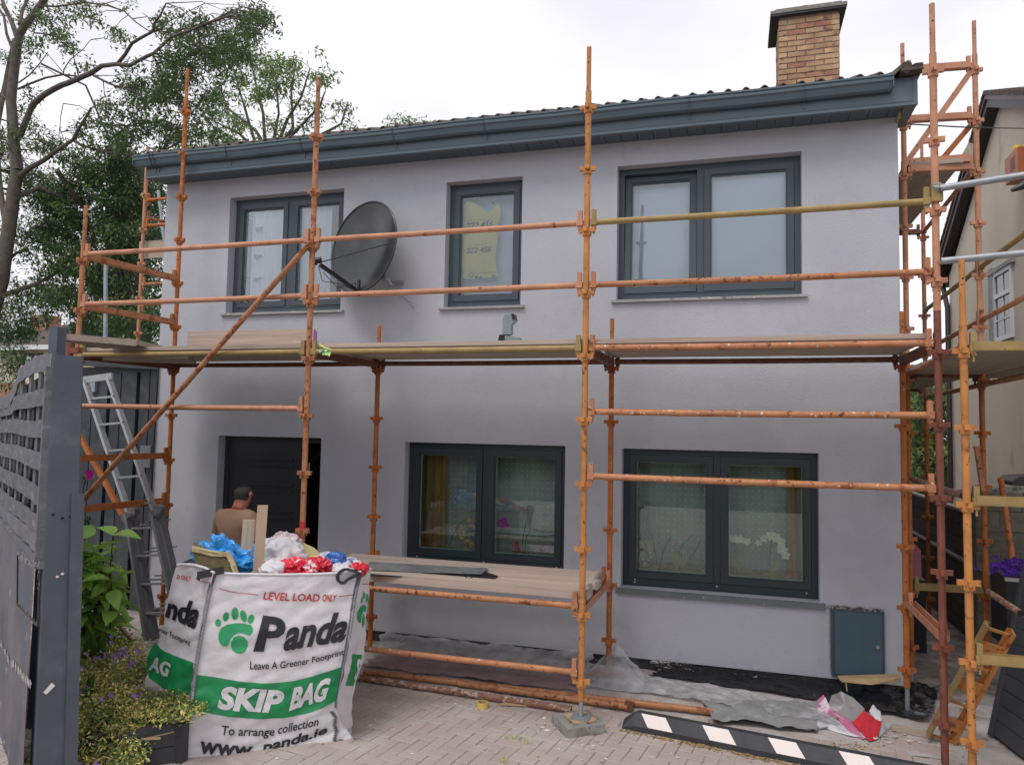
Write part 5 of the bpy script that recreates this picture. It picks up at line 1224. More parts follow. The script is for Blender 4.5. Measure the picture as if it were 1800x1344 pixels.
b = MB(); c_ = onZ(1104, 1240, .05); b.box(c_, (.05, .07, .06)); b.box(c_+Vector((.03, 0, 0)), (.02, .09, .04)); b.build('end_fitting', M['dark_shaded_steel'], None, label='dark steel fitting at the end of the shorter orange tube', cat='fitting')
# polythene and membranes at the foot of the wall
sheet('polythene_sheet', [(-1.55, 6.78, 0), (.75, 6.30, 0), (.95, 6.72, 0), (-1.4, 7.12, 0)], 90, 26, lambda u, v, p: .02+.075*crump(p, 2.2)+.045*crump(p, 7)+.03*crump(p, 15), M['poly'], edge=.07, seed=2, label='crumpled grey translucent polythene lying along the foot of the wall', cat='polythene sheet')
sheet('grey_membrane', [onZ(1255, 1272, .02), onZ(1440, 1290, .02), onZ(1440, 1238, .02), onZ(1235, 1236, .02)], 50, 16, lambda u, v, p: .02+.07*crump(p, 4), M['poly_grey'], edge=.04, seed=9, label='folded grey membrane beside the wheel stop', cat='membrane')
def drape_fn(u, v, p): return .02+.30*max(0, 1-abs(u-.5)*2.2)*(v)**1.0+.04*crump(p, 6)
sheet('polythene_sheet', [(-1.42, 6.55, 0), (-.62, 6.60, 0), (-.70, 6.92, 0), (-1.36, 6.90, 0)], 44, 26, drape_fn, M['poly'], edge=.05, seed=5, label='polythene gathered up round the rear middle upright', cat='polythene sheet')
sheet('polythene_sheet', [(-3.35, 6.42, 0), (-1.35, 6.42, 0), (-1.35, 6.78, 0), (-3.35, 6.80, 0)], 80, 20, lambda u, v, p: .02+.06*crump(p, 3)+.02*crump(p, 9), M['poly_red'], edge=.06, seed=11, label='pinkish polythene under the low planks', cat='polythene sheet')
sheet('polythene_sheet', [(-3.5, 6.80, 0), (-1.3, 6.85, 0), (-1.3, 7.2, 0), (-3.5, 7.2, 0)], 80, 18, lambda u, v, p: .02+.14*v*(.6+.6*crump(p, 2.4))+.03*crump(p, 8), M['poly'], edge=.04, seed=14, label='dusty clear polythene against the wall behind the low planks', cat='polythene sheet')
sheet('black_membrane', [(-.75, 7.10, 0), (1.0, 6.88, 0), (1.42, 7.2, 0), (-.7, 7.23, 0)], 80, 22, lambda u, v, p: .02+.09*v*v+.05*crump(p, 3.1), M['poly_black'], edge=.05, seed=21, label='torn black damp-proof membrane along the wall foot', cat='membrane')
sheet('black_membrane', [(.95, 6.78, 0), (1.45, 6.70, 0), (1.75, 7.6, 0), (1.1, 7.28, 0)], 44, 34, lambda u, v, p: .025+.12*crump(p, 2.6)+.08*v*(1-u)*1.2, M['poly_black'], edge=.07, seed=25, label='black membrane bunched round the foot of the corner of the house', cat='membrane')
b = MB(); b.prism([onY(1475, 1193, 7.0), onY(1585, 1190, 7.05), onY(1582, 1198, 7.05), onY(1530, 1203, 7.0), onY(1480, 1198, 7.0)], (0, .1, 0)); b.tube([onY(1487, 1200, 6.99), onY(1489, 1214, 6.98)], .006, 6); b.build('split_batten', M['wood_raw'], None, label='pale split batten sticking out under the meter cabinet', cat='batten')
bag2 = thing('torn_bag', 'torn red, pink and white plastic bag lying on the paving by the wheel stop', 'plastic bag', onZ(1490, 1270, .02))
def ppz(x, y_, z=.03): return onZ(x, y_, z)
def pp_sheet(name, quad, m, amp, sd):
    sheet(name, quad, 26, 16, lambda u, v, p: amp*crump(p, 7)+amp*.9*math.sin(math.pi*v)*abs(math.sin(2.4*u+sd)), m, bag2, edge=.05, seed=sd)
mpink = mat('pink_print_plastic', (.52, .16, .30), .35, .2, 7, spots=[((.7, .6, .66), 5, .55, .03)], bump=.3, bscale=12, bdist=.02); mredp = mat('red_print_plastic', (.58, .03, .05), .3, .12, 7, spots=[((.72, .66, .66), 6, .60, .02)], bump=.3, bscale=12, bdist=.02)
mgre = mat('grey_plastic_flap', (.28, .27, .28), .4, .15, 5, bump=.4, bscale=9, bdist=.02)
def addflap(name, pts, m, th=.004):
    """crumpled flap through real points on / above the ground"""
    pts = [Vector(p) for p in pts]; c = sum(pts, Vector())/len(pts); b = MB(); n = len(pts); vs = [c+Vector((0, 0, .03))]
    K_ = 4; dense = []
    for i in range(n):
        for j in range(3): dense.append(pts[i].lerp(pts[(i+1) % n], j/3)+Vector((0, 0, .012*noise.noise(Vector((i*3.1+j, 0, 5))))))
    N_ = len(dense)
    for s_ in range(1, K_+1):
        for p in dense:
            q = c.lerp(p, s_/K_); q.z += .05*(1-s_/K_)*0+.05*crump((q.x, q.y, q.z), 8)*(1 if s_ < K_ else .3); vs.append(q)
    fs = [(0, 1+i, 1+(i+1) % N_) for i in range(N_)]
    for r_ in range(K_-1): fs += [(1+r_*N_+i, 1+(r_+1)*N_+i, 1+(r_+1)*N_+(i+1) % N_, 1+r_*N_+(i+1) % N_) for i in range(N_)]
    b.add(vs, fs, 0, True); b.build(name, m, bag2, fix=False)
def G(x, y_, h=.02):     # point whose photo position is known, h metres above the paving
    return onZ(x, y_, h)
addflap('grey_flap', [G(1455, 1240, .10), G(1462, 1222, .14), G(1478, 1216, .20), G(1500, 1226, .16), G(1520, 1245, .10), G(1518, 1262, .06), G(1490, 1272, .03), G(1462, 1262, .03)], mgre)
addflap('pink_flap', [G(1437, 1252, .04), G(1437, 1230, .12), G(1447, 1222, .16), G(1456, 1240, .10), G(1480, 1258, .06), G(1502, 1272, .04), G(1520, 1300, .02), G(1495, 1290, .02), G(1470, 1268, .02), G(1445, 1262, .02)], mpink)
addflap('white_flap', [G(1398, 1278), G(1430, 1266, .04), G(1460, 1262, .05), G(1500, 1276, .03), G(1530, 1300, .02), G(1490, 1292), G(1450, 1280), G(1420, 1284)], M['whiteplastic'])
addflap('red_flap', [G(1506, 1262, .08), G(1518, 1248, .12), G(1532, 1258, .10), G(1550, 1270, .06), G(1545, 1285, .04), G(1543, 1298, .02), G(1528, 1303, .02), G(1508, 1280, .04), G(1498, 1270, .06)], mredp)
addflap('white_flap', [G(1528, 1250, .10), G(1534, 1238, .14), G(1548, 1252, .10), G(1550, 1266, .06), G(1540, 1268, .05)], M['whiteplastic'])
addflap('clear_flap', [G(1545, 1268, .04), G(1570, 1272, .03), G(1560, 1284, .02), G(1545, 1296, .02)], M['poly'])
# loose bits
b = MB(); random.seed(77)
def chip(b, x, y_, z, s_, flat=.3):
    a = random.random()*6.28; n = random.choice((3, 4, 5)); v = [Vector((x+s_*random.uniform(.6, 1)*math.cos(a+k*6.28/n)*random.choice((1, 1.6)), y_+s_*random.uniform(.6, 1)*math.sin(a+k*6.28/n), z)) for k in range(n)]
    b.add(v+[p+Vector((0, 0, s_*flat*random.uniform(.3, 1))) for p in v], [tuple(range(n, 2*n))]+[(k, (k+1) % n, n+(k+1) % n, n+k) for k in range(n)])
for k in range(420):
    x, y_ = random.uniform(-3.2, 2.0), 4.3+2.9*random.random()**.6
    chip(b, x, y_, .014, random.choice((.004, .006, .009, .014)))
for k in range(70): chip(b, random.gauss(FX[2]-.1, .25), YF-.14+random.gauss(0, .14), .014, random.choice((.006, .01, .02)))
for k in range(60): chip(b, random.gauss(1.2, .25), 6.55+random.gauss(0, .18), .016, random.choice((.006, .012, .022)))
b.build('plaster_crumbs', mat('plaster_crumbs', (.55, .52, .49), .9, .15, 9, island=True, obj_rand=.35), None, fix=False, kind='stuff')
b = MB()
for k in range(700):
    t = random.random()*Ls; o_ = -.03+random.gauss(0, .018); p = s0+dx*t+dn*o_; chip(b, p.x, p.y, .012+.006*random.random(), random.choice((.004, .007, .011)), .4)
for k in range(160): chip(b, random.uniform(-3, 1.8), random.uniform(4.4, 6.6), .014, random.choice((.005, .009)), .3)
for k in range(60): p = onZ(random.gauss(1490, 35), random.gauss(1312, 4), .012); chip(b, p.x, p.y, .014, .009, .4)
b.build('leaf_litter', M['litter'], None, fix=False, kind='stuff')
for (x, y_, a, lab) in ((898, 1240, .35, 'wedge-shaped wood splinter on the paving by the middle upright'), (960, 1222, -.5, 'bent tan offcut among the sheets under the low planks')):
    c_ = onZ(x, y_, .02); b = MB(); b.prism([c_+Vector((-.10, -.02, 0)), c_+Vector((.14, .03, 0)), c_+Vector((.05, .06, 0)), c_+Vector((-.05, .05, 0))], (0, 0, .012)); b.build('wood_splinter', M['wood_raw'], None, label=lab, cat='wood scrap')
b = MB(); b.bar(onZ(1568, 1277, .03), onZ(1640, 1292, .03), .07, .03); b.build('timber_offcut', M['board'], None, label='flat timber offcut pointing at the foot of the corner upright', cat='wood scrap')
for (x, y_, wl) in ((913, 1298, 'weed tuft between paving blocks, middle of the three in a row'), (928, 1305, 'weed tuft between paving blocks, nearest the wheel stop of three in a row'), (893, 1297, 'weed tuft between paving blocks, nearest the skip bag of three in a row'), (888, 1340, 'weed tuft at the very bottom edge of the paving'), (1005, 1250, 'weed tuft against the concrete slab under the middle upright')):
    c_ = onZ(x, y_, .012); b = MB()
    for k in range(26):
        a = random.random()*6.28; l_ = random.uniform(.02, .05); q = c_+Vector((random.gauss(0, .018), random.gauss(0, .018), 0)); e_ = q+Vector((l_*.7*math.cos(a), l_*.7*math.sin(a), l_*.7)); s_ = Vector((-math.sin(a), math.cos(a), 0))*.002
        b.add([q-s_, q+s_, e_], [(0, 1, 2)])
    b.build('weed_tuft', M['leaf_cover'], None, fix=False, label=wl, cat='weed', group='weeds in the paving joints')
# ---------------------------------------------------------------- skip bag
random.seed(41)
N0 = Vector((.6, -.8, 0)); PB = Vector((-3.52, 4.33, 0))           # front face plane
U0 = Vector((.8, .6, 0))
def bagF(px, py): return onP(px, py, PB, N0)
def bulge_amt(s_, z): return .0
def wr(p, k=1.):       # folds of the woven cloth, running down towards the corner
    return (.022*noise.noise(Vector((p.x*2.2+p.z*1.3, p.z*4.5-p.x*1.8, 3)))+.013*noise.noise(Vector((p.x*4+p.z*6, p.z*11-p.x*7, 9)))+.010*abs(noise.noise(Vector((p.x*5+p.z*9, p.y*5, p.z*15-p.x*8)))))*k
P0s, P1s = bagF(358, 1150), bagF(612, 1150)
def surfF(p, off=0.):    # p on the plane -> on the bellied cloth
    s_ = (p-PB).dot(U0)/1.05; s_ = max(0, min(1, s_))
    return p+N0*(.05*math.sin(math.pi*s_)*math.sin(math.pi*max(.05, min(1, p.z/1.35)))+wr(p)+off)
# left face turns away from the viewer; right face even more
NL = (Matrix.Rotation(R(-42), 3, 'Z') @ N0); NR = (Matrix.Rotation(R(58), 3, 'Z') @ N0)
LP = bagF(362, 1150); RP = bagF(615, 1150)
def bagL(px, py): return onP(px, py, Vector((LP.x, LP.y, 0)), NL)
def bagR(px, py): return onP(px, py, Vector((RP.x, RP.y, 0)), NR)
def surfL(p, off=0.): return p+NL*(wr(p+Vector((5, 0, 0)), 1.3)+off)
def surfR(p, off=0.): return p+NR*(wr(p+Vector((9, 0, 0)))+off)
bag = thing('skip_bag', 'white woven skip bag printed with a green band, overflowing with building waste', 'skip bag', (-3.2, 4.8, 0))
# outlines from bottom to top (photo pixels)
seamL = [(318, 1336), (322, 1312), (330, 1270), (338, 1230), (343, 1190), (349, 1150), (356, 1110), (363, 1070), (371, 1030), (379, 1006)]
seamR = [(622, 1298), (610, 1282), (598, 1262), (593, 1238), (598, 1200), (606, 1160), (613, 1120), (620, 1070), (627, 1030), (634, 1004)]
silL = [(262, 1330), (256, 1300), (252, 1262), (252, 1225), (258, 1188), (270, 1150), (285, 1105), (293, 1060), (301, 1025), (312, 992)]
silR = [(623, 1296), (619, 1272), (617, 1250), (620, 1225), (627, 1195), (636, 1160), (641, 1120), (645, 1070), (649, 1030), (652, 1000)]
def interp(pl, t):
    x = t*(len(pl)-1); i = min(int(x), len(pl)-2); f = x-i
    return (pl[i][0]*(1-f)+pl[i+1][0]*f, pl[i][1]*(1-f)+pl[i+1][1]*f)
b = MB(); NV, NU = 70, 64
def grid(A, B, fn, srf, nu, topdip=0):
    vs = []
    for j in range(NV+1):
        a, c = interp(A, j/NV), interp(B, j/NV)
        for i in range(nu+1):
            u = i/nu; dip = topdip*math.sin(math.pi*u)*(j/NV)**6
            vs.append(srf(fn(a[0]*(1-u)+c[0]*u, a[1]*(1-u)+c[1]*u+dip)))
    b.add(vs, [(j*(nu+1)+i, j*(nu+1)+i+1, (j+1)*(nu+1)+i+1, (j+1)*(nu+1)+i) for j in range(NV) for i in range(nu)], 0, True); return vs, nu
gf, _ = grid(seamL, seamR, bagF, surfF, NU, 3)
gl_, nl = grid(silL, seamL, bagL, surfL, 24, -6)
gr_, nr = grid(seamR, silR, bagR, surfR, 10)
# rear of the bag, closing the shape
vs = []; nb_ = 20
for j in range(NV+1):
    pl = gl_[j*(nl+1)]; pr = gr_[j*(nr+1)+nr]
    back = Vector((-.62, .80, 0))
    for i in range(nb_+1):
        u = i/nb_; q = pr.lerp(pl, u)+back*.95*math.sin(math.pi*u)**.7*(1 if True else 0); q.z = pr.z*(1-u)+pl.z*u+wr(q); vs.append(q)
b.add(vs, [(j*(nb_+1)+i, j*(nb_+1)+i+1, (j+1)*(nb_+1)+i+1, (j+1)*(nb_+1)+i) for j in range(NV) for i in range(nb_)], 0, True)
toprim = [gf[NV*(NU+1)+i] for i in range(NU+1)]
b.build('cloth_body', M['bag'], bag, fix=False)
b = MB(); b.tube([p+N0*.004 for p in toprim], .010, 6); b.tube([gl_[NV*(nl+1)+i] for i in range(nl+1)], .010, 6); b.tube([gr_[NV*(nr+1)+i] for i in range(nr+1)], .010, 6); b.build('hem', M['bag'], bag)
# fill under the load
cx_, cy_ = -3.47, 5.14
b = MB(); top_z = toprim[30].z-.10; b.tube([(cx_, cy_, .02), (cx_, cy_, top_z)], .44, 20); b.build('inner_fill', M['whiteplastic'], bag)
# stitched seams
def seam(pts, fn, srf, name):
    b = MB(); P_ = [srf(fn(x, y_), .006) for (x, y_) in [interp(pts, k/60) for k in range(61)]]
    b.tube(P_, .0075, 6)
    for k in range(0, 60):
        for f in (0, .5):
            q = P_[k].lerp(P_[k+1], f); b.bar(q+Vector((-.017, -.009, -.004)), q+Vector((.017, -.003, .006)), .004, .004, 1)
    b.build(name, [M['whiteink'], M['seam']], bag)
seam([(330, 1268)]+seamL[3:], bagF, surfF, 'stitched_seam'); seam([(592, 1240)]+seamR[4:], bagF, surfF, 'stitched_seam')
b = MB()
for pl in ([(583, 1249), (590, 1258), (588, 1272), (592, 1284), (588, 1296), (591, 1306)], [(598, 1298), (610, 1304), (623, 1296)]):
    P_ = [surfF(bagF(*interp(pl, k/20)), .006) for k in range(21)]; b.tube(P_, .005, 6)
    for q in P_: b.bar(q+Vector((-.014, -.008, 0)), q+Vector((.014, 0, .003)), .004, .004)
b.build('lower_seam', M['seam'], bag)
def Z4c(x, y_): return (260+x/3.908, 1000+y_/3.908)         # coordinates measured in an enlarged crop of the bag
def decal(name, m, polys, fn=bagF, srf=surfF, off=.004):
    """polys in crop coordinates"""
    bm = bmesh.new()
    for pl in polys:
        vs = [bm.verts.new((x, -y_, 0)) for x, y_ in pl]; bm.faces.new(vs)
    bmesh.ops.triangulate(bm, faces=bm.faces)
    for _ in range(5):
        le = [e for e in bm.edges if e.calc_length() > 22]
        if not le: break
        bmesh.ops.subdivide_edges(bm, edges=le, cuts=1); bmesh.ops.triangulate(bm, faces=bm.faces)
    b = MB(); bm.verts.index_update()
    b.add([srf(fn(*Z4c(v.co.x, -v.co.y)), off) for v in bm.verts], [tuple(v.index for v in f.verts) for f in bm.faces], 0, True); bm.free()
    return b.build(name, m, bag, fix=False)
def dtext(name, m, s, quad, shear=0., bold=0., fn=bagF, srf=surfF, off=.009, spacing=1., bend=None):
    vs, fs = text_bm(s, shear, bold, spacing); b = MB(); q = [Z4c(*p) for p in quad]
    out_ = []
    for u, v in vs:
        x, y_ = quadmap(q, u, v)
        if bend: y_ += bend*math.sin(math.pi*u)/3.908
        out_.append(srf(fn(x, y_), off))
    b.add(out_, fs, 0, True); return b.build(name, m, bag, fix=False)
decal('green_band', M['green'], [[(330, 718), (440, 732), (560, 747), (680, 760), (780, 766), (900, 762), (1000, 750), (1120, 726), (1240, 694), (1350, 662), (1342, 730), (1328, 800), (1300, 892), (1200, 942), (1100, 978), (1000, 1002), (920, 1012), (800, 1016), (680, 1010), (550, 1000), (440, 984), (330, 968), (298, 950), (305, 870), (318, 790)]])
dtext('printed_word', M['redink'], 'LEVEL LOAD', [(795, 146), (1180, 165), (1178, 217), (790, 200)], .12, .02)
dtext('printed_word', M['redink'], 'ONLY', [(1200, 166), (1296, 168), (1288, 218), (1196, 216)], .15, .02)
def line(pts, w_=2.2): return [(x, y_-w_) for x, y_ in pts]+[(x, y_+w_) for x, y_ in reversed(pts)]
decal('printed_line', M['redink'], [line([(486, 128), (560, 146), (640, 159), (700, 160), (755, 169)]), line([(1306, 181), (1360, 178), (1424, 172)])])
dtext('printed_word', M['ink'], 'P', [(790, 306), (946, 318), (938, 548), (722, 552)], .0, .035)
dtext('printed_word', M['ink'], 'anda', [(945, 322), (1392, 282), (1352, 490), (925, 548)], .22, .035)
b2_ = [[(935, 535), (925, 470), (960, 400), (1040, 360), (1070, 372), (1050, 420), (985, 470), (980, 520)]]
def ell(cx, cy, rx, ry, rot=0, n=22): return [(cx+rx*math.cos(t)*math.cos(rot)-ry*math.sin(t)*math.sin(rot), cy+rx*math.cos(t)*math.sin(rot)+ry*math.sin(t)*math.cos(rot)) for t in [2*math.pi*k/n for k in range(n)]]
decal('paw_emblem', M['green_light'], [ell(483, 362, 20, 25), ell(536, 319, 20, 32, .25), ell(598, 297, 24, 43, .05), ell(656, 313, 21, 41, -.25+.6*0), ell(707, 332, 20, 31, .35),
      [(486, 470), (487, 430), (505, 395), (540, 372), (600, 360), (660, 362), (705, 372), (720, 390), (718, 415), (700, 438), (680, 436), (655, 425), (620, 424), (590, 440), (566, 468), (556, 500), (548, 516), (515, 516), (494, 498)],
      [(572, 520), (570, 490), (590, 455), (625, 440), (660, 450), (684, 480), (684, 515), (668, 550), (640, 565), (605, 562), (580, 545)]])
dtext('printed_word', M['ink'], 'Leave A Greener Footprint', [(702, 618), (1346, 542), (1343, 596), (698, 690)], .0, .012, bend=22)
dtext('printed_word', M['whiteink'], 'SKIP', [(492, 788), (940, 812), (918, 976), (476, 952)], .15, .05)
dtext('printed_word', M['whiteink'], 'BAG', [(985, 796), (1258, 732), (1225, 892), (966, 962)], .15, .05)
dtext('printed_word', M['ink'], 'To arrange', [(508, 1066), (872, 1082), (868, 1158), (504, 1152)], .1, .014)
dtext('printed_word', M['ink'], 'collection', [(896, 1068), (1172, 1002), (1168, 1064), (892, 1130)], .1, .014)
dtext('printed_word', M['ink'], 'www.', [(362, 1180), (742, 1212), (740, 1272), (355, 1268)], .12, .03)
dtext('printed_word', M['ink'], 'panda.ie', [(786, 1176), (1236, 1062), (1226, 1140), (782, 1286)], .12, .03, bend=8)
# left face
decal('green_band', M['green'], [[(42, 500), (90, 545), (150, 580), (240, 612), (330, 638), (318, 700), (300, 800), (288, 862), (200, 850), (100, 810), (20, 740), (-20, 680), (10, 570)]], bagL, surfL)
dtext('printed_word', M['ink'], 'nda', [(148, 180), (378, 228), (336, 412), (120, 330)], .18, .04, bagL, surfL)
dtext('printed_word', M['ink'], 'ener Footprint', [(72, 392), (298, 484), (296, 540), (70, 436)], .0, .012, bagL, surfL)
dtext('printed_word', M['whiteink'], 'AG', [(22, 590), (170, 640), (150, 740), (0, 690)], .1, .04, bagL, surfL)
dtext('printed_word', M['redink'], 'D ONLY', [(205, 36), (300, 48), (298, 82), (202, 66)], .12, .02, bagL, surfL)
decal('printed_line', M['redink'], [line([(345, 82), (400, 88), (455, 90)])], bagL, surfL)
# right face
decal('paw_emblem', M['green_light'], [ell(1478, 178, 7, 22, .1), ell(1462, 210, 6, 22, .1), ell(1496, 196, 7, 30, .15), ell(1510, 212, 5, 24, .15), [(1440, 330), (1442, 290), (1460, 250), (1485, 242), (1498, 260), (1496, 290), (1478, 290), (1468, 330), (1462, 370), (1446, 362)], [(1472, 372), (1474, 330), (1484, 306), (1492, 330), (1488, 372), (1476, 402)]], bagR, surfR)
decal('green_band', M['green'], [[(1396, 582), (1458, 586), (1448, 640), (1432, 740), (1412, 800), (1354, 798), (1368, 720), (1388, 640)]], bagR, surfR)
dtext('printed_word', M['whiteink'], 'S', [(1422, 610), (1450, 614), (1428, 762), (1404, 760)], .0, .05, bagR, surfR)
decal('printed_line', M['redink'], [line([(1472, 100), (1500, 103), (1530, 101)])], bagR, surfR)
# lifting loops
def strap(pts, w_=.05):
    b = MB(); P_ = [Vector(p) for p in pts]
    for i in range(len(P_)-1):
        b.bar(P_[i], P_[i+1]+(P_[i+1]-P_[i])*.04, .008, w_, up=(0, 0, 1))
    return b
b = strap([surfL(bagL(355, 1013), .02), surfL(bagL(357, 1009), .05), surfF(bagF(380, 1002), .03), surfF(bagF(393, 1000), .02)]); b.build('lifting_loop', M['strap'], bag)
b = MB(); P_ = [surfF(bagF(*p), .03+.02*i*0) for i, p in enumerate([(632, 1006), (622, 1001), (606, 998), (598, 1001), (592, 1008), (592, 1016), (598, 1022), (604, 1022), (610, 1016), (622, 1010), (633, 1009)])]
for i in range(len(P_)-1): b.bar(P_[i], P_[i+1], .02, .018)
b.build('lifting_loop', M['strap'], bag)

M['clearbag'] = veil('clear_bag_plastic', (.62, .50, .53), .75, .2, 9, .25, .8); M['speckle'] = mat('speckled_plastic', (.60, .56, .62), .3, .1, 8, spots=[((.10, .16, .42), 18, .56, .04), ((.55, .06, .09), 14, .60, .04)])
# load of the bag: separate things
def crumple(name, c, rad, seed, m, label, cat, amp=.35, lvl=5, rot=0, sq=1., parent=None):
    bm = bmesh.new(); bmesh.ops.create_icosphere(bm, subdivisions=lvl, radius=1)
    rz = Matrix.Rotation(rot, 3, 'Y')
    for v in bm.verts:
        n_ = v.co.copy(); q_ = n_+Vector((seed, 0, 0)); s_ = 1+amp*(.42-1.25*abs(noise.noise(q_*1.35))-.75*abs(noise.noise(q_*2.6+Vector((0, 4, 0))))-.16*abs(noise.noise(q_*6.5)))+amp*.25*noise.noise(n_*2.2+Vector((seed, 2, 0)))
        p = Vector((n_.x*rad[0], n_.y*rad[1], n_.z*rad[2]))*s_; v.co = rz @ p
    for f in bm.faces: f.smooth = (seed % 3 == 0)
    me = bpy.data.meshes.new(name); bm.to_mesh(me); bm.free(); me.materials.append(m)
    o = link(name, me, parent, c if parent is None else local(parent, c)); 
    return tag(o, label, cat) if parent is None else o
def bc(px, py, d): return onP(px, py, PB-N0*d, N0)        # d metres behind the front of the bag
crumple('blue_plastic', bc(412, 985, .42), (.23, .16, .10), 4, M['blueplastic'], 'bright blue crumpled plastic sheet on the left of the load', 'plastic sheet', .6)
crumple('blue_plastic', bc(362, 972, .45), (.10, .10, .08), 7, M['blueplastic'], 'bright blue peak of plastic at the far left of the load', 'plastic sheet', .6)
b = MB(); q = [bc(337, 966, .22), bc(372, 974, .20), bc(402, 975, .20), bc(412, 992, .18), bc(416, 1013, .16), bc(347, 1004, .18), bc(342, 985, .2)]
b.prism(q, Vector((-.14, .19, .02)), 0)
b.build('mineral_wool_slab', M['rockwool'], None, label='greenish mineral wool slab with a yellow edge leaning out of the bag', cat='insulation')
b = MB(); q = [bc(337, 962, .20), bc(372, 970, .18), bc(403, 970, .18), bc(414, 990, .16), bc(421, 1014, .14), bc(412, 1014, .14), bc(404, 990, .17), bc(398, 978, .18), bc(372, 977, .185), bc(338, 969, .20)]; b.prism(q, Vector((-.05, .07, .0)))
b.build('mineral_wool_strip', M['rockwool_face'], None, label='yellow strip of mineral wool along the slab edge in the bag', cat='insulation')
crumple('white_sack', bc(494, 980, .40), (.20, .18, .16), 6, M['whiteplastic'], 'knotted white plastic sack behind the tan trunking in the bag', 'sack', .28, rot=.2)
crumple('white_sack', bc(478, 1005, .22), (.14, .12, .10), 12, M['whiteplastic'], 'fold of white plastic beside the tan trunking', 'sack', .35)
b = MB(); q = [bc(508, 942, .5), bc(530, 952, .45), bc(552, 962, .42), bc(566, 975, .4), bc(548, 982, .4), bc(520, 975, .45), bc(508, 960, .5)]; b.prism(q, Vector((-.1, .13, -.02))); b.build('yellow_foam_piece', M['yellowfoam'], None, label='pale yellow foam sheet lying over the white sack', cat='foam')
crumple('red_bag', bc(523, 1001, .14), (.15, .10, .085), 8, M['redplastic'], 'large red and white crumpled plastic bag at the front of the load', 'plastic bag', .5)
crumple('red_bag', bc(560, 998, .20), (.10, .09, .08), 11, M['redplastic'], 'middle red and white crumpled plastic bag in the load', 'plastic bag', .5)
crumple('red_bag', bc(632, 1000, .16), (.065, .07, .05), 14, M['redplastic'], 'red and white crumpled plastic bag at the right corner of the load', 'plastic bag', .5)
crumple('white_scrap', bc(598, 1001, .20), (.12, .09, .05), 15, M['whiteplastic'], 'white plastic scraps between the red bags', 'plastic bag', .5)
crumple('blue_bag', bc(590, 985, .30), (.085, .07, .07), 10, M['deepblue'], 'round deep blue plastic bag at the right of the load', 'plastic bag', .2)
crumple('blue_plastic', bc(388, 968, .30), (.10, .08, .11), 22, M['blueplastic'], 'pointed bright blue plastic fold behind the mineral wool slab', 'plastic sheet', .75)
crumple('blue_plastic', bc(436, 978, .55), (.12, .1, .09), 23, M['blueplastic'], 'bright blue plastic bunched behind the cream trunking', 'plastic sheet', .7)
crumple('clear_bag', bc(500, 958, .48), (.13, .11, .10), 24, M['clearbag'], 'clear plastic bag with pinkish scraps on top of the load', 'plastic bag', .45)
crumple('red_bag', bc(500, 1003, .26), (.10, .08, .06), 25, M['redplastic'], 'small red plastic bag tucked left of the largest one', 'plastic bag', .6)
crumple('white_scrap', bc(575, 988, .42), (.12, .1, .07), 26, M['whiteplastic'], 'white plastic behind the middle red bag', 'plastic bag', .6)
crumple('speckled_bag', bc(615, 992, .30), (.09, .08, .05), 27, M['speckle'], 'blue and red speckled plastic bag near the right corner of the load', 'plastic bag', .5)
def trunk_piece(name, label, a, c, w_, m, open_top=True):
    a, c = Vector(a), Vector(c); d = (c-a).normalized(); s_ = Vector((.8, .6, 0)); s_ = (s_-d*s_.dot(d)).normalized(); n_ = d.cross(s_); b = MB()
    o_ = [s_*w_*math.cos(t)*.5+n_*w_*.28*math.sin(t) for t in [2*math.pi*k/16 for k in range(16)]] if open_top else [s_*w_/2+n_*w_*.25, -s_*w_/2+n_*w_*.25, -s_*w_/2-n_*w_*.25, s_*w_/2-n_*w_*.25]
    n = len(o_); b.add([a+p for p in o_]+[c+p for p in o_]+[c+p*.72 for p in o_]+[c-d*.10+p*.72 for p in o_], [(k, (k+1) % n, n+(k+1) % n, n+k) for k in range(n)]+[(n+k, n+(k+1) % n, 2*n+(k+1) % n, 2*n+k) for k in range(n)]+[(2*n+k, 2*n+(k+1) % n, 3*n+(k+1) % n, 3*n+k) for k in range(n)], 0)
    b.add([c-d*.10+p*.72 for p in o_], [tuple(range(n))], 1)
    if open_top: b.bar(a-n_*w_*.25-s_*w_*.22, c-n_*w_*.25-s_*w_*.22, .012, .02); 
    b.build(name, [m, M['black']], None, label=label, cat='trunking')
trunk_piece('trunking_offcut', 'short cream oval trunking offcut with an open end standing in the bag', bc(430, 1015, .38), bc(438, 913, .38), .088, M['cream'])
b = MB(); a, c = bc(452, 1030, .16), bc(462, 888, .16); s_ = Vector((.8, .6, 0)); 
b.prism([a-s_*.036, a+s_*.036, c+s_*.036, c-s_*.036], -N0*.03); b.build('trunking_offcut', M['tan'], None, label='tall tan rectangular trunking length standing up from the bag', cat='trunking')

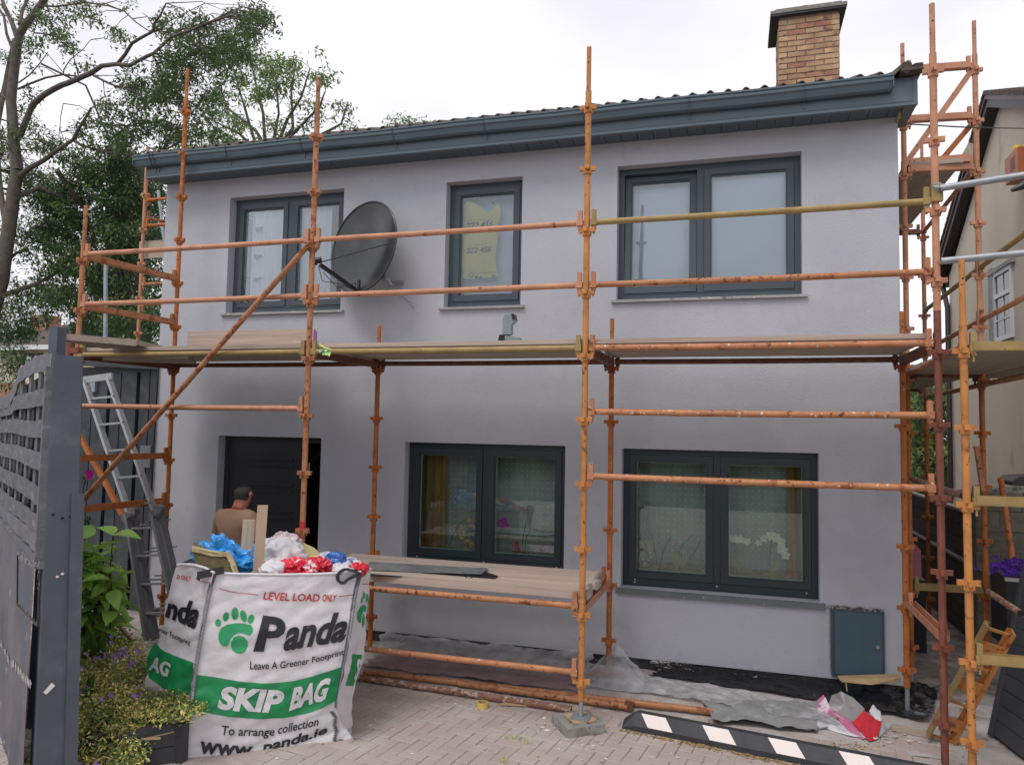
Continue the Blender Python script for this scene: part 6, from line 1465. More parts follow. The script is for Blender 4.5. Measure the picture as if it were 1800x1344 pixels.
# ---------------------------------------------------------------- man by the door
def skin_mesh(name, pts, edges, radii, sub=2):
    me = bpy.data.meshes.new(name); me.from_pydata(pts, edges, []); o = bpy.data.objects.new(name, me); COL.objects.link(o)
    md = o.modifiers.new('Skin', 'SKIN'); md.use_smooth_shade = True
    sv = me.skin_vertices[0].data
    for i, r_ in enumerate(radii): sv[i].radius = r_ if isinstance(r_, tuple) else (r_, r_)
    sv[0].use_root = True
    ss = o.modifiers.new('Sub', 'SUBSURF'); ss.levels = sub; ss.render_levels = sub
    dg = bpy.context.evaluated_depsgraph_get(); m2 = bpy.data.meshes.new_from_object(o.evaluated_get(dg)); bpy.data.objects.remove(o); bpy.data.meshes.remove(me); return m2
MX, MY = -4.43, 5.98
mc, ms = math.cos(R(-14)), math.sin(R(-14))    # he faces the door, turned a little right
def mp_(x, y, z): x *= 1.12 if z < 1.47 else 1.2; y *= 1.1; z = (z if z < 1.475 else 1.475+(z-1.475)*.90)*.972; return (x*mc-y*ms, x*ms+y*mc, z)
J = []; Rr = []; Ed = []
def jv(x, y, z, r_, par=None):
    J.append(mp_(x, y, z)); Rr.append(r_)
    if par is not None: Ed.append((par, len(J)-1))
    return len(J)-1
pel = jv(0, 0, .96, (.155, .115)); w_ = jv(0, .0, 1.10, (.140, .105), pel); ch = jv(0, -.01, 1.27, (.165, .115), w_); uc = jv(0, -.015, 1.40, (.13, .10), ch); nk = jv(0, .005, 1.475, .074, uc); nk2 = jv(0, .03, 1.54, .066, nk)
hd = jv(.005, .045, 1.60, (.072, .082), nk2); hd2 = jv(.005, .045, 1.665, (.078, .095), hd); hd3 = jv(.005, .040, 1.722, (.055, .066), hd2)
for s_ in (-1, 1):
    sh_ = jv(.165*s_, -.01, 1.405, (.072, .072), uc); el0 = jv(.215*s_, -.005, 1.30, .058, sh_); el = jv(.245*s_, .02, 1.10, .045, el0); wr_ = jv((.20 if s_ < 0 else .24)*s_, .26, 1.06, .030, el); 
    pm_ = jv((.17 if s_ < 0 else .22)*s_, .33, 1.06, (.040, .018), wr_)
    hx, hy, hz_ = (.17 if s_ < 0 else .22)*s_, .36, 1.06
    for f in range(4):
        k1 = jv(hx+(f-1.5)*.020, hy+.03, hz_, .0095, pm_); k2 = jv(hx+(f-1.5)*.021, hy+.062+(.008 if f in (1, 2) else 0), hz_-.012, .0085, k1); jv(hx+(f-1.5)*.021, hy+.078+(.01 if f in (1, 2) else 0), hz_-.035, .0075, k2)
    t1 = jv(hx-.042*s_, hy-.01, hz_-.012, .011, pm_); jv(hx-.05*s_, hy+.03, hz_-.03, .009, t1)
    hp = jv(.095*s_, 0, .90, .098, pel); kn = jv(.11*s_, .02, .50, .062, hp); an = jv(.12*s_, -.01, .09, .042, kn); jv(.13*s_, .14, .035, (.045, .03), an)
bm_ = skin_mesh('body', J, Ed, Rr, 2)
man = thing('person', 'person in a brown T-shirt with short dark hair, back turned, near the front door', 'person', (MX, MY, .02))
bmm = bmesh.new(); bmm.from_mesh(bm_); bpy.data.meshes.remove(bm_)
def inv(p): return ((p.x*mc+p.y*ms)/1.1, (-p.x*ms+p.y*mc)/1.1, (p.z/.972 if p.z/.972 < 1.475 else 1.475+(p.z/.972-1.475)/.90))
# face: nose, brow; ears
for v in bmm.verts:
    x, y, z = inv(v.co)
    if z > 1.56 and y > .1:
        k = math.exp(-((x-.005)**2/.00025+(z-1.635)**2/.0008)); v.co += Vector(mp_(0, .035*k, 0))
        k = math.exp(-((abs(x-.005)-.033)**2/.0002+(z-1.668)**2/.0002)); v.co -= Vector(mp_(0, .012*k, 0))
        k = math.exp(-((x-.005)**2/.0008+(z-1.590)**2/.00008)); v.co += Vector(mp_(0, .008*k, 0))
bmm.verts.ensure_lookup_table(); bmm.faces.ensure_lookup_table()
def big_island(b2):
    seen, best = set(), []
    for v in b2.verts:
        if v in seen: continue
        st, isl = [v], []; seen.add(v)
        while st:
            a = st.pop(); isl.append(a)
            for e in a.link_edges:
                o = e.other_vert(a)
                if o not in seen: seen.add(o); st.append(o)
        if len(isl) > len(best): best = isl
    bs = set(best); bmesh.ops.delete(b2, geom=[v for v in b2.verts if v not in bs], context='VERTS')
def shell(name, m, cond, off, par, noise_amp=0):
    b2 = bmm.copy(); dele = [f for f in b2.faces if not cond(*inv(f.calc_center_median()))]
    bmesh.ops.delete(b2, geom=dele, context='FACES'); big_island(b2); b2.normal_update()
    for v in b2.verts:
        x, y, z = inv(v.co); v.co += v.normal*(off+noise_amp*noise.noise(Vector((x*9, y*9, z*5))))
    for f in b2.faces: f.smooth = True
    me = bpy.data.meshes.new(name); b2.to_mesh(me); b2.free(); me.materials.append(m); return link(name, me, par)
for f in bmm.faces: f.smooth = True
ears = MB()
bme = bpy.data.meshes.new('body'); 
for s_ in (-1, 1):
    r_ = bmesh.ops.create_icosphere(bmm, subdivisions=2, radius=1)
    for v in r_['verts']: v.co = Vector(mp_(.005+.083*s_+v.co.x*.010, .045+v.co.y*.018, 1.645+v.co.z*.032))
for f in bmm.faces: f.smooth = True
bmm.to_mesh(bme); bme.materials.append(M['skin']); body = link('body', bme, man)
tsh = lambda x, y, z: (.93 < z < 1.482 and not (y > .085 and z > 1.4) and (abs(x) < .26) and y < .2 and not (abs(x) > .20 and z < 1.16)) 
shell('tshirt', M['tshirt'], tsh, .014, man, .010)
shell('trousers', M['trouser'], lambda x, y, z: z < .98 and z > .09 and abs(x) < .3 and y < .15, .016, man, .006)
shell('hair', M['hair'], lambda x, y, z: z > 1.592+.012*noise.noise(Vector((x*60, y*60, 0))) and (z > 1.71 or y < .05+(z-1.6)*.4) and abs(x-.005) < .2, .003, man, .005)
b = MB()
for s_ in (-1, 1): b.tube([Vector(mp_(.005+.031*s_, .125, 1.665)), Vector(mp_(.005+.031*s_, .133, 1.665))], .008, 8)
b.build_local = None
me = b.mesh('eyes', M['ink']); link('eyes', me, man)
b = MB()
for s_ in (-1, 1):
    b.tube([Vector(mp_(.12*s_, -.07, .045)), Vector(mp_(.125*s_, .02, .05)), Vector(mp_(.13*s_, .12, .04)), Vector(mp_(.13*s_, .19, .03))], [.045, .052, .048, .03], 10)
link('boots', b.mesh('boots', M['black']), man)
bmm.free()

# ---------------------------------------------------------------- planting at the left
def leaf_template(L_, w_, fold=.25, curl=.25, n=5):
    vs = []; 
    for i in range(n+1):
        t = i/n; ww = w_*math.sin(math.pi*(t**.75))*(1 if t < 1 else 0)+.0008; z = -curl*L_*t*t
        vs += [(-ww, L_*t, z+fold*ww), (0, L_*t, z), (ww, L_*t, z+fold*ww)]
    fs = [(3*i+k, 3*i+k+1, 3*i+3+k+1, 3*i+3+k) for i in range(n) for k in range(2)]
    b = MB(); b.add(vs, fs, 0, True); return b
bush = thing('broadleaf_shrub', 'broad-leaved bright green shrub growing behind the gate post', 'shrub', (-5.0, 4.95, 0))
lm = [leaf_template(.21, .062, .35, .3).mesh('leaf', M['leaf_bush']), leaf_template(.17, .05, .3, .45).mesh('leaf', M['leaf_bush']), leaf_template(.14, .044, .45, .2).mesh('leaf', M['leaf_bush'])]
random.seed(52)
stems_ = []
for k in range(19):
    px_ = random.uniform(128, 200); hgt = onY(px_, random.uniform(935, 1040), 4.95+random.uniform(-.22, .25))
    base = Vector((-5.0+random.uniform(-.2, .2), 4.95+random.uniform(-.15, .15), .15)); b = MB(); mid = base.lerp(hgt, .6)+Vector((0, 0, .1)); b.tube([base, mid, hgt], [.008, .006, .004], 6); b.build('stem', M['stalk'], bush)
    npair = 6
    for j in range(npair):
        t = .30+.7*j/(npair-1); p = base.lerp(mid, t/.6) if t < .6 else mid.lerp(hgt, (t-.6)/.4)
        for sgn in (0, 1):
            rz = j*1.57+sgn*math.pi+random.uniform(-.4, .4)+k; rx = random.uniform(-.5, .45) if t < .95 else random.uniform(.1, .7)
            o = link('leaf', random.choice(lm), bush, local(bush, p), None); o.rotation_euler = (rx, random.uniform(-.4, .4), rz); s_ = random.uniform(.9, 1.4); o.scale = (s_, s_, s_)
# mass of small leaves as one mesh per plant
def small_leaves(name, parent, samples, size, m, seed, jitter=1., kind='stuff'):
    rs = np.random.RandomState(seed); P_ = np.array(samples); n = len(P_)
    a = rs.uniform(0, 2*np.pi, n); el = rs.uniform(-.7, 1.1, n); L_ = size*rs.uniform(.6, 1.3, n); W_ = L_*rs.uniform(.35, .6, n)
    d = np.stack([np.cos(a)*np.cos(el), np.sin(a)*np.cos(el), np.sin(el)], 1); s_ = np.stack([-np.sin(a), np.cos(a), rs.uniform(-.5, .5, n)], 1); s_ /= np.linalg.norm(s_, axis=1)[:, None]
    v = np.stack([P_, P_+d*L_[:, None]*.5+s_*W_[:, None]*.5, P_+d*L_[:, None], P_+d*L_[:, None]*.5-s_*W_[:, None]*.5], 1).reshape(-1, 3)
    if parent: v = v-np.array(parent.location)
    o = link(name, np_mesh(name, v, 4, m), parent); return tag(o, kind=kind)
bed = thing('geranium_bed', 'straggly ground-cover plants with small lilac flowers spilling over the dark planter', 'plants', (-4.0, 4.1, 0))
# soil bank
sheet('flower_bed_soil', [(-4.15, 3.85, 0), (-3.62, 4.25, 0), (-3.85, 5.0, 0), (-5.2, 5.2, 0)], 20, 14, lambda u, v, p: .06+.25*math.sin(math.pi*min(1, max(0, u)))*(1-abs(v-.4)), M['soil'], edge=.03, kind='structure')
def bedpt(px, py):      # a bank rising from the planter edge to the back
    if py > 1262: Y = 3.95+(1344-py)*.0030
    else: Y = 4.20+(1262-py)*.0056
    return onY(px, py, Y)
def inside(px, py):
    top_ = 1112+14*math.sin(px*.06)+ (0 if px < 230 else (px-230)*.85)
    if px > 250: top_ = max(top_, 1150)
    right = 352-.12*abs(py-1240) if py < 1262 else 246+(1262-py)*.0
    if py >= 1262: right = 244
    left = 124 if py < 1265 else 70+max(0, 1290-py)*1.8
    return left < px < right and py > top_
rs = random.Random(5); S1, S2, S3 = [], [], []
while len(S1) < 15000:
    px_, py_ = rs.uniform(66, 360), rs.uniform(1100, 1360)
    if not inside(px_, py_): continue
    nn = noise.noise(Vector((px_*.022, py_*.03, 1.5))); p = bedpt(px_, py_)+Vector((rs.gauss(0, .02), rs.gauss(0, .05), rs.gauss(0, .02)+.03*noise.noise(Vector((px_*.05, py_*.06, 8)))))
    S1.append(p)
    if rs.random() < .55+nn*1.2: S2.append(p+Vector((rs.gauss(0, .02), -.02, .015)))
    if rs.random() < .30-nn: S3.append(p+Vector((0, -.015, .01)))
small_leaves('foliage', bed, S1, .030, M['leaf_cover'], 1); small_leaves('dry_foliage', bed, S2, .024, M['leaf_dry'], 2); small_leaves('dark_foliage', bed, S3, .036, M['leaf_light'], 3)
b = MB()
for k in range(120):
    px_, py_ = rs.uniform(75, 345), rs.uniform(1130, 1344)
    if not inside(px_, py_): continue
    p = bedpt(px_, py_)+Vector((0, -.05, .03)); a = rs.uniform(0, 6.28); q = p+Vector((.08*math.cos(a), -.04, .05*math.sin(a))); r2_ = q+Vector((.07*math.cos(a+.6), -.02, -.05)); b.tube([p, q, r2_], .0022, 4, 0, cap=False)
b.build('trailing_stems', M['leaf_dry'], bed, fix=False, kind='stuff')
fl = []
flp = [(209, 1118), (212, 1129), (230, 1137), (240, 1150), (186, 1157), (195, 1154), (205, 1150), (215, 1147), (228, 1145), (243, 1147), (262, 1149), (168, 1146), (153, 1143), (241, 1169), (141, 1170), (144, 1179), (160, 1173), (178, 1185), (293, 1194), (288, 1200), (285, 1197), (266, 1203), (308, 1200), (318, 1197), (165, 1211), (178, 1226), (192, 1228), (212, 1221), (213, 1213), (209, 1227), (252, 1222), (257, 1220), (262, 1217), (120, 1292), (159, 1337), (192, 1341), (226, 1158), (250, 1160), (222, 1152), (236, 1141), (147, 1134), (255, 1142)]
fm = []
for v_ in range(2):
    b = MB()
    for k in range(5):
        a = 2*math.pi*k/5; d_ = Vector((math.cos(a), -.25, math.sin(a))); s_ = Vector((-math.sin(a), 0, math.cos(a))); r_ = .014
        b.add([Vector((0, 0, 0)), d_*r_*.5+s_*r_*.5, d_*r_, d_*r_*.5-s_*r_*.5], [(0, 1, 2, 3)])
    fm.append(b.mesh('flower', M['geranium'], fix=False))
for (x, y_) in flp:
    p = bedpt(x, y_)+Vector((0, -.09, .02))
    for k in range(rs.choice((1, 2, 2, 3))):
        o = link('flower', fm[k % 2], bed, local(bed, p+Vector((rs.gauss(0, .013), rs.gauss(0, .01), rs.gauss(0, .012))))); o.rotation_euler = (rs.uniform(-.5, .3), rs.uniform(0, 1), rs.uniform(-.6, .6)); s_ = rs.uniform(1.1, 1.7); o.scale = (s_,)*3
for (x, y0_, y1_, lab) in ((168, 1150, 1092, 'upright tuft of broad strap leaves at the back of the flower bed'), (168, 1215, 1172, 'upright tuft of broad strap leaves in the middle of the flower bed')):
    t = thing('strap_leaf_plant', lab, 'plant', bedpt(x, y0_))
    for k in range(7 if y0_ < 1200 else 4):
        px_ = x-10+k*6 if y0_ < 1200 else x-6+k*4; base = bedpt(px_, y0_)+Vector((0, -.06, -.04)); tip = bedpt(px_, y0_)+Vector((random.uniform(-.02, .03), -.06, (y0_-y1_)/1311*4.9*random.uniform(.7, 1.05)))
        b = MB(); d_ = tip-base; strap_leaf(b, base, d_, d_.length, .022, .05); b.build('leaf', M['leaf_blade'], t)
t = thing('petunia', 'bright magenta flowers on a sprig above the shrub beside the gate post', 'plant', onY(152, 850, 4.9))
for (x, y_, n) in ((157, 832, 7), (139, 818, 3)):
    for k in range(n):
        p = onY(x, y_, 4.9)+Vector((random.gauss(0, .014), random.gauss(0, .01), random.gauss(0, .014))); b = MB(); petal_flower(b, p, .030, 0, 5, k); b.build('flower', M['magenta'], t, fix=False)
small_leaves('foliage', t, [onY(random.gauss(153, 7), random.gauss(840, 4), 4.92) for _ in range(70)], .035, M['leaf_light'], 8)
b = MB(); b.tube([onY(150, 842, 4.92), onY(145, 870, 4.95), onY(138, 930, 5.0)], .004, 5); b.build('stem', M['stalk'], t)
small_leaves('foliage', bush, [onY(random.gauss(150, 8), random.gauss(915, 7), 5.3) for _ in range(160)], .035, M['leaf_dark'], 9)
# planter box
pl = thing('planter', 'dark-stained wooden planter with a split top board in front of the skip bag', 'planter', (-3.6, 3.9, 0))
a_, c_, e_ = onZ(228, 1330, .10), onZ(318, 1318, .06), onZ(337, 1272, .3)
fb_ = onZ(314, 1342, 0); fa_ = onZ(205, 1362, 0); fc_ = onZ(337, 1290, 0)
for k in range(2):
    b = MB(); z0_, z1_ = (.0, .12) if k == 0 else (.126, .25)
    b.prism([fa_+Vector((0, 0, z0_)), fb_+Vector((0, 0, z0_)), fb_+Vector((0, 0, z1_)), (fa_+fb_)/2+Vector((0, 0, z1_+(.03 if k else 0))), fa_+Vector((0, 0, z1_))], (-.008, .022, 0)); b.build('front_board', M['planter'], pl)
    b = MB(); b.prism([fb_+Vector((0.01, 0.02, z0_)), fc_+Vector((0, 0, z0_)), fc_+Vector((0, 0, z1_)), fb_+Vector((0.01, .02, z1_))], (.02, .01, 0)); b.build('side_board', M['planter'], pl)
b = MB(); b.box2((fb_.x-.03, fb_.y-.02, 0), (fb_.x+.035, fb_.y+.045, .262)); b.build('corner_post', M['planter'], pl)
b = MB(); q0, q1 = fa_.lerp(fb_, .35)+Vector((0, -.012, .20)), fb_+Vector((-.02, -.012, .215)); b.bar(q0, q1, .01, .008); b.bar(q0+Vector((.02, 0, .01)), q0+Vector((.14, .03, .02)), .01, .012); b.build('split_edge', M['wood_raw'], pl)

# ---------------------------------------------------------------- trees
def limb(b, pts, Y, r0, r1, dy=0):
    P_ = [onY(x, y_, Y+dy*i/(len(pts)-1)) for i, (x, y_) in enumerate(pts)]
    out_ = []
    for i in range(len(P_)-1):
        for k in range(3):
            q = P_[i].lerp(P_[i+1], k/3); q += Vector((noise.noise(q*2.), noise.noise(q*2.+Vector((5, 0, 0))), 0))*.02; out_.append(q)
    out_.append(P_[-1]); n = len(out_); b.tube(out_, [r0+(r1-r0)*i/(n-1) for i in range(n)], 8); return out_
def foliage_from_blobs(blobs, Y, thick, per_px, spray_r, leaves_per, leaf, rs, limbpts, twig_b, sag=.25):
    """clusters of leaves hanging round twig tips; every cluster is joined to the nearest limb by a twig"""
    LPt = np.array([[p.x, p.y, p.z] for p in limbpts]); cl_ = []
    for (cx, cy, rx, ry, dens) in blobs:
        n = max(3, int(math.pi*rx*ry*per_px*dens)); nsub = max(2, int(n/4)); subs = []
        for _ in range(nsub):
            a, r_ = rs.uniform(0, 6.28), math.sqrt(rs.random())*1.08; subs.append((cx+rx*r_*math.cos(a), cy+ry*r_*math.sin(a), rs.uniform(-thick, thick)))
        for _ in range(n):
            s_ = rs.choice(subs); px_ = s_[0]+rs.gauss(0, 7); py_ = s_[1]+rs.gauss(0, 5); cl_.append(onY(px_, py_, Y+s_[2]+rs.gauss(0, .12)))
        for s_ in subs:
            p = onY(s_[0], s_[1], Y+s_[2]); v = np.array(p); d_ = LPt-v; k = int(np.argmin((d_**2).sum(1)+((LPt[:, 2] > v[2]+.3)*.3))); q = Vector(LPt[k])
            if (q-p).length > 2.6: continue
            m_ = q.lerp(p, .5)+Vector((0, 0, .12*(q-p).length)); twig_b.tube([q, m_, p], [.010, .007, .003], 4, 0, cap=False)
    out_ = []
    for c in cl_:
        for _ in range(leaves_per):
            a = rs.uniform(0, 6.28); r_ = spray_r*rs.random()**.7; out_.append((c.x+r_*math.cos(a), c.y+r_*math.sin(a), c.z+rs.gauss(0, spray_r*.33)-sag*r_))
    return out_
def leaf_mass(name, parent, P_, L_, m, seed):
    rs = np.random.RandomState(seed); P_ = np.array(P_); n = len(P_); a = rs.uniform(0, 2*np.pi, n); el = rs.uniform(-1.2, .35, n); l_ = L_*rs.uniform(.6, 1.2, n); w_ = l_*rs.uniform(.28, .42, n)
    d = np.stack([np.cos(a)*np.cos(el), np.sin(a)*np.cos(el), np.sin(el)], 1); s_ = np.stack([-np.sin(a), np.cos(a), rs.uniform(-.6, .6, n)], 1); s_ /= np.linalg.norm(s_, axis=1)[:, None]
    v = np.stack([P_, P_+d*l_[:, None]*.45+s_*w_[:, None]*.5, P_+d*l_[:, None], P_+d*l_[:, None]*.45-s_*w_[:, None]*.5], 1).reshape(-1, 3)
    if parent: v = v-np.array(parent.location)
    return tag(link(name, np_mesh(name, v, 4, m), parent), kind='stuff')
rs = random.Random(11)
TY = 10.6
tree = thing('ash_tree', 'tall ash tree with a grey trunk and spreading limbs at the far left', 'tree', onY(-10, 900, TY))
tb = MB(); pts = []
pts += limb(tb, [(-60, 900), (-40, 700), (-18, 560), (2, 490), (14, 411), (24, 336), (30, 300)], TY, .155, .105)
tb.build('trunk', M['bark'], tree); limbs_ = [
 ([(30, 300), (26, 262), (22, 215), (20, 180), (24, 130), (30, 85), (35, 65)], .105, .075, 0), ([(32, 68), (46, 44), (62, 20), (82, -6), (100, -40)], .075, .05, 0), ([(32, 68), (22, 40), (8, 10), (0, -20)], .05, .03, .3),
 ([(36, 44), (40, 20), (50, -10)], .035, .03, .2), ([(24, 90), (12, 60), (8, 30), (-10, 0)], .03, .02, .3), ([(12, 411), (0, 330), (-8, 240), (8, 150), (26, 70)], .06, .05, .8), ([(-5, 163), (4, 168), (14, 176)], .04, .03, 0),
 ([(34, 242), (44, 215), (58, 184), (78, 167), (108, 150), (140, 138), (158, 130), (178, 116), (205, 113), (228, 115), (248, 105), (270, 94), (300, 66), (330, 55), (365, 40), (408, 27)], .062, .014, -.8),
 ([(205, 113), (220, 96), (232, 76), (252, 64), (270, 54), (268, 44), (282, 26), (292, 6)], .035, .012, -.5), ([(270, 54), (285, 55), (303, 56)], .015, .008, 0), ([(270, 94), (290, 97), (320, 104)], .012, .006, 0),
 ([(270, 99), (300, 108), (326, 117)], .014, .008, 0), ([(30, 312), (52, 296), (78, 280), (104, 262), (128, 246), (142, 220), (160, 190)], .05, .02, -.6), ([(158, 260), (190, 268), (220, 272), (246, 277)], .022, .008, -.3), ([(128, 246), (142, 255), (158, 260)], .03, .022, 0),
 ([(32, 157), (52, 147), (80, 136), (110, 131), (150, 136)], .022, .016, 0), ([(32, 146), (52, 132), (66, 116), (84, 92)], .015, .008, .2), ([(110, 131), (112, 122), (125, 105), (146, 88), (160, 70)], .012, .006, .2),
 ([(165, 133), (190, 146), (215, 155), (238, 162), (262, 180)], .022, .008, -.4), ([(180, 216), (205, 222), (232, 220), (262, 214)], .018, .008, -.2), ([(208, 222), (232, 238), (256, 256), (280, 270)], .015, .007, -.2), ([(60, 58), (80, 60), (100, 66), (120, 82), (150, 90)], .016, .006, .3),
 ([(66, 10), (100, 12), (150, 4), (190, 10), (220, 20), (240, 40), (262, 55)], .02, .01, .1), ([(14, 420), (40, 432), (44, 420), (60, 400)], .03, .012, .4), ([(10, 462), (26, 446), (46, 436)], .035, .02, .4), ([(112, 182), (106, 205), (104, 225), (112, 246)], .008, .006, 0),
 ([(72, 112), (150, 150), (200, 260), (210, 380)], .02, .015, 1.5), ([(100, 300), (150, 370), (180, 480)], .05, .02, 1.5), ([(20, 350), (70, 330), (120, 350), (200, 340), (250, 330)], .05, .015, 1.2), ([(0, 520), (60, 500), (120, 470), (200, 450)], .05, .015, 1.2)]
for (pl_, r0, r1, dy) in limbs_:
    q = MB(); lp_ = limb(q, pl_, TY, r0, r1, dy); pts += lp_; q.build('limb', M['bark'], tree)
tw = MB()
blobs = [(372, 68, 52, 50, 1.15), (330, 95, 45, 45, .9), (300, 140, 52, 40, .95), (308, 195, 48, 52, 1.1), (270, 165, 50, 34, 1.), (228, 130, 26, 26, .7), (205, 205, 48, 36, .9), (178, 240, 52, 34, 1.05), (118, 72, 34, 26, .55), (140, 28, 26, 26, .9), (66, 92, 30, 34, .45), (190, 68, 22, 22, .7),
 (432, 18, 38, 30, .9), (440, 50, 26, 26, .7), (395, 105, 34, 40, .9), (352, 160, 36, 40, .9), (262, 250, 50, 22, .85), (100, 62, 20, 14, .8), (60, 222, 34, 34, .6), (90, 262, 28, 20, .6), (16, 235, 26, 34, .6), (60, 178, 30, 20, .6), (180, 175, 20, 22, .5), (10, 130, 16, 40, .3), (30, 20, 60, 20, .35), (78, 40, 16, 22, .5), (312, 30, 36, 24, .7), (240, 20, 22, 12, .3), (150, 108, 30, 14, .35), (370, 225, 26, 30, .8)]
P1 = foliage_from_blobs(blobs, TY, .7, .0135, .17, 17, .09, rs, pts, tw)
blobs2 = [(190, 292, 60, 34, 1.25), (100, 318, 74, 34, 1.1), (150, 356, 90, 46, 1.35), (232, 335, 52, 60, 1.35), (70, 382, 56, 42, 1.1), (150, 430, 74, 44, 1.3), (222, 452, 62, 54, 1.3), (56, 520, 46, 34, .8), (118, 500, 56, 36, 1.2), (206, 540, 74, 44, 1.3), (16, 592, 34, 46, 1.2), (10, 655, 28, 24, .9), (268, 392, 20, 54, 1.3), (28, 560, 30, 30, 1.), (250, 560, 40, 44, 1.3), (30, 440, 26, 20, .5), (455, 35, 26, 26, .7), (20, 300, 30, 40, .5), (70, 20, 60, 20, .5), (120, 268, 34, 18, .8)]
P2 = foliage_from_blobs(blobs2, TY+1.2, .9, .0165, .19, 19, .105, rs, pts, tw)
tw.build('twig', M['bark'], tree, fix=False, kind='stuff')
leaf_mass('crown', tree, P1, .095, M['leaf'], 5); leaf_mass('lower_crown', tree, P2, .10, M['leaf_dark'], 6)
P2b = [p for p in P2 if rs.random() < .16]; leaf_mass('sun_tinted_leaves', tree, [(p[0], p[1]-.25, p[2]+.1) for p in P2b], .11, M['leaf_light'], 7)  # sunlight on the outer leaves put into their lighter colour
# lighter trees behind the house
def back_tree(label, Y, stems, blobs, dens, spray, lsize, m, seed, name='ash_tree', foot=None):
    rs = random.Random(seed); t = thing(name, label, 'tree', foot or onY(stems[0][0][0], 900, Y)); tb = MB(); pts = []
    p0 = onY(stems[0][0][0], stems[0][0][1], Y); tb.tube([Vector((p0.x, Y, 0)), p0], [.28, .2], 8); tb.build('trunk', M['bark'], t)
    for s_ in stems: q = MB(); pts += limb(q, s_, Y, .075, .018, rs.uniform(-1, 1)); q.build('limb', M['bark'], t)
    tw = MB(); P_ = foliage_from_blobs(blobs, Y, 1.5, dens*1.6, spray, 15, lsize, rs, pts, tw); tw.build('twig', M['bark'], t, fix=False, kind='stuff'); leaf_mass('crown', t, P_, lsize, m, seed); return t
base = (470, 330)
back_tree('light green tree with many fine upright stems rising behind the roof', 19, [[base, (455, 270), (430, 190), (410, 120)], [base, (468, 262), (462, 200), (448, 140), (440, 100)], [base, (478, 265), (490, 200), (486, 140)], [base, (486, 262), (505, 210), (530, 170), (545, 120)], [base, (490, 262), (520, 230), (560, 190), (572, 160)], [base, (470, 265), (450, 230), (400, 190), (385, 150)], [base, (484, 265), (515, 225), (512, 160), (520, 110)], [base, (500, 268), (550, 245), (600, 218), (612, 180)], [base, (498, 270), (560, 250), (620, 240)], [base, (460, 270), (420, 235), (380, 215)]],
          [(440, 125, 46, 42, 1.1), (478, 118, 30, 28, .9), (532, 118, 28, 22, 1.), (556, 155, 24, 34, .9), (498, 158, 44, 32, .8), (420, 180, 44, 40, .9), (520, 205, 40, 24, .35), (608, 186, 22, 22, .6), (594, 222, 34, 14, .5), (445, 225, 48, 22, .6), (385, 225, 42, 36, 1.0), (630, 236, 18, 8, .6), (410, 90, 24, 26, .8), (455, 78, 20, 16, .6), (340, 240, 40, 26, .9), (560, 120, 14, 26, .6), (500, 235, 50, 14, .35)], .0075, .24, .16, M['leaf_light'], 21)
back_tree('small leafy treetop showing above the middle of the roof', 24, [[(700, 300), (702, 250), (694, 212)], [(700, 300), (712, 250), (722, 222), (718, 208)], [(700, 300), (720, 252), (750, 222), (764, 212)]],
          [(694, 216, 16, 14, .9), (716, 222, 16, 12, .9), (748, 220, 20, 12, .9), (700, 240, 22, 12, .6), (770, 232, 12, 6, .6)], .012, .24, .17, M['leaf_light'], 22)
back_tree('darker tree mass filling the gap between the ash tree and the house', 16, [[(180, 640), (170, 540), (150, 440)], [(180, 640), (210, 540), (240, 420), (262, 340)], [(180, 640), (140, 560), (80, 500)]],
          [(150, 420, 80, 50, 1.), (225, 500, 60, 60, 1.2), (240, 380, 50, 60, 1.1), (110, 540, 60, 40, .9), (200, 590, 80, 30, 1.3), (270, 300, 40, 30, .9), (225, 560, 60, 40, 1.2)], .012, .24, .16, M['leaf_dark'], 23, name='broadleaf_tree')
# green garden seen through the passage
t = thing('garden_shrub', 'leafy green garden bushes with pale yellow leaves seen through the passage', 'shrub', (3, 17.5, 0)); rs = random.Random(3); P_, Q_ = [], []
for _ in range(9000):
    px_, py_ = rs.uniform(1596, 1700), rs.uniform(655, 905)
    if py_ < 700+60*noise.noise(Vector((px_*.03, 1, 1)))-30 and rs.random() < .75: continue
    p = onY(px_, py_, 17.2+rs.gauss(0, .5)); (Q_ if (noise.noise(Vector((px_*.035, py_*.03, 4))) > .26 and py_ > 770) else P_).append(tuple(p))
leaf_mass('foliage', t, P_, .17, M['leaf_light'], 31); leaf_mass('pale_leaves', t, Q_, .22, mat('pale_yellow_leaf', (.42, .44, .17), .6, .15, 3, island=True, trans=.3), 32)
tb = MB(); 
for x in (1612, 1640, 1668): tb.tube([onY(x, 900, 17.4), onY(x+6, 760, 17.4), onY(x+2, 690, 17.4)], [.05, .03, .015], 6)
tb.build('stem', M['bark'], t)
b = MB(); c_ = onY(1610, 690, 26); b.box2((c_.x-.6, 26, 0), (c_.x+.5, 26.6, onY(1610, 665, 26).z)); b.build('distant_chimney_stack', M['concrete'], None, label='pale grey stone gatepost beyond the garden seen through the passage', cat='post')
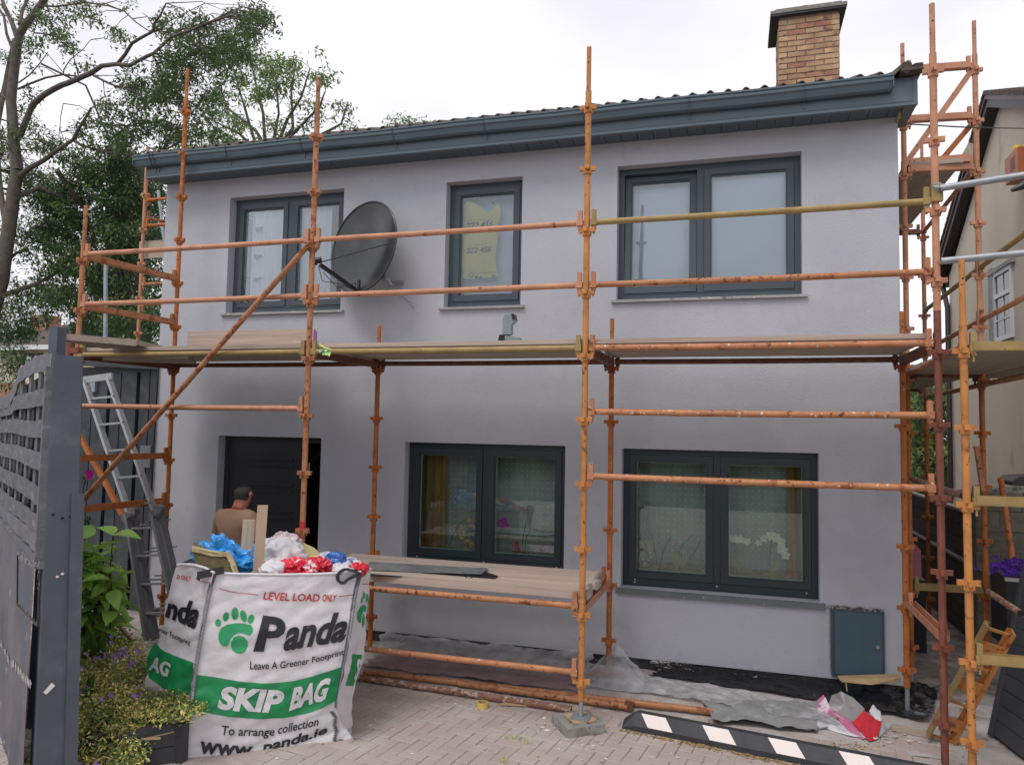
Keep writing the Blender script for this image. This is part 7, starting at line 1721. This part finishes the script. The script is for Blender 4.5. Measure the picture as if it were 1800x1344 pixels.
# ---------------------------------------------------------------- far houses at the left
fh = thing('house', 'far cream house with a dark hipped roof and white fascia left of the ash tree', 'house', (-35, 30, 0))
def h3(px, py, Y=30): return onY(px, py, Y)
a, c = h3(-40, 612), h3(104, 609)
b = MB(); b.box2((a.x, 30, 0), (c.x, 38, h3(50, 612).z)); b.build('wall', M['neigh'], fh)
zt_, ze_ = h3(50, 578).z, h3(50, 609).z
b = MB(); b.add([(a.x-.4, 29.6, ze_), (c.x+.5, 29.6, ze_), (c.x+.5, 38.4, ze_), (a.x-.4, 38.4, ze_), (a.x+2, 34, zt_+.9), (c.x-1.6, 34, zt_+.9)], [(0, 1, 5, 4), (1, 2, 5), (2, 3, 4, 5), (3, 0, 4), (3, 2, 1, 0)]); rf_ = b.build('roof', M['houseroof'], fh)
b = MB(); c0_ = h3(69, 575, 33); b.box2((c0_.x-.6, 33, ze_+.5), (c0_.x+.5, 34, h3(69, 553, 33).z)); b.build('chimney', M['brick_red'], rf_)
b = MB(); b.box2((a.x-.4, 29.5, ze_-.22), (c.x+.5, 29.62, ze_+.02)); b.build('fascia', M['pvc_white'], fh)
b = MB(); q0, q1 = h3(42, 642), h3(76, 620); frame_rect(b, q0.x, q1.x, q0.z, q1.z, 29.93, 30.02, .09); mx_ = (q0.x+q1.x)/2; b.box2((mx_-.04, 29.93, q0.z), (mx_+.04, 30, q1.z)); wn = b.build('window', M['black'], fh)
b = MB(); b.box2((q0.x+.05, 29.96, q0.z+.05), (q1.x-.05, 29.985, q1.z-.05)); b.build('pane', mat('far_glass', (.03, .035, .035), .1), wn)
b = MB(); b.box2((q0.x+.14, 29.94, q1.z-.45), (mx_-.1, 29.955, q1.z-.16)); b.box2((mx_+.1, 29.94, q1.z-.45), (q1.x-.14, 29.955, q1.z-.16)); b.build('blind', M['pvc_white'], wn)
b = MB(); p_, q_ = onY(-30, 688, 24), onY(40, 672, 24); b.box2((p_.x, 24, 0), (q_.x, 24.2, q_.z)); b.build('garden_wall', M['brick_red'], None, label='reddish garden wall beyond the slat fence at the far left', cat='wall')
# ---------------------------------------------------------------- the other side of the road (behind the photographer, invented for pane reflections)
rs = random.Random(8)
hg = thing('hedge', 'invented clipped garden hedge across the road, mirrored in the window panes', 'hedge', (0, -19, 0)); P_ = [(rs.uniform(-26, 24), -19+rs.gauss(0, .25), rs.uniform(.1, 2.1)) for _ in range(9000)]; leaf_mass('foliage', hg, P_, .3, M['leaf_dark'], 41)
b = MB(); b.box2((-26, -19.6, 0), (24, -19.2, 1.9)); b.build('hedge_core', M['soil'], hg)
for x, lab in ((-17, 'invented cream house across the road on the left, mirrored in the panes'), (-3, 'invented cream house straight across the road, mirrored in the panes'), (11, 'invented cream house across the road on the right, mirrored in the panes')):
    t = thing('house', lab, 'house', (x, -28, 0)); b = MB(); b.box2((x-5, -34, 0), (x+5, -27, 5)); b.build('wall', M['neigh'], t)
    b = MB(); b.prism([(x-5.4, -26.6, 5), (x-5.4, -34.4, 5), (x-5.4, -30.5, 7.2)], (10.8, 0, 0)); b.build('roof', M['houseroof'], t)
    for wx in (-3, 1.4):
        for wz in (.9, 3.1):
            b = MB(); frame_rect(b, x+wx, x+wx+1.6, wz, wz+1.2, -27.02, -26.95, .08); b.box2((x+wx+.08, -27.01, wz+.08), (x+wx+1.52, -26.99, wz+1.12), 1); b.build('window', [M['pvc_white'], M['black']], t)
